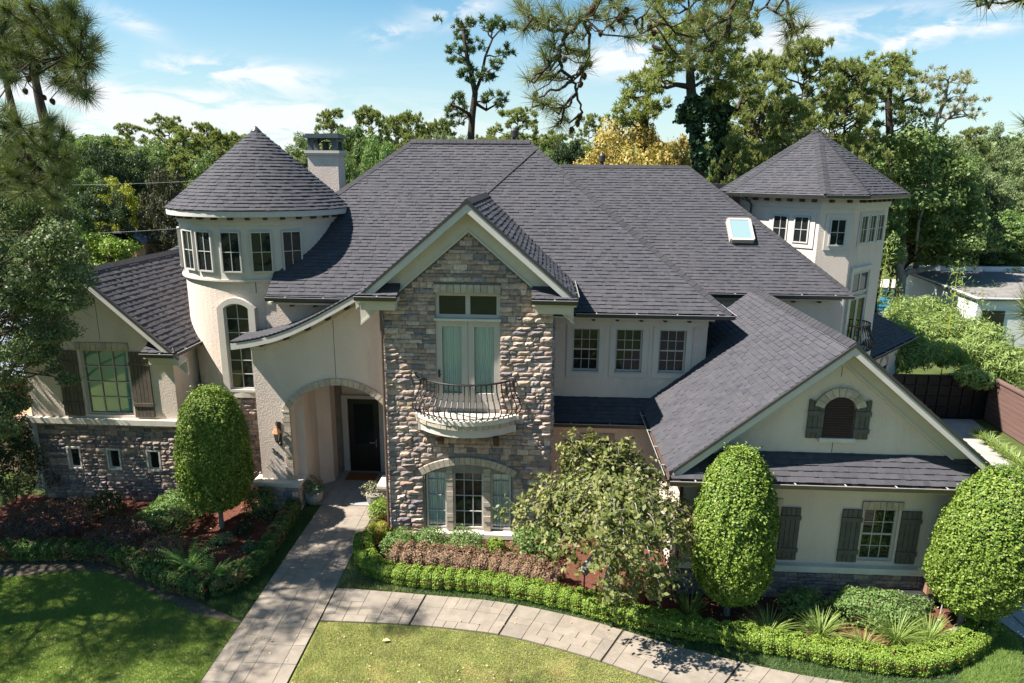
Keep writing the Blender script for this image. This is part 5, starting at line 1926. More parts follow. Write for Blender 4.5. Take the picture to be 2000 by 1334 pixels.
# planting beds
bedL = [(-17, 16.2), (-14.5, 16.0), (-11.8, 16.2), (-10.2, 15.5), (-9.1, 15.0), (-8.0, 14.8), (-7.6, 15.4), (-7.55, 16.6), (-7.6, 18.2), (-7.65, 19.6), (-8.0, 21), (-11.3, 21), (-11.3, 19.7), (-17, 19.7)]
sheet('flower_bed', bedL, 0.008, 'mulch')
sheet('soil_strip', [(-22, 14.2), (-14.04, 15.12), (-12.92, 15.47), (-11.58, 15.56), (-10.08, 14.91), (-8.27, 13.99), (-7.04, 13.72), (-7.04, 14.4), (-7.9, 14.8), (-9.1, 15.1), (-10.2, 15.7), (-11.8, 16.3), (-14.5, 16.2), (-22, 15.8)], 0.0065, 'soil')
bedR_path = smooth([(-5.0, 19.3), (-4.95, 17.6), (-4.85, 16.6), (-4.3, 15.85), (-3.2, 15.5), (-1.3, 15.3), (0.7, 14.8), (2.5, 14.15), (4.1, 13.7), (5.7, 13.35), (7.2, 13.05), (8.2, 13.0), (9.5, 13.5), (10.5, 14.4), (10.6, 15.5)])
sheet('flower_bed', [tuple(p) for p in bedR_path] + [(10.6, 15.7), (0.3, 19.9), (-4.3, 19.9)], 0.008, 'mulch')


# ---- paving laid stone by stone
def ashlar(nu, nv, seed):
    rg = random.Random(seed)
    grid = [[False] * nv for _ in range(nu)]
    out = []
    shapes = [(2, 2), (3, 2), (2, 3), (2, 1), (1, 2), (1, 1), (3, 2), (2, 2), (2, 1), (1, 2)]
    for i in range(nu):
        for j in range(nv):
            if grid[i][j]:
                continue
            opts = shapes[:]
            rg.shuffle(opts)
            for a, c in opts + [(1, 1)]:
                if i + a <= nu and j + c <= nv and not any(grid[i + p][j + q] for p in range(a) for q in range(c)):
                    for p in range(a):
                        for q in range(c):
                            grid[i + p][j + q] = True
                    out.append((i, j, a, c))
                    break
    return out


def slab(q, z, h, mat, parent, gap=0.0042):
    """one paving stone: q = four corners, edges drawn in and eased"""
    q = [Vector((p[0], p[1], 0)) for p in q]
    c = sum(q, Vector((0, 0, 0))) / 4
    lo, mid, hi = [], [], []
    for p in q:
        d = (c - p)
        L = max(d.length, 1e-6)
        u = d / L
        lo.append(p + u * gap * 1.4 + Vector((0, 0, z)))
        mid.append(p + u * gap * 1.4 + Vector((0, 0, z + h - 0.006)))
        hi.append(p + u * gap * 2.2 + Vector((0, 0, z + h)))
    fs = [(8, 9, 10, 11)] + [(i, (i + 1) % 4, 4 + (i + 1) % 4, 4 + i) for i in range(4)] + [(4 + i, 4 + (i + 1) % 4, 8 + (i + 1) % 4, 8 + i) for i in range(4)]
    a = (q[1] - q[0]).cross(q[3] - q[0])
    if a.z < 0:
        fs = [f[::-1] for f in fs]
    return link_mesh('paving_slab', lo + mid + hi, fs, mat, parent)


walk = sheet('walkway', [(WL, 19.62), (WL, 5.0), (WR, 5.0), (WR, 19.62)], 0.010, 'joint')
um = (WR - WL) / 6
nrow = int((19.6 - 11.0) / um)
for (i, j, a, c) in ashlar(nrow, 6, 3):
    y0, y1 = 19.6 - um * i, 19.6 - um * (i + a)
    if any(int((19.6 - 0.0 - um * t) * 1) for t in ()):
        pass
    slab([(WL + um * j, y0), (WL + um * (j + c), y0), (WL + um * (j + c), y1), (WL + um * j, y1)], 0.010, 0.030 + rnd.uniform(-0.002, 0.002), 'paver', walk)
porch = sheet('porch_floor', [(-7.7, 22.3), (-7.7, 19.63), (-4.4, 19.63), (-4.4, 22.3)], 0.012, 'joint')
for (i, j, a, c) in ashlar(8, 10, 9):
    y0, y1 = 22.28 - 0.33 * i, 22.28 - 0.33 * (i + a)
    slab([(-7.68 + 0.327 * j, y0), (-7.68 + 0.327 * (j + c), y0), (-7.68 + 0.327 * (j + c), y1), (-7.68 + 0.327 * j, y1)], 0.012, 0.03, 'paver_grey', porch)

T = resample(CT, 0.02)
Bm = resample(CB, 0.02)


def on_curve(s, v):
    """s = 0..1 along, v = 0 at the house side, 1 at the lawn side"""
    a = T[min(len(T) - 1, int(s * (len(T) - 1)))]
    b_ = Bm[min(len(Bm) - 1, int(s * (len(Bm) - 1)))]
    return a.lerp(b_, v)


cw = [tuple(p) for p in CT] + [tuple(p) for p in CB[::-1]]
curve_walk = sheet('curved_walkway', cw, 0.010, 'joint')
NU, NV = 60, 5
panels = 0
edges = [0, 8, 16, 25, 34, 43, 52, 60]
for k, (e0, e1) in enumerate(zip(edges, edges[1:])):
    for (i, j, a, c) in ashlar(e1 - e0, NV, 40 + k):
        s0, s1 = (e0 + i) / NU, (e0 + i + a) / NU
        if i == 0: s0 += 0.0011
        if i + a == e1 - e0: s1 -= 0.0011
        v0, v1 = j / NV, (j + c) / NV
        if on_curve(s0, v0).y < 10.8:
            continue
        slab([on_curve(s0, v0), on_curve(s0, v1), on_curve(s1, v1), on_curve(s1, v0)], 0.010, 0.030 + rnd.uniform(-0.002, 0.002), 'paver', curve_walk)

drive = sheet('driveway', [(11.4, 6), (11.5, 13.4), (11.1, 15.0), (11.1, 23), (12.5, 24.5), (15.0, 29.6), (19.0, 29.6), (18.2, 25), (16.9, 20), (16.9, 6)], 0.010, 'concrete')
y = 10.0
while y < 16.6:
    for i in range(6):
        x0 = 11.55 + 0.75 * i
        slab([(x0, y), (x0 + 0.75, y), (x0 + 0.75, y + 0.9), (x0, y + 0.9)], 0.010, 0.028, 'paver_grey', drive, 0.009)
    y += 0.9

# ---- foliage masses ---------------------------------------------------------


def noise3(P, s, seed=0.0):
    return np.array([noise.noise((p[0] * s + seed, p[1] * s - seed, p[2] * s + seed * 0.7)) for p in P])


def hedge_leaves(path, width, height, n, size, seed, wob=0.06):
    rg = np.random.default_rng(seed)
    pts = resample([Vector((p[0], p[1], 0)) for p in path], 0.05)
    m = len(pts)
    A = np.array([tuple(p) for p in pts])
    tan = np.gradient(A, axis=0)
    tan = unit(tan)
    side = np.stack([tan[:, 1], -tan[:, 0], np.zeros(m)], 1)
    idx = rg.integers(0, m, n)
    th = rg.uniform(-0.15 * math.pi, 1.15 * math.pi, n)
    e = 0.55
    cx = np.sign(np.cos(th)) * np.abs(np.cos(th)) ** e
    cz = np.sign(np.sin(th)) * np.abs(np.sin(th)) ** e
    depth_ = 1 - np.abs(rg.normal(0, 0.13, n))
    base = A[idx] + tan[idx] * rg.uniform(-0.03, 0.03, (n, 1))
    wob_w = 1 + 2.2 * wob * np.array([noise.noise((p[0] * 1.6, p[1] * 1.6, seed)) for p in A])[idx] + 1.5 * wob * np.array([noise.noise((p[0] * 5, p[1] * 5, seed + 9)) for p in A])[idx]
    P = base + side[idx] * (cx * depth_ * width / 2 * wob_w)[:, None]
    P[:, 2] = np.maximum(0.02, height * 0.5 + cz * depth_ * height * 0.5 * wob_w + 0.02 * wob_w)
    # lumpy clipped surface
    along = np.concatenate([[0], np.cumsum(np.linalg.norm(np.diff(A, axis=0), axis=1))])[idx]
    mound = np.abs(np.sin(along * math.pi / 0.36 + 1.3 * np.sin(along * 1.7)))
    P[:, 2] += (0.06 * noise3(P, 4.5, seed) + 0.085 * (mound - 0.6)) * np.clip(cz, 0, 1)
    P += side[idx] * (cx * 0.06 * (mound - 0.6))[:, None]
    nr = side[idx] * np.cos(th)[:, None]
    nr[:, 2] = np.sin(th) + 0.25
    return leaves(rg, P, nr, size, 0.62, 0.75)


def hedge(label, path, width, height, per_m, size, mat, seed, group=None, name='hedge', cat='hedge', wob=0.06):
    L = sum((Vector(b) - Vector(a)).length for a, b in zip(path, path[1:]))
    me = np_mesh('foliage', hedge_leaves(path, width, height, int(per_m * L), size, seed, wob), 4, mat)
    c = Vector(path[len(path) // 2])
    t = thing(name, label, cat, (c[0], c[1], 0), group)
    link_obj('foliage', me, t)
    # twiggy stems inside
    b = B()
    pts = resample([Vector((p[0], p[1], 0)) for p in path], 0.22)
    for p in pts:
        b.tube([(p.x, p.y, 0), (p.x + rnd.uniform(-.06, .06), p.y + rnd.uniform(-.06, .06), height * 0.7)], 0.012, 4)
    b.build('stems', 'bark', t, kind='stuff')
    return t


hedgeR = smooth([(-5.0, 19.0), (-4.98, 17.7), (-4.86, 16.7), (-4.35, 15.9), (-3.25, 15.55), (-1.3, 15.38), (0.65, 14.88), (2.42, 14.22), (4.08, 13.78), (5.68, 13.44), (7.15, 13.12), (8.2, 13.08), (9.45, 13.6), (10.35, 14.4), (10.5, 15.3)])
hedgeR = [tuple(p) for p in hedgeR]
# three lengths: sunny inner curve, middle under the tree, outer curve round the bed
n3 = len(hedgeR)
hedge('bright green clipped box hedge curving from the porch along the curved walk', hedgeR[int(n3 * .10):int(n3 * .47)], 0.54, 0.45, 6000, 0.045, 'leaf_hedge', 3, 'low clipped border hedges')
hedge('shaded stretch of clipped hedge between weeping tree and curved walk', hedgeR[int(n3 * .47) - 1:int(n3 * .70)], 0.54, 0.44, 6000, 0.045, 'leaf_hedge', 4, 'low clipped border hedges')
hedge('sunny yellow-green end of clipped hedge rounding the right hand bed', hedgeR[int(n3 * .70) - 1:], 0.56, 0.45, 6000, 0.045, 'leaf_hedge', 5, 'low clipped border hedges')
hedgeL = [tuple(p) for p in smooth([(-16.5, 15.8), (-14.5, 15.98), (-11.8, 16.12), (-10.3, 15.45), (-9.2, 14.95), (-8.2, 14.68)])]
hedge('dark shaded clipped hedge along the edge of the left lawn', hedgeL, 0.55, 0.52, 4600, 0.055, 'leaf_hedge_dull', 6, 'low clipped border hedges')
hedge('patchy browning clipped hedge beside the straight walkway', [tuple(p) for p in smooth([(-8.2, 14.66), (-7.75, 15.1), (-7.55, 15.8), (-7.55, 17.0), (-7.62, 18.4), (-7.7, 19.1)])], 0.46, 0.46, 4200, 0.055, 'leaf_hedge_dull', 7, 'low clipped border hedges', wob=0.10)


def mondo(poly, n, h=0.16, mat='mondo', name='ground_cover', w=0.012):
    P = scatter(poly, n)
    P3 = np.concatenate([P, np.full((len(P), 1), 0.01)], 1)
    d = RG.normal(0, 0.75, (len(P), 3))
    d[:, 2] = 1
    me = np_mesh(name, blades(RG, P3, d, h * RG.uniform(0.6, 1.2, len(P)), w), 3, mat)
    return link_obj(name, me, None, kind='stuff')


hr = [Vector(p) for p in hedgeR]
strip = [(p.x, p.y + 0.02) for p in CT if p.x < 9] + [(p.x, p.y - 0.10) for p in reversed(hr) if -4.9 < p.x < 9.4 and p.y < 16.4]
mondo(strip, 42000, 0.13)
mondo([(-5.18, 15.26), (-5.18, 19.0), (-5.0, 19.0), (-5.0, 16.8), (-4.4, 15.8), (-3.2, 15.15)], 9000, 0.11, 'grass')
mondo([(-7.04, 13.8), (-7.04, 19.2), (-7.45, 19.2), (-7.40, 15.6), (-7.7, 14.9), (-8.5, 14.5)], 16000, 0.12)
mondo([(9.2, 12.2), (10.2, 12.8), (11.0, 14.0), (11.05, 15.5), (10.75, 15.5), (10.6, 14.3), (9.7, 13.4), (9.0, 12.9)], 12000, 0.15, 'grass_left')


# shrubs
def blob_leaves(c, r, n, size, seed, lump=0.22, aspect=0.6, flat=1.0, spread=0.8, zmin=0.02, ls=1.6):
    rg = np.random.default_rng(seed)
    d = unit(rg.normal(0, 1, (n, 3)))
    d[:, 2] = np.where(d[:, 2] < -0.35, -d[:, 2], d[:, 2])
    f = 1 + lump * noise3(d, ls, seed * 1.7) * 1.8 + lump * 0.8 * noise3(d, ls * 2.6, seed * 0.3)
    dep = 1 - np.abs(rg.normal(0, 0.16, n))
    P = d * (f * dep)[:, None] * np.array(r)
    P = P + np.array(c)
    P[:, 2] = np.maximum(P[:, 2], zmin)
    return leaves(rg, P, d + np.array([0, 0, 0.25]), size, aspect, spread)


def shrub(name, label, px, py, r, h, mat, n, size, seed, group=None, lump=0.25, cat='shrub', at=None):
    p = at or onZ(px, py, 0)
    t = thing(name, label, cat, (p[0], p[1], 0), group)
    rr = (r, r, h * 0.62) if not isinstance(r, tuple) else (r[0], r[1], h * 0.62)
    me = np_mesh('foliage', blob_leaves((p[0], p[1], h * 0.40), rr, n, size, seed, lump), 4, mat)
    link_obj('foliage', me, t)
    b = B()
    for k in range(7):
        a = k * 0.9
        b.tube([(p[0] + 0.04 * math.cos(a), p[1] + 0.04 * math.sin(a), 0), (p[0] + rr[0] * 0.5 * math.cos(a), p[1] + rr[1] * 0.5 * math.sin(a), h * 0.6)], 0.012, 4)
    b.build('stems', 'bark', t, kind='stuff')
    return t


shrub('shrub', 'round mid-green shrub left of the clipped tree against the stone wall', 338, 1030, 0.86, 0.95, 'leaf_shrub', 5200, 0.075, 11)
shrub('shrub', 'pale sunlit shrub between the clipped tree and the stone pedestal', 508, 1008, 0.50, 0.80, 'leaf_shrub', 2600, 0.06, 12, lump=0.4)
shrub('shrub', 'dark purple-leaved shrub beside the round green shrub', 245, 1072, 1.0, 0.8, 'leaf_purple_dark', 4200, 0.055, 13)
shrub('shrub', 'dusky bronze shrub at the back of the clipped left hedge', 318, 1098, 0.62, 0.66, 'leaf_loropetalum', 3000, 0.05, 14)
shrub('shrub', 'nearly black shrub in deep shade at far left under the stone wall', 105, 1050, 1.25, 0.85, 'leaf_purple_dark', 5200, 0.06, 15)
shrub('shrub', 'low dark green shrub at the foot of the stone wall below small windows', 205, 1010, 0.65, 0.7, 'leaf_dark', 2800, 0.06, 16)
shrub('shrub', 'tall dark camellia standing at the left corner of the stone wall', 28, 985, (1.05, 1.0), 3.3, 'leaf_dark', 9000, 0.085, 17, lump=0.35)
shrub('small_shrub', 'small bluish-green plant in red mulch nearest the left hedge corner', 492, 1078, 0.27, 0.32, 'leaf_bluish', 700, 0.055, 18)
shrub('small_shrub', 'small dark plant in red mulch behind the bright ferns', 436, 1066, 0.30, 0.34, 'leaf_bluish', 700, 0.055, 19)
shrub('small_shrub', 'small shaded plant in mulch right of the clipped tree trunk', 478, 1040, 0.32, 0.30, 'leaf_dark', 700, 0.05, 20)
shrub('shrub', 'lime green rounded shrub at the stone corner by the right flower pot', 742, 1012, 0.36, 0.62, 'leaf_hedge', 2400, 0.045, 21)
shrub('shrub', 'yellowing shrub at the walkway corner of the stone bay', 740, 1050, 0.36, 0.45, 'leaf_yellow_green', 1500, 0.05, 22)
for k, (u, v, lab) in enumerate(((782, 1078, 'first green shrub under the arched window, nearest the walkway'), (838, 1076, 'middle green shrub in the row under the arched window'), (905, 1078, 'third green shrub in the row under the arched window'))):
    shrub('shrub', lab, u, v, 0.52, 0.60, 'leaf_shrub', 2600, 0.055, 24 + k, 'shrubs under the arched window', 0.3)
shrub('shrub', 'small bright shrub right of the arched window by the stone bay', 968, 1078, 0.30, 0.4, 'leaf_hedge', 900, 0.055, 28)
shrub('shrub', 'loose leafy shrub between the stone bay and the weeping tree', 1045, 1085, 0.62, 0.75, 'leaf_shrub', 2400, 0.08, 29, lump=0.4)
hedge('long clipped bronze-purple shrub mass below the arched window', [(-3.95, 16.25), (-2.4, 16.2), (-0.8, 15.95), (0.55, 15.5)], 0.86, 0.62, 5600, 0.05, 'leaf_loropetalum', 31, None, 'loropetalum_hedge', 'hedge', 0.08)
shrub('shrub', 'wide green bush under the right shuttered window', 1705, 1215, (1.12, 0.6), 0.80, 'leaf_shrub', 6500, 0.062, 33, lump=0.22)
shrub('shrub', 'straggly dark bush between the clipped tree and the wide bush', 1560, 1205, 0.5, 0.75, 'leaf_shrub', 2200, 0.06, 34, lump=0.45)


def strap_plant(name, label, px, py, n, L, mat, seed, w=0.015, group=None, lean=1.0):
    rg = random.Random(seed)
    p = onZ(px, py, 0.01)
    b = B()
    for k in range(n * 2):
        a = rg.uniform(0, 2 * math.pi)
        l = L * rg.uniform(0.6, 1.15)
        out = lean * rg.uniform(0.35, 1.0)
        r0 = rg.uniform(0, 0.14)
        d = Vector((math.cos(a), math.sin(a), 0))
        s = Vector((-d.y, d.x, 0))
        o = p + d * r0
        pts = []
        for t in (0, 0.3, 0.6, 0.85, 1.0):
            pts.append(o + d * (l * out * t ** 1.5) + Vector((0, 0, l * (t - 0.62 * out * t * t))))
        ws = [w * 0.7, w, w * 0.9, w * 0.55, 0.002]
        vs = []
        for q, ww in zip(pts, ws):
            vs += [q - s * ww / 2, q + s * ww / 2]
        b.add(vs, [(2 * i, 2 * i + 1, 2 * i + 3, 2 * i + 2) for i in range(4)])
    t = thing(name, label, 'plant', tuple(p), group)
    b.build('leaves', mat, t, kind='stuff')
    return t


strap_plant('lily_clump', 'largest strappy pale-edged clump in the right mulch bed', 1748, 1262, 150, 0.95, 'leaf_lily', 1)
strap_plant('lily_clump', 'strappy clump in the right bed beside the leaning trunk', 1812, 1258, 120, 0.85, 'leaf_lily', 2)
strap_plant('lily_clump', 'smallest strappy tuft in the sunlit right mulch bed', 1686, 1272, 60, 0.60, 'leaf_lily', 3)
strap_plant('lily_clump', 'dark strappy clump in shade right of the middle clipped tree', 1600, 1248, 100, 0.85, 'leaf_lily', 4)
strap_plant('lily_clump', 'dark strappy clump in shade at the foot of middle clipped tree', 1500, 1245, 90, 0.8, 'leaf_lily', 5)
strap_plant('lily_clump', 'narrow dark strappy clump between weeping tree and middle clipped tree', 1345, 1215, 70, 0.85, 'leaf_lily', 6, lean=0.5)


def fern(label, px, py, seed, n=26, L=0.75, mat='leaf_fern'):
    rg = random.Random(seed)
    p = onZ(px, py, 0.02)
    b = B()
    for k in range(n):
        a = rg.uniform(0, 2 * math.pi)
        d = Vector((math.cos(a), math.sin(a), 0))
        l = L * rg.uniform(0.65, 1.1)
        out = rg.uniform(0.35, 0.85)
        s = Vector((-d.y, d.x, 0))
        for i in range(16):
            t = (i + 1) / 16
            q = p + d * (l * out * t ** 1.3) + Vector((0, 0, l * (t - 0.55 * out * t * t)))
            ln = 0.11 * math.sin(math.pi * min(1, 0.12 + t * 0.88)) + 0.01
            for sg in (-1, 1):
                e = q + s * sg * ln + d * 0.03 + Vector((0, 0, -0.012))
                b.add([q - d * 0.014, q + d * 0.018, e], [(0, 1, 2)])
    t = thing('fern', label, 'fern', tuple(p))
    b.build('fronds', mat, t, kind='stuff')


fern('brightest fern clump, sunlit behind the left hedge', 368, 1122, 1, 46, 1.15)
fern('lower fern beside the bright clump, behind the left hedge', 415, 1140, 2, 30, 0.85)
fern('fern at the right end of the fern group, near browning hedge', 462, 1138, 3, 26, 0.7)


# ---- garden furniture -------------------------------------------------------
def flower_pot(label, px, py, r, h, mat_leaf, seed, group):
    p = onZ(px, py, 0.04)
    t = thing('flower_pot', label, 'flower pot', tuple(p), group)
    b = B()
    b.lathe([(0.001, 0), (r * 0.62, 0), (r * 0.9, h * 0.35), (r, h * 0.7), (r * 0.92, h * 0.88), (r * 1.04, h * 0.9), (r * 1.04, h), (r * 0.9, h), (r * 0.86, h * 0.9), (0.001, h * 0.9)], p, 20)
    b.build('pot', 'terracotta', t, smooth=False)
    me = np_mesh('foliage', blob_leaves((p[0], p[1], p[2] + h * 1.15), (r * 1.25, r * 1.25, h * 0.8), 900, 0.05, seed, 0.4), 4, mat_leaf)
    link_obj('foliage', me, t)


flower_pot('round stone pot with trailing plant by the left pedestal', 614, 982, 0.30, 0.42, 'leaf_bluish', 5, 'pots at the entry')
flower_pot('round stone pot of wispy grey-green plant by the right pedestal', 733, 985, 0.28, 0.40, 'needle_grey', 6, 'pots at the entry')
p = (-6.25, 21.72)
mt = thing('doormat', 'rust brown doormat lying in front of the dark front door', 'doormat', (*p, 0.043))
B().box(p[0] - 0.52, p[0] + 0.52, p[1] - 0.30, p[1] + 0.30, 0.044, 0.062).build('mat', 'doormat', mt)
B().box(p[0] - 0.46, p[0] + 0.46, p[1] - 0.24, p[1] + 0.24, 0.0625, 0.066).build('pile', 'doormat', mt)


def wall_lantern():
    c = onY(541, 850, 19.18)
    t = thing('wall_lantern', 'black wall lantern with copper roof on the porch pier above house numbers', 'lantern', (c.x, 19.4, c.z))
    b = B()
    b.tube([(c.x, 19.39, c.z + 0.12), (c.x, 19.30, c.z + 0.30), (c.x, 19.22, c.z + 0.44), (c.x, 19.16, c.z + 0.40), (c.x, 19.18, c.z + 0.30)], 0.016, 6)
    b.build('arm', 'iron', t)
    b = B()
    b.tube([(c.x, 19.39, c.z - 0.30), (c.x, 19.30, c.z - 0.36), (c.x, 19.24, c.z - 0.30), (c.x, 19.19, c.z - 0.22)], 0.016, 6)
    b.build('scroll', 'iron', t)
    B().box(c.x - 0.06, c.x + 0.06, 19.365, 19.392, c.z - 0.42, c.z + 0.36).build('back_plate', 'iron', t)
    cc = (c.x, 19.18, c.z)
    hb = B()
    hb.lathe([(0.001, 0.30), (0.03, 0.29), (0.05, 0.24), (0.15, 0.10), (0.16, 0.08), (0.001, 0.08)], cc, 6)
    hb.build('lantern_roof', 'copper', t)
    g = B().lathe([(0.10, 0.08), (0.055, -0.18)], cc, 6).build('lantern_glass', 'lamp_glass', t)
    f = B()
    for k in range(6):
        a = math.pi / 3 * k
        f.tube([(cc[0] + 0.108 * math.cos(a), cc[1] + 0.108 * math.sin(a), c.z + 0.085), (cc[0] + 0.06 * math.cos(a), cc[1] + 0.06 * math.sin(a), c.z - 0.19)], 0.010, 4)
    f.lathe([(0.001, -0.26), (0.03, -0.25), (0.065, -0.19), (0.001, -0.175)], cc, 6)
    f.build('cage', 'iron', t)


wall_lantern()

p = onZ(1140, 1165, 0)
t = thing('garden_floodlight', 'black floodlight on a post rising out of the clipped hedge', 'floodlight', tuple(p))
B().tube([(p.x, p.y, 0), (p.x, p.y, 0.72)], 0.022, 6).build('post', 'black_plastic', t)
B().beam((p.x - 0.06, p.y - 0.04, 0.72), (p.x + 0.30, p.y + 0.22, 0.98), 0.22, 0.15).build('lamp_head', 'bark_pale', t)
B().box(p.x - 0.05, p.x + 0.05, p.y - 0.05, p.y + 0.05, 0.64, 0.74).build('joint', 'black_plastic', t)
p = onZ(1812, 1188, 0)
t = thing('utility_box', 'tan utility box on a metal post against the right wall', 'utility box', tuple(p))
B().tube([(p.x, p.y, 0), (p.x + 0.02, p.y, 0.42)], 0.028, 6).build('post', 'box_grey', t)
bx = B().box(p.x - 0.14, p.x + 0.24, p.y - 0.07, p.y + 0.09, 0.42, 0.86).build('case', 'box_tan', t)
B().box(p.x - 0.11, p.x + 0.21, p.y - 0.082, p.y - 0.072, 0.46, 0.82).build('cover', 'box_tan', t)
p = onZ(1790, 1180, 0)
t = thing('air_conditioner', 'dark ribbed unit at the stone plinth behind the wide bush', 'air conditioner', (p.x - 0.2, 15.3, 0))
B().box(p.x - 0.52, p.x + 0.02, 15.12, 15.5, 0.03, 0.42).build('case', 'black_plastic', t)
for k in range(6):
    B().box(p.x - 0.50, p.x + 0.0, 15.10, 15.118, 0.09 + 0.062 * k, 0.115 + 0.062 * k).build('slat', 'box_grey', t)
B().box(p.x - 0.545, p.x - 0.522, 15.10, 15.5, 0.03, 0.44).build('trim_strip', 'box_grey', t)
p = onZ(1836, 1200, 0)
t = thing('garden_stake', 'thin pale metal stake beside the leaning trunk', 'stake', tuple(p))
B().tube([(p.x, p.y, 0), (p.x + 0.05, p.y + 0.03, 0.62)], 0.016, 6).build('rod', 'gutter_lip', t)
B().lathe([(0.001, 0.0), (0.035, 0.01), (0.035, 0.05), (0.001, 0.06)], (p.x + 0.05, p.y + 0.03, 0.6), 8).build('cap', 'box_tan', t)
p = onZ(1834, 1216, 0.02)
t = thing('garden_spotlight', 'small white spotlight lying on mulch beside the leaning trunk', 'spotlight', tuple(p))
B().lathe([(0.001, 0), (0.03, 0.005), (0.045, 0.07), (0.001, 0.075)], p, 10).build('lamp', 'white_wall', t)
B().tube([(p.x, p.y, p.z), (p.x + 0.10, p.y + 0.02, 0.02), (p.x + 0.22, p.y - 0.02, 0.02)], 0.008, 5).build('cable', 'black_plastic', t)
p = onZ(754, 1251, 0.05)
t = thing('fallen_leaf', 'single dry brown leaf lying on the right lawn', 'leaf', tuple(p))
B().add([(p.x - .10, p.y, .05), (p.x - .02, p.y - .06, .075), (p.x + .11, p.y - .01, .06), (p.x + .01, p.y + .06, .08), (p.x, p.y, .062)], [(0, 1, 4), (1, 2, 4), (2, 3, 4), (3, 0, 4)]).build('blade', 'dry_leaf', t)
p = onZ(1297, 1195, 0)
t = thing('garden_bench', 'low black curved metal bench frame under the weeping tree', 'bench', tuple(p))
for dy in (0, 0.26):
    B().tube([(p.x - 0.42, p.y + dy, 0), (p.x - 0.40, p.y + dy, 0.30), (p.x - 0.22, p.y + dy, 0.40), (p.x + 0.22, p.y + dy, 0.40), (p.x + 0.40, p.y + dy, 0.30), (p.x + 0.42, p.y + dy, 0)], 0.022, 6).build('leg_frame', 'iron', t)
for k in range(9):
    x = p.x - 0.30 + 0.075 * k
    B().box(x - 0.02, x + 0.02, p.y - 0.03, p.y + 0.29, 0.405, 0.42).build('slat', 'iron', t)

# litter: dry leaves fallen on lawn, paving and mulch
LP = np.concatenate([scatter([(-5.1, 13.6), (5, 11.3), (-5.1, 11.3)], 60), scatter([(WL, 19), (WR, 19), (WR, 11.5), (WL, 11.5)], 50), scatter(cw, 45), scatter(bedL, 260), scatter([tuple(q_) for q_ in bedR_path] + [(10.6, 15.7), (0.3, 19.9), (-4.3, 19.9)], 420), scatter(lawnL_s, 120)])
LP3 = np.concatenate([LP, np.full((len(LP), 1), 0.052)], 1)
LP3[-120:, 2] = 0.03
link_obj('leaf_litter', np_mesh('leaf_litter', leaves(RG, LP3, np.tile(np.array([[0, 0, 1.0]]), (len(LP3), 1)), 0.06, 0.6, 0.25), 4, 'dry_leaf'), None, kind='stuff')

# ---- right-hand boundary ------------------------------------------------------
def gate():
    Y = 29.4
    x0, x1, h = 15.3, 19.35, 2.0
    t = thing('driveway_gate', 'black metal panel gate across the driveway behind the garage gable', 'gate', ((x0 + x1) / 2, Y, 0))
    B().box(x0, x1, Y, Y + 0.04, 0.06, h).build('back_sheet', 'gate_metal', t)
    nc, nr = 8, 4
    for i in range(nc + 1):
        x = x0 + (x1 - x0) * i / nc
        B().box(x - 0.03, x + 0.03, Y - 0.07, Y - 0.002, 0.06, h).build('bar', 'gate_metal', t)
    for j in range(nr + 1):
        z = 0.06 + (h - 0.06) * j / nr
        B().box(x0, x1, Y - 0.062, Y - 0.001, z - 0.025, z + 0.025).build('rail', 'gate_metal', t)
    for i in range(nc):
        for j in range(nr):
            a, c = x0 + (x1 - x0) * i / nc + 0.05, x0 + (x1 - x0) * (i + 1) / nc - 0.05
            z0, z1 = 0.06 + (h - 0.06) * j / nr + 0.045, 0.06 + (h - 0.06) * (j + 1) / nr - 0.045
            B().box(a, c, Y - 0.02, Y - 0.003, z0, z1).build('panel', 'gate_metal', t)


gate()
A, Cw = Vector((19.45, 29.5, 0)), Vector((18.9, 22.0, 0))
t = thing('boundary_wall', 'brown board-clad boundary wall along the right of the driveway', 'wall', tuple(A))
d = (Cw - A).normalized()
nrm = Vector((d.y, -d.x, 0))
B().prism([A + nrm * -0.02, Cw + nrm * -0.02, Cw + nrm * -0.02 + Vector((0, 0, 1.9)), A + nrm * -0.02 + Vector((0, 0, 1.9))], -nrm * 0.2 if nrm.x < 0 else nrm * 0.2).build('core', 'deck', t)
for k in range(9):
    z = 0.05 + 0.205 * k
    for (s0, s1) in ((0, 0.5), (0.502, 1.0)):
        a, c = A.lerp(Cw, s0), A.lerp(Cw, s1)
        o = Vector((-1, 0, 0)) * 0.03
        B().prism([a + o + Vector((0, 0, z)), c + o + Vector((0, 0, z)), c + o + Vector((0, 0, z + 0.19)), a + o + Vector((0, 0, z + 0.19))], Vector((0.045, 0, 0))).build('plank', 'brown_siding', t)
B().prism([A + Vector((-0.08, 0, 1.9)), Cw + Vector((-0.08, 0, 1.9)), Cw + Vector((-0.08, 0, 1.96)), A + Vector((-0.08, 0, 1.96))], Vector((0.3, 0, 0))).build('coping', 'brown_siding', t)
# border of strappy plants along that wall
for k in range(6):
    u, v = 1915 + 17 * k, 848 + 13 * k
    strap_plant('border_plant', ('strappy tuft nearest the black gate at the foot of the brown wall', 'second strappy tuft from the gate along the brown wall', 'third strappy tuft from the gate along the brown wall', 'fourth strappy tuft from the gate along the brown wall', 'fifth strappy tuft from the gate along the brown wall', 'strappy tuft farthest from the gate along the brown wall')[k], u, v + 8, 70, 0.6, 'leaf_bamboo', 60 + k, 0.03, 'tufts along the brown wall')


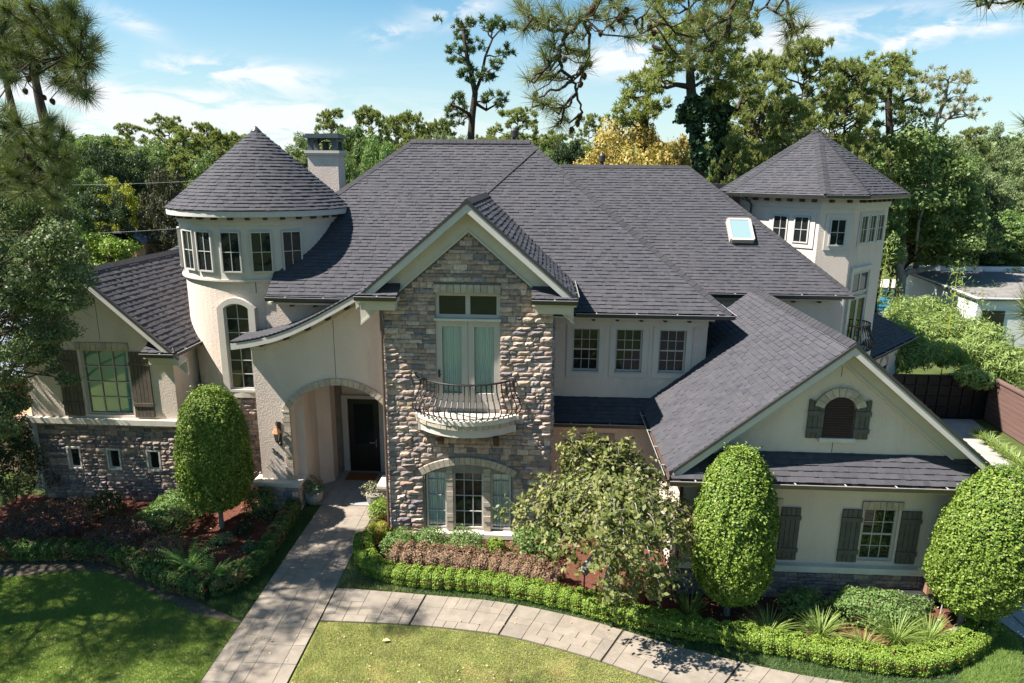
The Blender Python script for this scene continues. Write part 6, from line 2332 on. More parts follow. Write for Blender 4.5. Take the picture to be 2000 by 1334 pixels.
def bamboo():
    t = thing('bamboo_thicket', 'bright green bamboo thicket behind the black gate', 'bamboo', (19.0, 33.0, 0))
    rg = np.random.default_rng(5)
    allq = []
    cb = B()
    spots = [(1740, 655, 31.5), (1772, 665, 32), (1805, 650, 33), (1838, 660, 33), (1872, 678, 33), (1800, 690, 31.2), (1850, 690, 31.5), (1900, 690, 31.5), (1940, 720, 31), (1760, 700, 31), (1965, 730, 31), (1720, 690, 31)]
    spots += [(1950, 690, 31), (1985, 715, 30.5), (1930, 668, 32), (1770, 612, 35), (1812, 608, 35.5), (1845, 618, 35), (1900, 650, 33), (1790, 632, 34), (1830, 632, 34), (1758, 630, 33.5), (1862, 645, 34), (1888, 733, 29.0), (1918, 742, 28.9)]
    for (u, v, Y) in spots:
        c = np.array(onY(u, v, Y))
        r = float(rg.uniform(0.65, 1.15)) if Y > 30 else 0.55
        n = 1100 if Y > 30 else 350
        d = unit(rg.normal(0, 1, (n, 3)))
        P = c + d * (r * rg.uniform(0.35, 1.0, (n, 1)) ** 0.6) * np.array([1, 0.8, 0.85])
        allq.append(leaves(rg, P, d + np.array([0, -0.3, 0.5]), 0.30, 0.17, 0.8, 0.3, 0.45))
    stalks = [(1745, 620, 1752, 560), (1875, 650, 1885, 560), (1900, 700, 1922, 570), (1712, 560, 1735, 480), (1850, 600, 1872, 520)]
    for (u0, v0, u1, v1) in stalks:
        a, c = onY(u0, v0 + 60, 32.5), onY(u1, v1, 33.5)
        cb.tube([(a.x, a.y, 0), a, a.lerp(c, 0.6) + Vector((0, 0, 0.15)), c], [0.03, 0.028, 0.018, 0.006], 5)
        for k in range(7):
            s = 0.25 + 0.75 * k / 6
            q = np.array(a.lerp(c, s))
            n = 34
            P = q + rg.normal(0, 0.22, (n, 3))
            allq.append(leaves(rg, P, rg.normal(0, 1, (n, 3)), 0.24, 0.16, 0.9, 0.3, 0.4))
    link_obj('foliage', np_mesh('foliage', np.concatenate(allq), 4, 'leaf_bamboo'), t)
    cb.build('canes', 'leaf_yellow_green', t, kind='stuff')


bamboo()


def white_house():
    t = thing('modern_house', 'white flat-roofed modern house beyond the bamboo at right edge', 'house', (33, 46, 0))
    plan = [(26.8, 43.0), (50, 43.0), (50, 56.0), (28.7, 56.0)]
    B().prism([(x, y, 0) for x, y in plan], (0, 0, 3.0)).build('wall', 'white_wall', t)
    B().prism([(26.6, 42.8, 3.002), (50.2, 42.8, 3.002), (50.2, 56.2, 3.002), (28.5, 56.2, 3.002)], (0, 0, 0.10)).build('roof', 'flat_roof', t)
    b = B()
    b.prism([(28.5, 55.8, 3.104), (50.2, 55.8, 3.104), (50.2, 56.2, 3.104), (28.5, 56.2, 3.104)], (0, 0, 0.38))
    b.build('parapet', 'white_wall', t)
    B().beam((26.62, 42.82, 3.14), (28.52, 55.8, 3.14), 0.12, 0.07).build('roof_edge', 'white_wall', t)
    B().beam((26.7, 42.82, 3.14), (50.2, 42.82, 3.14), 0.12, 0.07).build('roof_edge', 'white_wall', t)
    w = B().box(27.1, 28.5, 42.93, 42.998, 0.2, 2.35).build('window', 'gutter', t)
    for k in range(2):
        B().box(27.17 + 0.65 * k, 27.78 + 0.65 * k, 42.915, 42.929, 0.28, 2.27).build('pane', 'glass_dark', w)


white_house()
sheet('pool_deck', [(22, 50), (34, 50), (42, 72), (26, 72)], 0.02, 'pool_coping')
sheet('swimming_pool', [(25.5, 54), (33, 54), (37.5, 66), (28.5, 66)], 0.03, 'pool_water')


# ---- left neighbours
def left_house():
    t = thing('neighbour_house', 'tan walled house with dark roof glimpsed at far left behind the oak', 'house', (-22, 26, 0))
    B().box(-28, -18.6, 24.5, 31, 0, 2.7).build('wall', 'tan_wall', t)
    b = B()
    b.prism([(-28.4, 24.0, 2.7), (-18.2, 24.0, 2.7), (-20.5, 27.5, 4.6), (-28.4, 27.5, 4.6)], (0, 0, 0.08))
    b.build('roof', 'slate_roof', t)
    B().prism([(-18.2, 24.0, 2.7), (-18.2, 31.5, 2.7), (-20.5, 27.5, 4.6)], (0, 0, 0.08)).build('roof', 'slate_roof', t)
    B().box(-28.4, -18.2, 23.92, 24.0, 2.6, 2.76).build('gutter', 'gutter_lip', t)
    B().box(-19.6, -18.0, 21.4, 24.4, 0, 1.6).build('low_wall', 'tan_wall', t)
    t = thing('garden_house', 'tan garden building behind the bright hedge, left of the turret', 'house', (-27, 43, 0))
    p0, p1 = onY(138, 470, 44), onY(192, 470, 44)
    B().box(p0.x, p1.x, 44, 47, 0, onY(160, 428, 44).z).build('wall', 'tan_wall', t)
    B().box(p0.x - 0.3, p1.x + 0.3, 43.7, 47.3, onY(160, 428, 44).z, onY(160, 428, 44).z + 0.2).build('roof', 'slate_roof', t)
    t = thing('vaulted_roof_house', 'low building with blue-grey barrel roof behind the bright hedge', 'house', (-24, 40, 0))
    a, c = onY(186, 472, 40), onY(280, 472, 40)
    xc, hw = (a.x + c.x) / 2, (c.x - a.x) / 2
    z0 = a.z
    b = B()
    n = 14
    rise = 0.62
    for i in range(n):
        s, e = -1 + 2 * i / n, -1 + 2 * (i + 1) / n
        f = lambda q: z0 + rise * (1 - q * q)
        b.prism([(xc + hw * s, 40, f(s)), (xc + hw * e, 40, f(e)), (xc + hw * e, 40, f(e) - 0.1), (xc + hw * s, 40, f(s) - 0.1)], (0, 5, 0))
    b.build('roof', 'slate_roof', t)
    B().box(a.x + 0.1, c.x - 0.1, 40.2, 44.9, 0, z0 - 0.05).build('wall', 'tan_wall', t)


left_house()
for k, (a, c, lab) in enumerate((((100, 353), (392, 344), 'upper overhead cable crossing the trees left of the turret'), ((100, 450), (400, 434), 'lower overhead cable crossing in front of the tan garden building'))):
    pa, pc = onY(*a, 38), onY(*c, 38)
    pa, pc = pa + (pa - pc) * 0.6, pc + (pc - pa) * 0.6
    pts = [pa.lerp(pc, s / 12) - Vector((0, 0, 0.5 * 4 * (s / 12) * (1 - s / 12) * 0.6)) for s in range(13)]
    t = thing('power_line', lab, 'cable', tuple(pa))
    B().tube(pts, 0.011, 5).build('cable', 'wire_grey', t)
# ------------------------------------------------------------------ trees
# ---- clipped standards in the front beds
def topiary(label, x, y, rmax, zb, zt, seed, lean=(0.0, 0.0), n=56000, widest=0.40):
    rg = np.random.default_rng(seed)
    t_ = thing('clipped_tree', label, 'tree', (x, y, 0), 'clipped trees in front of the house')
    H = zt - zb
    th = rg.uniform(0, 2 * math.pi, n * 2)
    s = rg.uniform(0, 1, n * 2)
    up = s > widest
    f = np.where(up, np.sqrt(np.maximum(0, 1 - np.abs((s - widest) / (1 - widest)) ** 2.2)), np.maximum(0, 1 - np.abs((widest - s) / (widest + 0.04)) ** 3.2) ** 0.55)
    keep = rg.uniform(0, 1, n * 2) < np.maximum(f, 0.30)
    th, s, f, up = th[keep][:n], s[keep][:n], f[keep][:n], up[keep][:n]
    m = len(s)
    d = np.stack([np.cos(th), np.sin(th), (s - 0.5) * 2.6], 1)
    lump = 1 + 0.08 * noise3(d * np.array([rmax, rmax, 1]), 1.9, seed) + 0.075 * noise3(d, 5.5, seed + 3) + 0.07 * noise3(d, 11.0, seed + 5) + 0.05 * noise3(d, 3.2, seed + 8)
    dep = 1 - np.abs(rg.normal(0, 0.10, m)) - 0.01
    r = rmax * f * lump * dep
    P = np.stack([x + np.cos(th) * r, y + np.sin(th) * r, zb + s * H * (0.97 + 0.03 * lump)], 1)
    top = s > 0.965
    P[top, 0] = x + rg.normal(0, rmax * 0.16, top.sum())
    P[top, 1] = y + rg.normal(0, rmax * 0.16, top.sum())
    sprig = rg.uniform(0, 1, m) < 0.02
    P[sprig, :2] += np.stack([np.cos(th), np.sin(th)], 1)[sprig] * rg.uniform(0.03, 0.13, (sprig.sum(), 1))
    P[:, 2] += np.where(up, (dep - 1) * 0.6, 0) + rg.normal(0, 0.015, m)
    P[:, 0] += lean[0] * s
    P[:, 1] += lean[1] * s
    nr = np.stack([np.cos(th), np.sin(th), np.where(up, (s - widest) * 2.0, -0.2)], 1)
    link_obj('crown', np_mesh('crown', leaves(rg, P, nr + np.array([0, 0, 0.35]), 0.062, 0.62, 0.72), 4, 'leaf_topiary'), t_)
    b = B()
    b.tube([(x - lean[0] * 0.4, y - 0.02, -0.02), (x - lean[0] * 0.15, y, 0.25), (x + 0.01, y, zb + 0.3), (x, y, zb + H * 0.5), (x + 0.02, y, zb + H * 0.8)], [0.085, 0.07, 0.06, 0.05, 0.02], 8)
    rr = random.Random(seed)
    for k in range(14):
        a = rr.uniform(0, 6.28)
        z = zb + H * rr.uniform(0.15, 0.75)
        b.tube([(x, y, z - 0.2), (x + math.cos(a) * rmax * 0.7, y + math.sin(a) * rmax * 0.7, z + 0.25)], [0.025, 0.008], 4)
    b.build('trunk', 'bark_pale', t_)
    return t_


topiary('clipped egg-shaped tree in the left bed beside the arched porch', -9.52, 18.07, 1.02, 0.72, 4.45, 1, widest=0.42)
topiary('clipped conical tree in front of the garage wing, beside the weeping tree', 4.58, 14.8, 0.95, 0.55, 4.38, 2, widest=0.36)
topiary('clipped tree with leaning pale trunk at the right end of the bed', 9.92, 14.43, 1.03, 0.72, 4.22, 3, lean=(0.42, 0.0), widest=0.42)


# ---- generic growth ----------------------------------------------------------
def limb(b, a, c, r0, r1, rg, wob=0.12, n=5, sag=0.0):
    a, c = Vector(a), Vector(c)
    L = (c - a).length
    pts = []
    for k in range(n + 1):
        t = k / n
        p = a.lerp(c, t)
        if 0 < k < n:
            p += Vector((rg.uniform(-1, 1), rg.uniform(-1, 1), rg.uniform(-1, 1))) * L * wob * 0.5
        p.z += -sag * L * 4 * t * (1 - t) * 0.25
        pts.append(p)
    b.tube(pts, [r0 + (r1 - r0) * k / n for k in range(n + 1)], 6)
    return pts


def clump(rg, c, r, n, size, flat=0.7, needle=False, aspect=0.55, width=0.05):
    """one tuft of foliage: leaves all through a squashed ball, denser outside"""
    d = unit(rg.normal(0, 1, (n, 3)))
    d[:, 2] = np.where(d[:, 2] < -0.3, d[:, 2] * 0.5, d[:, 2])
    f = 1 + 0.35 * noise3(d, 2.2, float(c[0] * 1.3 + c[1]))
    rad = rg.uniform(0.25, 1.0, n) ** 0.55
    P = np.array(c) + d * (rad * f * r)[:, None] * np.array([1, 1, flat])
    if needle and size > 0.31:
        # many small sprays of needles, each fanning out and up from its twig tip
        nn = 24
        ns = max(3, n // nn)
        c2 = P[:ns]
        o2 = np.repeat(d[:ns], nn, 0)
        dirs = o2 * 0.5 + rg.normal(0, 0.75, (ns * nn, 3)) + np.array([0, 0, 0.45])
        return blades(rg, np.repeat(c2, nn, 0) + rg.normal(0, 0.05, (ns * nn, 3)), dirs, size * 0.85 * rg.uniform(0.6, 1.15, ns * nn), width * 0.85)
    if needle:
        dirs = d * 0.9 + rg.normal(0, 0.5, (n, 3)) + np.array([0, 0, 0.35])
        return blades(rg, P, dirs, size * rg.uniform(0.6, 1.2, n), width)
    return leaves(rg, P, d + np.array([0, 0, 0.35]), size, aspect, 0.75)


def pine_data(seed, H=20.0, W=9.0, low=0.42, nl=48, per=290, size=0.42, width=0.112, flat=0.42, top=1.0):
    rg, rn = random.Random(seed), np.random.default_rng(seed)
    b, q = B(), []
    kx, ky = rg.uniform(-0.4, 0.4), rg.uniform(-0.4, 0.4)
    tp = [(kx * math.sin(t * 2.2), ky * math.sin(t * 1.7), H * t) for t in (0, .2, .4, .6, .8, .94)]
    b.tube(tp, [0.30, 0.26, 0.22, 0.17, 0.10, 0.03], 8)
    for k in range(nl):
        t = low + (1 - low) * (k + rg.random()) / nl
        a = k * 2.4 + rg.uniform(-.5, .5)
        env = math.sin(math.pi * min(1, 0.18 + 0.80 * (t - low) / (1 - low)) ** 0.85)
        L = W * 0.5 * (0.40 + 0.75 * env) * rg.uniform(0.55, 1.1)
        z = H * min(t, 0.96)
        base = Vector((kx * math.sin(t * 2.2), ky * math.sin(t * 1.7), z))
        end = base + Vector((math.cos(a) * L, math.sin(a) * L, L * rg.uniform(0.05, 0.42)))
        pts = limb(b, base, end, 0.075, 0.02, rg, 0.16)
        r = rg.uniform(0.50, 0.85) * W / 9
        for j in range(3):
            e2 = end + Vector((rg.gauss(0, .5), rg.gauss(0, .5), rg.gauss(0, .25))) * r
            q.append(clump(rn, e2, r * rg.uniform(0.5, 0.8), per // 2, size, flat, True, width=width))
        if rg.random() < 0.75:
            m = base.lerp(end, rg.uniform(0.45, 0.7)) + Vector((rg.uniform(-.7, .7), rg.uniform(-.7, .7), rg.uniform(.1, .6)))
            q.append(clump(rn, m, r * 0.8, int(per * 0.6), size, flat, True, width=width))
    for k in range(4):
        q.append(clump(rn, (kx + rg.uniform(-.8, .8), ky + rg.uniform(-.8, .8), H * rg.uniform(0.93, 1.0) * top), 0.6 * W / 9, per, size, 0.7, True, width=width))
    return b, np.concatenate(q)


def broad_data(seed, H=14.0, W=11.0, low=0.22, nl=60, per=480, size=0.25, mat_aspect=0.6, rc=1.12, tr=0.26):
    rg, rn = random.Random(seed), np.random.default_rng(seed)
    b, q = B(), []
    b.tube([(0, 0, 0), (0.1, 0.05, H * 0.18), (-0.05, 0.1, H * 0.36), (0.05, 0, H * 0.6)], [tr, tr * 0.85, tr * 0.7, tr * 0.3], 8)
    for k in range(nl):
        u = (k + 0.5) / nl
        a = k * 2.399
        el = math.asin(max(-0.55, 1 - 1.5 * u))
        R_ = rg.uniform(0.62, 0.98)
        c = Vector((math.cos(a) * math.cos(el) * W * 0.5 * R_, math.sin(a) * math.cos(el) * W * 0.5 * R_, H * (low + (1 - low) * (0.44 + 0.50 * math.sin(el) * R_))))
        limb(b, (0, 0, H * rg.uniform(0.2, 0.45)), c, 0.08, 0.015, rg, 0.14)
        q.append(clump(rn, c, rc * rg.uniform(0.75, 1.25), per, size, 0.75, False, mat_aspect))
    return b, np.concatenate(q)


class Kind:
    def __init__(self, data, needle, mat, bark='bark'):
        b, q = data
        self.crown = np_mesh('crown', q, 3 if needle else 4, mat)
        me = bpy.data.meshes.new('trunk')
        me.from_pydata(b.v, [], b.f)
        me.materials.append(MATS[bark])
        me.polygons.foreach_set('use_smooth', [True] * len(me.polygons))
        self.trunk = me
        v = q[:, :3]
        self.H = float(np.percentile(v[:, 2], 99.8))
        self.W = float(np.percentile(v[:, 0], 99) - np.percentile(v[:, 0], 1))


PINES = [Kind(pine_data(101), True, 'needle_far'), Kind(pine_data(102, low=0.34, nl=64, per=320), True, 'needle_far'),
         Kind(pine_data(103, low=0.58, nl=32, flat=0.36), True, 'needle_far'), Kind(pine_data(104, low=0.30, nl=66, W=10, per=330), True, 'needle_far')]
BROADS = [Kind(broad_data(201), False, 'leaf_broad'), Kind(broad_data(202, H=12, W=12, nl=54), False, 'leaf_broad'), Kind(broad_data(203, H=16, W=10, nl=50), False, 'leaf_broad')]


def plant(name, label, kind, px, ptop, Y, wpx, mat=None, group=None, rot=0.0, cat='tree', z0=0.0):
    """a tree standing at distance Y whose top reaches pixel row ptop"""
    top = onY(px, ptop, Y)
    h = top.z
    t = thing(name, label, cat, (top.x, Y, z0), group, rot)
    sx = wpx * Y / 1333.0 / kind.W
    sz = h / kind.H
    for part, me in (('trunk', kind.trunk), ('crown', kind.crown)):
        o = link_obj(part, me, t, world=False)
        o.scale = (sx, sx, sz)
        if part == 'crown' and mat:
            o.material_slots[0].link = 'OBJECT'
            o.material_slots[0].material = MATS[mat]
    return t


def custom_pine(name, label, Y, trunk, forks, clumps, mat, rclump=1.1, per=520, size=0.5, width=0.11, bark='bark', tr=0.3, flat=0.62, seed=1, ivy=(), limbs=True, group=None):
    """a particular tree: trunk, forks and foliage masses set out in the plane at distance Y, with depth"""
    rg, rn = random.Random(seed), np.random.default_rng(seed)
    P = [onY(u, v, Y) for u, v in trunk]
    base = P[0]
    t = thing(name, label, 'tree', (base.x, Y, 0), group)
    b = B()
    n = len(P)
    b.tube([Vector((base.x, Y, 0))] + P if base.z > 0.5 else P, [tr] + [tr * (1 - 0.75 * k / n) for k in range(n)] if base.z > 0.5 else [tr * (1 - 0.75 * k / n) for k in range(n)], 8)
    fk = []
    for f in forks:
        Q = [onY(u, v, Y + dy) for u, v, dy in f]
        b.tube(Q, [tr * 0.5 * (1 - 0.8 * k / len(Q)) for k in range(len(Q))], 6)
        fk += Q
    q = []
    anchors = P[len(P) // 3:] + fk
    for cl in clumps:
        u, v = cl[0], cl[1]
        r = rclump * (cl[2] if len(cl) > 2 else 1) * rg.uniform(0.85, 1.15)
        c = onY(u, v, Y + rg.uniform(-1.6, 1.6))
        for j in range(4):
            c2 = c + Vector((rg.gauss(0, .62), rg.gauss(0, .62), rg.gauss(0, .34))) * r
            q.append(clump(rn, c2, r * rg.uniform(0.34, 0.58), int(per * 0.26 * r / rclump), size, flat, True, width=width))
        if limbs:
            a = min(anchors, key=lambda p: (p - c).length + max(0, p.z - c.z) * 2)
            limb(b, a, c, 0.07, 0.02, rg, 0.15)
    link_obj('crown', np_mesh('crown', np.concatenate(q), 3, mat), t)
    b.build('trunk', bark, t, smooth=True)
    iv = []
    for (u, v, r, m) in ivy:
        c = onY(u, v, Y - 0.2)
        iv.append(clump(rn, c, r, m, 0.26, 1.1, False, 0.8))
    if iv:
        link_obj('ivy', np_mesh('ivy', np.concatenate(iv), 4, 'leaf_ivy'), t)
    return t


def build_backdrop():
    # named individuals -----------------------------------------------------
    custom_pine('pine_tree', 'tall slender pine with forked top rising alone above the main ridge', 50,
                [(918, 300), (922, 230), (928, 182), (922, 150), (914, 120), (908, 85), (905, 60)],
                [[(928, 182, 0), (940, 150, .3), (948, 110, .5), (962, 75, .6), (980, 55, .8)], [(926, 200, 0), (950, 215, 1), (972, 202, 1.4)], [(920, 225, 0), (895, 210, -1), (880, 205, -1.4)]],
                [(892, 50), (915, 46, .9), (935, 50), (958, 44, .8), (975, 50), (992, 48, .7), (905, 72, .8), (886, 98, .9), (905, 118), (918, 100, .7), (930, 80, .8), (984, 106, .9), (972, 122, .7), (925, 135), (912, 150, 1.1), (942, 150, .8), (962, 148, .6),
                 (892, 190, 1.1), (872, 215, .9), (905, 205, .8), (968, 190, .9), (980, 204, .8), (948, 192, .5), (898, 228, .8), (888, 245, .7)], 'needle_dark', 0.72, 420, 0.42, 0.09, seed=5, tr=0.26)
    custom_pine('pine_tree', 'huge ivy-clad pine rising behind the rear roof ridge', 40,
                [(1366, 360), (1358, 260), (1350, 180), (1347, 130), (1345, 70), (1344, 20)],
                [[(1350, 170, 0), (1320, 165, -.5), (1302, 172, -1)], [(1348, 140, 0), (1385, 110, .8), (1420, 80, 1)], [(1348, 120, 0), (1300, 100, -.8), (1275, 90, -1)]],
                [(1300, 30, 1.2), (1340, 15, 1.2), (1385, 25, 1.2), (1430, 25, 1.1), (1275, 75), (1300, 90, 1.2), (1345, 70, 1.2), (1385, 70, 1.2), (1430, 70, 1.1), (1450, 105), (1415, 115, 1.2), (1370, 110, 1.2), (1320, 120, .9), (1285, 120, .8), (1400, 150, 1.2), (1440, 145),
                 (1275, 150, .8), (1262, 160, .7), (1290, 150, .6), (1460, 60, .9), (1340, -20, 1.2), (1390, -20, 1.2), (1430, -15, 1), (1300, -10, 1)], 'needle_far', 1.0, 620, 0.42, 0.085, seed=6, tr=0.36, flat=0.7,
                ivy=[(1354, 200, .45, 260), (1353, 225, .55, 380), (1358, 250, .5, 380), (1361, 275, .45, 340), (1364, 300, .45, 340), (1366, 325, .45, 340), (1338, 222, .5, 240), (1330, 235, .35, 130), (1372, 215, .45, 200)])
    custom_pine('pine_tree', 'second ivy-wrapped trunk right beside the huge ivy-clad pine', 43,
                [(1405, 360), (1404, 280), (1402, 200), (1400, 150), (1402, 100)], [[(1402, 200, 0), (1440, 215, 1), (1450, 180, 1.5)]],
                [(1420, 165, 1.1), (1450, 170), (1400, 130), (1470, 150), (1465, 190, .9), (1390, 170, .9)], 'needle_far', 1.1, 560, 0.42, 0.09, seed=7, tr=0.3,
                ivy=[(1390, 185, .55, 260), (1385, 205, .7, 400), (1398, 230, .75, 480), (1402, 258, .7, 480), (1404, 285, .65, 440), (1400, 310, .65, 440), (1408, 332, .65, 400), (1418, 215, .5, 180)])
    custom_pine('pine_tree', 'drooping mid-green pine at the left of the ivy-clad pine, above the golden tree', 46,
                [(1255, 340), (1258, 260), (1265, 190), (1270, 150)], [],
                [(1275, 150, .9), (1250, 165), (1225, 190), (1245, 195, 1.1), (1270, 185, .9), (1215, 215), (1238, 220, 1.1), (1262, 215), (1225, 240), (1250, 245), (1282, 175, .8)], 'needle_far', 1.05, 620, 0.42, 0.09, seed=8)
    custom_pine('pine_tree', 'grey feathery forked pine standing against the sky right of the octagonal tower', 55,
                [(1818, 330), (1816, 290), (1828, 240), (1845, 195), (1852, 160)],
                [[(1822, 265, 0), (1850, 232, .5), (1872, 200, 1), (1890, 165, 1)], [(1816, 290, 0), (1808, 240, -.6), (1798, 200, -1)], [(1850, 232, .5), (1890, 226, 1)]],
                [(1800, 165, 1), (1815, 155, 1), (1835, 150, 1), (1855, 148), (1875, 152), (1892, 160), (1802, 190, .8), (1830, 172, 1), (1860, 175, .9), (1885, 185), (1900, 200, .9), (1870, 210, .9), (1895, 222, .8), (1845, 200, .7), (1790, 185, .8), (1830, 225, .5)], 'needle_grey', 0.85, 260, 0.42, 0.07, bark='bark_pale', tr=0.22, flat=0.35, seed=9)
    custom_pine('pine_tree', 'flat-topped dark pine between the tower roof and the grey feathery pine', 50,
                [(1742, 330), (1738, 260), (1735, 200), (1740, 150), (1745, 120)], [[(1735, 215, 0), (1760, 200, 1), (1785, 190, 1)]],
                [(1735, 118, .8), (1758, 116, .9), (1745, 128), (1770, 128, .8), (1715, 145), (1740, 150, 1.1), (1765, 150), (1700, 150, .8), (1705, 172, 1.1), (1735, 175, 1.1), (1770, 175, 1.1), (1790, 180, .8), (1700, 200, 1.1), (1730, 205, 1.1), (1765, 205), (1715, 230, 1.1), (1750, 232, 1.1), (1775, 240)], 'needle_far', 1.1, 560, 0.44, 0.09, seed=10)
    for k, (u, v, Y, w, kd, lab) in enumerate((
            (1585, 72, 45, 185, 1, 'tall dense pine topped by a sprig, directly behind the octagonal tower'),
            (1500, 100, 48, 170, 3, 'dense pine between the ivy trunks and the tower roof'),
            (1660, 118, 47, 170, 1, 'broad pine just right of the tower roof apex'),
            (1545, 190, 42, 150, 3, 'lower sunlit pine touching the left slope of the tower roof'), (1620, 175, 52, 190, 3, 'pine filling the gap behind the tower roof apex'), (1480, 190, 51, 150, 1, 'pine standing behind the ivy-wrapped trunk, left of the tower roof'))):
        plant('pine_tree', lab, PINES[kd], u, v, Y, w, rot=k * 1.3)
    plant('pine_tree', 'small lower pine at the left foot of the tower roof', PINES[3], 1440, 262, 41, 110, rot=2.0)
    t = plant('golden_tree', 'golden autumn tree behind the rear roof ridge', BROADS[1], 1235, 236, 47, 250, 'leaf_gold', rot=0.4)
    plant('tree', 'smaller dull gold tree joined to the right of the golden tree', BROADS[0], 1315, 268, 49, 110, 'leaf_gold', rot=1.4)
    plant('yellow_tree', 'yellow-green tree left of the turret above the bright hedge', BROADS[2], 236, 350, 43, 105, 'leaf_yellow_green', rot=0.9)
    plant('magnolia_tree', 'dark bronze magnolia close behind the left of the turret', BROADS[1], 322, 330, 42, 120, 'leaf_magnolia', rot=2.2)
    plant('oak_tree', 'large oak with pale limbs to the right of the octagonal tower', BROADS[1], 1800, 262, 54, 250, 'leaf_broad', rot=0.3)
    o = custom_oak()
    # the belt of trees behind the house ------------------------------------------
    left = [(160, 262, 60, 120, 'b', 0), (200, 285, 52, 110, 'b', 1), (247, 240, 75, 60, 'p', 2), (285, 275, 62, 110, 'b', 2), (325, 226, 72, 80, 'p', 0), (362, 250, 66, 110, 'p', 3), (398, 240, 72, 80, 'p', 1), (432, 255, 70, 90, 'p', 3), (465, 262, 78, 80, 'p', 0),
            (150, 330, 46, 110, 'b', 0), (265, 300, 55, 110, 'b', 1), (355, 300, 56, 110, 'p', 3), (420, 300, 56, 110, 'b', 2), (200, 360, 40, 90, 'b', 2), (120, 385, 38, 90, 'b', 1), (500, 290, 75, 100, 'b', 1), (560, 300, 82, 90, 'b', 0)]
    mid = [(645, 213, 66, 80, 'p', 1), (600, 262, 80, 80, 'b', 2), (722, 208, 66, 100, 'p', 3), (690, 250, 58, 120, 'b', 0), (770, 225, 72, 90, 'p', 1), (805, 218, 78, 80, 'p', 3), (835, 238, 80, 70, 'p', 0), (868, 232, 82, 70, 'p', 1), (745, 275, 55, 110, 'b', 1), (690, 300, 48, 90, 'b', 2), (810, 262, 66, 90, 'p', 3), (860, 262, 66, 80, 'b', 0),
           (905, 265, 80, 80, 'b', 1), (950, 262, 85, 80, 'p', 3), (1010, 210, 64, 95, 'p', 2), (1045, 262, 75, 80, 'p', 0), (985, 262, 72, 70, 'b', 2), (1085, 262, 85, 80, 'p', 1), (1150, 222, 72, 60, 'p', 2), (1115, 275, 62, 80, 'b', 0), (1180, 262, 80, 70, 'p', 1), (1065, 290, 56, 80, 'b', 1), (640, 300, 60, 80, 'b', 1)]
    right = [(1470, 240, 62, 110, 'p', 1), (1690, 250, 62, 120, 'b', 1), (1850, 268, 70, 110, 'b', 0), (1905, 248, 74, 70, 'p', 1), (1938, 242, 78, 60, 'b', 2), (1960, 290, 84, 90, 'b', 1), (1995, 275, 95, 80, 'b', 0), (1925, 320, 66, 100, 'b', 2), (1985, 345, 72, 110, 'b', 1),
             (1700, 330, 46, 120, 'b', 2), (1880, 345, 58, 130, 'b', 1), (1960, 410, 62, 150, 'b', 0), (1900, 440, 60, 150, 'b', 2), (1990, 460, 66, 140, 'b', 1), (1840, 450, 66, 120, 'b', 0), (1760, 400, 60, 100, 'b', 1), (2040, 300, 80, 120, 'b', 2), (2060, 420, 60, 140, 'b', 1)]
    rg = random.Random(77)
    marks = [(150, 'the left edge oak'), (236, 'the yellow-green tree'), (330, 'the dark magnolia'), (470, 'the turret roof'), (640, 'the chimney'), (790, 'the left part of the main ridge'), (925, 'the tall slender pine'), (1060, 'the right end of the main ridge'), (1160, 'the golden tree'), (1470, 'the ivy-wrapped trunks'), (1700, 'the octagonal tower roof'), (1850, 'the grey feathery pine'), (1960, 'the utility pole')]
    words = ('', 'second ', 'third ', 'fourth ', 'fifth ', 'sixth ', 'seventh ', 'eighth ', 'ninth ')
    names = {}
    for (u, v, Y, w, kd, i) in left + mid + right:
        row = 'nearer' if Y < 58 else 'middle-distance' if Y < 71 else 'distant'
        key = (row, 'pine' if kd == 'p' else 'leafy tree', min(marks, key=lambda m: abs(m[0] - u))[1])
        names.setdefault(key, []).append((u, v))
    label_of = {}
    for (row, kn, mk), us in names.items():
        us.sort()
        for k, uv in enumerate(us):
            label_of[uv] = '%s %s %s behind %s' % (row, kn, 'rising', mk) if len(us) == 1 else '%s%s %s behind %s, counting from the left' % (words[k] or 'first ', row, kn, mk)
    for side, lst in (('left of the turret', left), ('between the chimney and the golden tree', mid), ('right of the octagonal tower', right)):
        for k, (u, v, Y, w, kd, i) in enumerate(lst):
            far = Y > 64
            K = PINES[i] if kd == 'p' else BROADS[i % 3]
            mat = ('leaf_broad_haze' if far else ('leaf_broad', 'leaf_dark', 'leaf_shrub')[k % 3]) if kd == 'b' else None
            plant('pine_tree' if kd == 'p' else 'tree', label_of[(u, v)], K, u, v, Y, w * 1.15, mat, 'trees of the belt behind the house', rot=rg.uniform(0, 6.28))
    # far-off wood closing the view: one mass
    rn = np.random.default_rng(3)
    q = []
    for k in range(150):
        u = -500 + 3000 * (k + rg.random()) / 150
        Y = rg.uniform(95, 150)
        top = onY(u, rg.uniform(268, 300), Y)
        for j in range(9):
            c = (top.x + rg.uniform(-4, 4), Y + rg.uniform(-3, 3), top.z * rg.uniform(0.15, 0.95))
            q.append(clump(rn, c, rg.uniform(1.8, 3.2), 130, 0.95, 0.8, False, 0.7))
    link_obj('woods', np_mesh('woods', np.concatenate(q), 4, 'leaf_broad_haze'), None, kind='stuff')
    # trees and undergrowth at the foot of the belt
    q = []
    for k in range(120):
        u = -200 + 2500 * (k + rg.random()) / 120
        Y = rg.uniform(40, 60)
        p = onY(u, 300, Y)
        if 11 < p.x < 50 and Y < 70:
            continue
        for j in range(3):
            c = (p.x + rg.uniform(-1.5, 1.5), Y + rg.uniform(-1, 1), rg.uniform(0.5, 3.2))
            q.append(clump(rn, c, rg.uniform(0.9, 1.5), 200, 0.32, 0.8, False, 0.7))
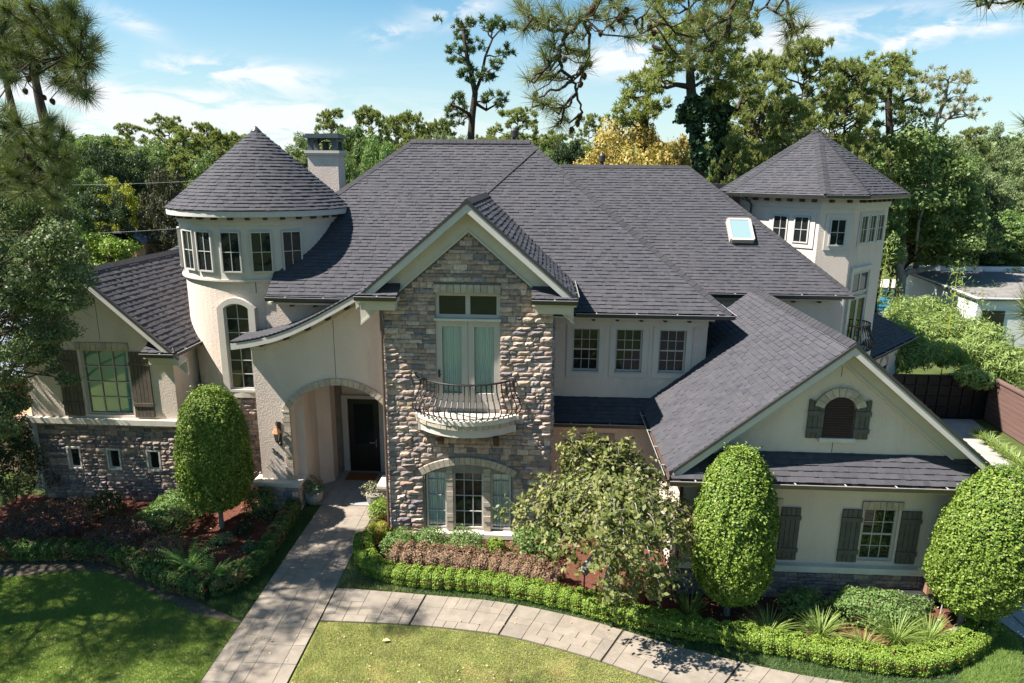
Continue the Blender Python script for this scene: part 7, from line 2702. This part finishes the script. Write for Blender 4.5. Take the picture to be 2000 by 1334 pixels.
    link_obj('undergrowth', np_mesh('undergrowth', np.concatenate(q), 4, 'leaf_dark'), None, kind='stuff')
    # wood across the street behind the viewer: it is what the window panes mirror
    q = []
    for k in range(46):
        a = rg.uniform(-1.35, 1.35)
        D = rg.uniform(34, 52)
        x, y = D * math.sin(a) * 1.5, -D * math.cos(a) * 0.8 - 6
        if x < -22:
            continue
        for j in range(9):
            c = (x + rg.uniform(-4, 4), y + rg.uniform(-3, 3), rg.uniform(1.0, 13.0))
            q.append(clump(rn, c, rg.uniform(1.6, 2.8), 60, 1.0, 0.8, False, 0.7))
    link_obj('woods', np_mesh('woods', np.concatenate(q), 4, 'leaf_dark'), None, kind='stuff')


def custom_oak():
    """pale branching trunk standing by the pool, under the oak crown"""
    rg = random.Random(31)
    Y = 50
    t = thing('oak_tree', 'oak with pale forked trunk standing beside the swimming pool', 'tree', tuple(onY(1752, 620, Y).xy) + (0,))
    b = B()
    f = lambda u, v, dy=0: onY(u, v, Y + dy)
    base = f(1752, 612)
    b.tube([(base.x, Y, 0), f(1757, 575), f(1760, 540), f(1752, 505), f(1745, 490)], [.42, .36, .34, .24, .18], 8)
    b.tube([f(1760, 545), f(1775, 530), f(1800, 528, .5), f(1825, 520, .8), f(1850, 505, 1)], [.24, .22, .18, .13, .06], 7)
    b.tube([f(1756, 530), f(1768, 500), f(1765, 470, .5), f(1772, 430, .8)], [.24, .2, .15, .08], 7)
    b.tube([f(1745, 490), f(1740, 455), f(1752, 410), f(1748, 370)], [.18, .15, .11, .05], 7)
    b.tube([f(1790, 470, -1), f(1795, 430, -1.2), f(1808, 395, -1.2), f(1800, 360, -1.2)], [.12, .11, .09, .04], 6)
    b.build('trunk', 'bark_pale', t, smooth=True)
    rn = np.random.default_rng(8)
    q = []
    for (u, v) in [(1760, 300), (1800, 290), (1840, 300), (1720, 335), (1770, 340), (1820, 340), (1865, 340), (1745, 380), (1790, 385), (1835, 385), (1880, 385), (1735, 425), (1775, 430), (1815, 430), (1860, 430), (1900, 425), (1745, 465), (1800, 470), (1850, 475), (1895, 470), (1825, 500), (1870, 505), (1770, 270), (1810, 262), (1920, 480), (1720, 480), (1725, 510)]:
        c = onY(u + rg.uniform(-8, 8), v + rg.uniform(-8, 8), Y + rg.uniform(-2.5, 2.5))
        q.append(clump(rn, c, rg.uniform(1.1, 1.6), 420, 0.26, 0.8, False, 0.6))
    link_obj('crown', np_mesh('crown', np.concatenate(q), 4, 'leaf_broad'), t)
    return t


build_backdrop()

# bright hedge in the left garden and a white roof far right
t = thing('garden_hedge', 'bright green loose hedge beyond the left wing ridge', 'hedge', tuple(onY(190, 500, 35).xy) + (0,))
rn = np.random.default_rng(12)
q = []
for k in range(22):
    u, v = 128 + 135 * rnd.random(), rnd.uniform(470, 535)
    q.append(clump(rn, onY(u, v + (10 if u > 230 else 0), 34 + rnd.uniform(0, 2)), 0.62, 420, 0.13, 0.8, False, 0.6))
link_obj('foliage', np_mesh('foliage', np.concatenate(q), 4, 'leaf_hedge'), t)
p = onY(1955, 352, 110)
t = thing('far_house', 'small white gabled house half hidden in far trees at right', 'house', (p.x, 110, 0))
B().box(p.x - 3, p.x + 8, 110, 118, 0, p.z - 1.6).build('wall', 'white_wall', t)
B().prism([(p.x - 3.5, 109.6, p.z - 1.6), (p.x + 8.5, 109.6, p.z - 1.6), (p.x + 8.5, 114, p.z), (p.x - 3.5, 114, p.z)], (0, 0, 0.15)).build('roof', 'white_wall', t)
a, c = onY(1942, 352, 70), onY(1942, 390, 70)
t = thing('utility_pole', 'small utility pole with crossarms among far trees at right', 'utility pole', (a.x, 70, 0))
B().tube([(a.x, 70, 0), a], 0.13, 6).build('pole', 'bark_pale', t)
for dz in (0.35, 1.3):
    B().beam((a.x - 1.1, 69.85, a.z - dz), (a.x + 1.1, 69.85, a.z - dz + 0.1), 0.1, 0.12).build('crossarm', 'bark_pale', t)


# ---- the weeping tree in the bed -----------------------------------------------
def weeping_tree():
    rg, rn = random.Random(4), np.random.default_rng(4)
    C = Vector((1.75, 14.95, 0))
    t = thing('weeping_tree', 'olive-leaved weeping ornamental tree in the bed before the recessed wall', 'tree', tuple(C))
    b = B()
    b.tube([C, C + Vector((-0.1, 0.05, 0.6)), C + Vector((0.05, 0, 1.3)), C + Vector((-.05, 0.05, 1.9))], [0.12, 0.10, 0.09, 0.06], 8)
    pos, nrm = [], []
    ends = []
    px = [(1010, 985, .1), (1030, 1000, -.4), (1050, 960, .3), (1080, 930, .5), (1100, 895, .6), (1130, 875, .6), (1150, 862, .8), (1180, 880, .5), (1215, 880, .7), (1245, 890, .6), (1270, 910, .5), (1300, 935, .4), (1320, 965, .2), (1335, 1000, 0),
          (1345, 1040, -.1), (1330, 1080, -.4), (1310, 1110, -.6), (1280, 1140, -.8), (1240, 1150, -.9), (1205, 1140, -1), (1190, 1160, -1), (1230, 1120, -1.1), (1160, 1100, -.9), (1120, 1075, -.8), (1090, 1060, -.7), (1060, 1040, -.5), (1040, 1025, -.3),
          (1100, 990, -.6), (1140, 960, -.5), (1180, 940, -.4), (1230, 950, -.5), (1270, 970, -.6), (1200, 1000, -1), (1250, 1030, -1.1), (1160, 1040, -1.0), (1290, 1040, -.9), (1220, 1070, -1.2), (1120, 1030, -.8), (1270, 1090, -1.1), (1310, 1020, -.6),
          (1180, 1090, -1.1), (1090, 960, -.2), (1130, 920, 0), (1190, 905, .1), (1240, 920, 0), (1060, 990, -.3), (1290, 1120, -.9), (1000, 1010, .0), (1355, 1020, .3), (1150, 905, 1.0), (1210, 920, 1.2), (1100, 940, 1), (1270, 950, 1.2), (1330, 1060, .4),
          (1210, 870, .3), (1120, 868, .3)]
    for (u, v, dy) in px:
        e = onY(u, v, C.y + (dy * 2.3 if dy < 0 else dy))
        hub = C + Vector((rg.uniform(-.15, .15), rg.uniform(-.15, .15), rg.uniform(1.3, 2.0)))
        mid = hub.lerp(e, 0.55) + Vector((0, 0, 0.45 + 0.15 * (hub - e).length))
        pts = [hub, hub.lerp(mid, 0.5) + Vector((0, 0, 0.12)), mid, mid.lerp(e, 0.55) + Vector((0, 0, 0.10)), e]
        b.tube(pts, [0.038, 0.028, 0.02, 0.012, 0.005], 5)
        # twigs with leaves down the outer half
        for j in range(19):
            s = rg.uniform(0.40, 1.06)
            k = min(3, int(s * 4))
            p = pts[k].lerp(pts[k + 1], s * 4 - k)
            tw = p + Vector((rg.uniform(-.42, .42), rg.uniform(-.42, .42), rg.uniform(-.42, .24)))
            b.tube([p, tw], [0.006, 0.003], 3, cap=False)
            m = rg.randrange(8, 16)
            for i in range(m):
                qv = p.lerp(tw, rg.uniform(0.15, 1.15))
                pos.append((qv.x + rg.gauss(0, .055), qv.y + rg.gauss(0, .055), max(0.05, qv.z + rg.gauss(0, .05) - .02)))
                o = (qv - (C + Vector((0, 0, 1.6))))
                nrm.append((o.x * 0.5, o.y * 0.5, 0.7))
    P, Nn = np.array(pos), np.array(nrm)
    link_obj('crown', np_mesh('crown', leaves(rn, P, unit(Nn), 0.118, 0.56, 0.62, 0.35, 0.45), 4, 'leaf_weeping'), t)
    b.build('trunk', 'bark_pale', t)


weeping_tree()


# ---- pines reaching in overhead ------------------------------------------------------
def needles_tuft(rn, c, axis, n=110, L=0.26, w=0.006, spread=0.9):
    d = unit(rn.normal(0, 1, (n, 3)) * spread + np.array(axis) * 0.9)
    P = np.tile(np.array(c), (n, 1)) - np.array(axis) * rn.uniform(0, 0.10, (n, 1))
    dd = d.copy()
    return blades(rn, P, dd, L * rn.uniform(0.65, 1.1, n), w)


def cone(b, c, rg, s=0.034):
    ax = Vector((rg.uniform(-.5, .5), rg.uniform(-.5, .5), -1)).normalized()
    pts = [c, c + ax * s * 0.4, c + ax * s * 1.0, c + ax * s * 1.6, c + ax * s * 2.0]
    b.tube(pts, [s * 0.3, s * 0.75, s * 0.8, s * 0.5, s * 0.1], 7)
    # open scales
    for k in range(22):
        t = 0.15 + 0.8 * k / 22
        p = c + ax * s * 2.0 * t
        a = k * 2.4
        u = ax.orthogonal().normalized()
        v = ax.cross(u)
        o = (u * math.cos(a) + v * math.sin(a))
        r = s * (0.55 + 0.4 * math.sin(math.pi * t))
        q = p + o * r
        sd = ax.cross(o) * s * 0.22
        b.add([p + o * r * 0.5 - sd, p + o * r * 0.5 + sd, q + o * s * 0.28 + ax * s * 0.1], [(0, 1, 2)])


def overhead_branch(t, limbs, tufts, cones, Y0, dY, seed, L=0.24, n=110, w=0.0062, mat='needle_near'):
    rg, rn = random.Random(seed), np.random.default_rng(seed)
    b = B()
    nodes = []
    for lm in limbs:
        r0 = lm[0]
        P = smooth([onY(u, v, Y0 + dy) for u, v, dy in lm[1:]], 4)
        P = [p + Vector((rg.gauss(0, .008), rg.gauss(0, .008), rg.gauss(0, .008))) for p in P]
        b.tube(P, [r0 * (1 - 0.7 * k / len(P)) for k in range(len(P))], 6)
        nodes += P
    q = []
    for tf_ in tufts:
        u, v = tf_[0], tf_[1]
        c = onY(u + rg.uniform(-5, 5), v + rg.uniform(-5, 5), Y0 + (tf_[2] if len(tf_) > 2 else rg.uniform(-dY, dY)))
        a = min(nodes, key=lambda p: (p - c).length)
        ax = (c - a)
        m = a.lerp(c, 0.5) + Vector((0, 0, -0.06)) + Vector((rg.gauss(0, .03), rg.gauss(0, .03), 0))
        b.tube([a, m, c], [0.013, 0.009, 0.006], 5)
        ax = (ax.normalized() if ax.length > 0.02 else Vector((0, 0, -1))) + Vector((0, 0, 0.25))
        q.append(needles_tuft(rn, c, ax, n, L, w))
    cb = B()
    for u, v in cones:
        c = onY(u, v, Y0 + rg.uniform(-dY, dY) * 0.6)
        a = min(nodes, key=lambda p: (p - c).length)
        b.tube([a, a.lerp(c, 0.5) + Vector((0, 0, -0.03)), c], [0.008, 0.006, 0.006], 4)
        cb = B()
        cone(cb, c, rg)
        cb.build('cone', 'cone_brown', t)
    link_obj('needles', np_mesh('needles', np.concatenate(q), 3, mat), t)
    b.build('branch', 'bark', t, smooth=True)


def trunk_and_crown(t, base, top, r0, r1, limbs_to, seed, nclump, zlo, zhi, spread, per=520):
    rg, rn = random.Random(seed), np.random.default_rng(seed)
    b = B()
    base, top = Vector(base), Vector(top)
    b.tube([base, base.lerp(top, .3) + Vector((.08, .05, 0)), base.lerp(top, .65), top], [r0, r0 * .85, r0 * .6, r1], 10)
    for e in limbs_to:
        f = max(0.3, min(0.95, (e.z + 0.6) / top.z))
        a = base.lerp(top, f)
        limb(b, a, e, 0.085, 0.03, rg, 0.10)
    q = []
    for k in range(nclump):
        f = rg.uniform(zlo, zhi) / top.z
        a = base.lerp(top, min(1, f))
        an = rg.uniform(0, 6.28)
        e = a + Vector((math.cos(an), math.sin(an), 0.2)) * spread * rg.uniform(0.3, 1.0)
        limb(b, a, e, 0.06, 0.015, rg, 0.14)
        q.append(clump(rn, e, rg.uniform(0.7, 1.1), per, 0.30, 0.6, True, width=0.03))
    link_obj('crown', np_mesh('crown', np.concatenate(q), 3, 'needle_far'), t)
    b.build('trunk', 'bark', t, smooth=True)


def right_pine():
    t = thing('pine_tree', 'near pine whose cone-hung branches reach down across the top of the view', 'tree', (5.4, 2.2, 0))
    e1, e2, e3 = onY(1180, -40, 6.9), onY(1440, -40, 6.9), onY(2040, -20, 6.2)
    trunk_and_crown(t, (6.4, 1.6, 0), (6.0, 1.8, 21), 0.30, 0.06, [e1, e2, e3], 3, 10, 16, 21, 3.0, 300)
    limbs = [
        (0.028, (1190, -60, 0), (1165, 5, 0), (1130, 45, -.1), (1105, 70, -.15), (1093, 100, -.2), (1097, 130, -.2), (1118, 158, -.2), (1128, 190, -.15), (1137, 222, -.1)),
        (0.022, (1118, 60, -.1), (1085, 60, -.2), (1055, 38, -.3), (1030, 30, -.35)),
        (0.018, (1092, 100, -.2), (1070, 130, -.35), (1050, 145, -.45), (1035, 160, -.5)),
        (0.016, (1118, 158, -.2), (1090, 175, -.4), (1062, 185, -.5), (1048, 195, -.5)),
        (0.014, (1126, 180, -.15), (1110, 205, -.2), (1085, 212, -.3), (1065, 205, -.4)),
        (0.020, (1140, 35, -.1), (1150, 70, .1), (1150, 105, .2), (1140, 140, .2)),
        (0.016, (1180, -20, 0), (1215, 25, .2), (1250, 35, .3), (1272, 10, .4), (1300, -40, .5)),
        (0.014, (1215, 25, .2), (1195, 45, .3), (1175, 60, .3)),
        (0.016, (1262, 30, .3), (1285, 45, .2), (1265, 60, .2), (1248, 66, .2)),
        (0.024, (1455, -60, 0), (1432, 10, -.1), (1405, 40, -.1), (1375, 62, -.2), (1352, 90, -.2), (1345, 105, -.2)),
        (0.018, (1425, 18, -.1), (1424, 45, -.3), (1412, 70, -.4), (1395, 82, -.4)),
        (0.018, (1480, -40, 0), (1470, 5, .2), (1456, 40, .3)),
        (0.020, (1525, -60, .2), (1538, 10, .2), (1548, 45, .1), (1556, 55, .1)),
        (0.014, (1512, -40, .2), (1500, 5, .1), (1478, 25, .1), (1482, 38, .1))]
    tufts = [(1012, 20), (1030, 12), (1042, 40), (1028, 45), (1055, 18), (1062, 48), (1075, 30), (1090, 15), (1095, 45), (1110, 30), (1080, 72), (1068, 85), (1065, 105), (1082, 110), (1045, 132), (1032, 150), (1052, 150), (1070, 150), (1085, 155), (1040, 190), (1052, 200), (1070, 200), (1075, 215), (1095, 215),
             (1100, 235), (1085, 250), (1150, 120), (1138, 110), (1135, 35), (1150, 15), (1165, 35), (1180, 20), (1190, 45), (1205, 10), (1222, 45), (1240, 68), (1252, 60), (1232, 20), (1280, 20), (1105, 95), (1120, 70), (1125, 100),
             (1345, 110), (1335, 118), (1360, 95), (1350, 60), (1362, 40), (1378, 30), (1400, 25), (1388, 75), (1402, 80), (1410, 55), (1425, 40), (1440, 20), (1375, 90), (1420, 75), (1350, 30), (1440, 50),
             (1572, 52), (1560, 62), (1535, 88), (1528, 40), (1515, 15), (1545, 20), (1530, 62), (1180, -5), (1215, -8), (1410, -5), (1010, 5), (1022, 60)]
    cones = [(1210, 32), (1173, 58), (1268, 45), (1277, 58), (1147, 32), (1156, 12), (1225, 15), (1090, 104), (1151, 118), (1140, 142), (1135, 158), (1050, 132), (1130, 222), (1118, 248), (1127, 235), (1362, 60), (1430, 8), (1357, 106), (1083, 30), (1150, 48), (1128, 95), (1105, 110), (1060, 145), (1047, 178), (1134, 128), (1145, 102), (1352, 30), (1374, 25), (1549, 42), (1240, 38)]
    overhead_branch(t, limbs, tufts, cones, 6.9, 0.5, 21, 0.215, 105, 0.0052)
    # far right tips of the same tree
    t2limbs = [(0.02, (2060, -40, 0), (2010, -10, 0), (1975, 2, 0), (1930, 4, 0)), (0.02, (2080, 640, 0), (2030, 630, 0), (2012, 620, 0), (1998, 610, .1)), (0.016, (2030, 230, .5), (2012, 236, .5), (2000, 238, .5))]
    overhead_branch(t, t2limbs, [(1925, -6), (1950, -10), (1905, -8), (1985, -4), (2004, 615), (2006, 580), (2010, 650), (2018, 690), (2012, 605), (2006, 238)], [], 6.2, 0.3, 22)


def left_pine():
    t = thing('pine_tree', 'near pine whose dark needled branches fill the upper left corner', 'tree', (-9.6, 6.5, 0))
    e1, e2 = onY(-40, 30, 7.4), onY(-40, 260, 7.4)
    trunk_and_crown(t, (-9.8, 6.2, 0), (-9.3, 6.8, 19), 0.30, 0.06, [e1, e2], 13, 14, 12, 19, 3.0, 420)
    limbs = [(0.024, (-60, 20, 0), (10, 20, 0), (60, 38, 0), (95, 55, 0), (130, 78, .1), (165, 92, .2), (182, 95, .2)),
             (0.022, (70, 42, 0), (95, 70, .1), (108, 100, .2), (105, 130, .2), (118, 152, .3), (150, 172, .3), (168, 185, .3)),
             (0.018, (100, 60, 0), (125, 105, -.1), (150, 118, -.2), (172, 122, -.2)),
             (0.022, (-40, 60, .2), (10, 85, .2), (35, 115, .2), (30, 140, .2)), (0.018, (30, 30, 0), (50, 75, .1), (62, 110, .1), (55, 160, .2)),
             (0.02, (-60, 230, .2), (0, 240, .2), (40, 265, .1), (75, 290, .1), (110, 305, .1)), (0.018, (20, 250, .2), (50, 300, 0), (80, 330, 0)), (0.02, (-40, 340, .2), (20, 335, .2), (60, 345, .2), (100, 350, .2))]
    rg = random.Random(3)
    tufts = [(25, 12), (55, 8), (85, 18), (115, 30), (140, 45), (120, 12), (155, 60), (180, 75), (195, 95), (178, 110), (160, 88), (140, 82), (125, 60), (100, 45), (70, 35), (40, 40), (12, 45), (10, 75), (40, 80), (70, 70), (95, 85), (20, 105), (55, 105), (85, 115), (112, 110), (140, 110), (165, 132),
             (178, 125), (150, 130), (125, 135), (170, 190), (150, 180), (130, 165), (110, 160), (172, 175), (155, 160), (10, 130), (40, 130), (20, 155), (70, 140), (5, 20), (130, 25), (165, 40), (145, 20), (5, 95),
             (10, 245), (35, 240), (60, 255), (85, 265), (110, 280), (130, 300), (135, 325), (115, 315), (95, 300), (70, 290), (45, 280), (20, 275), (5, 300), (30, 310), (60, 320), (85, 335), (110, 345), (125, 360), (95, 365), (65, 355), (35, 345), (10, 335), (5, 365), (40, 375), (75, 385), (105, 390), (120, 250), (100, 240), (130, 340), (20, 225)]
    cones = [(80, 68), (60, 80), (95, 78), (88, 115), (125, 118), (135, 145), (8, 128), (5, 145), (48, 172), (100, 192), (82, 185), (55, 302), (90, 300), (85, 285), (145, 112), (118, 125), (130, 128), (55, 148), (92, 95), (75, 125)]
    tufts = tufts + [(u + rg.uniform(-14, 14), v + rg.uniform(-14, 14), rg.uniform(0.5, 1.6)) for u, v in tufts if u < 150]
    overhead_branch(t, limbs, tufts, cones, 7.4, 0.7, 31, 0.235, 190, 0.0056)


right_pine()
left_pine()

# two leaning pines behind the left wing
custom_pine('pine_tree', 'leaning pine trunk showing between needles at upper left', 31, [(132, 460), (110, 330), (92, 255), (78, 200), (66, 140), (50, 60)], [],
            [(40, 20, 1.2), (70, 10, 1.2), (20, 60), (90, 50, .9), (30, 110, .9), (60, 100, .8), (5, 30, 1.2)], 'needle_far', 0.9, 420, 0.35, 0.06, tr=0.30, seed=41)
custom_pine('pine_tree', 'thinner leaning pine trunk at the far left edge', 34, [(60, 460), (45, 330), (32, 245), (18, 185), (5, 130), (-15, 40)], [],
            [(-20, 40, 1.2), (-50, 60, 1.2), (10, 90, .9), (-30, 110)], 'needle_far', 1.0, 380, 0.35, 0.06, tr=0.24, seed=42)


# ---- the live oak at the left edge ---------------------------------------------------
def left_oak():
    rg, rn = random.Random(9), np.random.default_rng(9)
    base = Vector((-18.4, 16.4, 0))
    t = thing('oak_tree', 'large live oak leaning into view at the left edge before the left wing', 'tree', tuple(base))
    b, q = B(), []
    b.tube([base, base + Vector((0.2, 0.1, 2.0)), base + Vector((-.1, .2, 4.2)), base + Vector((.2, 0, 6.5))], [.36, .30, .26, .16], 9)
    px = [(20, 385), (55, 375), (95, 395), (120, 420), (25, 430), (70, 435), (110, 460), (135, 480), (20, 480), (60, 490), (100, 505), (138, 520), (15, 530), (55, 545), (95, 555), (128, 560), (25, 590), (70, 600), (108, 605), (135, 590), (20, 640), (60, 650), (95, 655), (118, 650), (10, 690), (45, 690), (70, 700),
          (90, 690), (108, 720), (122, 738), (135, 745), (5, 735), (98, 640), (145, 545), (60, 410), (95, 480), (130, 500), (30, 610), (100, 580), (20, 760), (15, 800), (5, 840), (30, 790)]
    for (u, v) in px:
        c = onY(u, v, 15.2 + rg.uniform(-1.2, 1.2))
        a = base + Vector((0, 0, rg.uniform(2.5, 6.0)))
        limb(b, a, c, 0.07, 0.012, rg, 0.12)
        small = v > 715 and u > 80
        q.append(clump(rn, c, rg.uniform(0.34, 0.52) * (0.5 if small else 1), 260 if small else 950, 0.074, 0.85, False, 0.55))
        for j in range(6):
            e = c + Vector((rg.uniform(-.5, .5), rg.uniform(-.4, .4), rg.uniform(-.5, .25)))
            b.tube([c, e], [0.010, 0.003], 4, cap=False)
    # the rest of the wide crown, beyond the frame; it shades the left lawn
    for k in range(90):
        a = k * 2.4
        r = 6.6 * math.sqrt((k + 0.5) / 90)
        c = Vector((base.x - 1.2 + r * math.cos(a), base.y + 0.3 + r * math.sin(a) * 0.85, 7.6 + rg.uniform(-1.4, 1.6) - 0.06 * r * r))
        if c.x > -12.4 - (c.y - 13) * 0.92:
            continue
        limb(b, base + Vector((0, 0, rg.uniform(3, 6.4))), c, 0.09, 0.02, rg, 0.12)
        q.append(clump(rn, c, rg.uniform(0.75, 1.15), 560, 0.13, 0.7, False, 0.6))
    link_obj('crown', np_mesh('crown', np.concatenate(q), 4, 'leaf_oak'), t)
    b.build('trunk', 'bark', t, smooth=True)


left_oak()


# a second shade pine left of the frame, whose shadow dapples the lawn and walkway
def shade_pine():
    rg, rn = random.Random(19), np.random.default_rng(19)
    base = Vector((-17.6, 12.2, 0))
    t = thing('pine_tree', 'tall pine beyond the left edge whose shadow dapples the straight walkway', 'tree', tuple(base))
    b, q = B(), []
    top = base + Vector((0.4, 0.2, 15.0))
    b.tube([base, base.lerp(top, .5), top], [.32, .24, .06], 9)
    for k in range(48):
        z = 7.4 + 7.2 * (k + rg.random()) / 48
        a = k * 2.4
        L = rg.uniform(1.0, 3.5)
        s = base.lerp(top, z / 15.0)
        e = s + Vector((math.cos(a) * L, math.sin(a) * L, 0.4))
        limb(b, s, e, 0.06, 0.015, rg, 0.12)
        q.append(clump(rn, e, rg.uniform(0.6, 0.95), 420, 0.30, 0.6, True, width=0.035))
    link_obj('crown', np_mesh('crown', np.concatenate(q), 3, 'needle_far'), t)
    b.build('trunk', 'bark', t, smooth=True)


shade_pine()
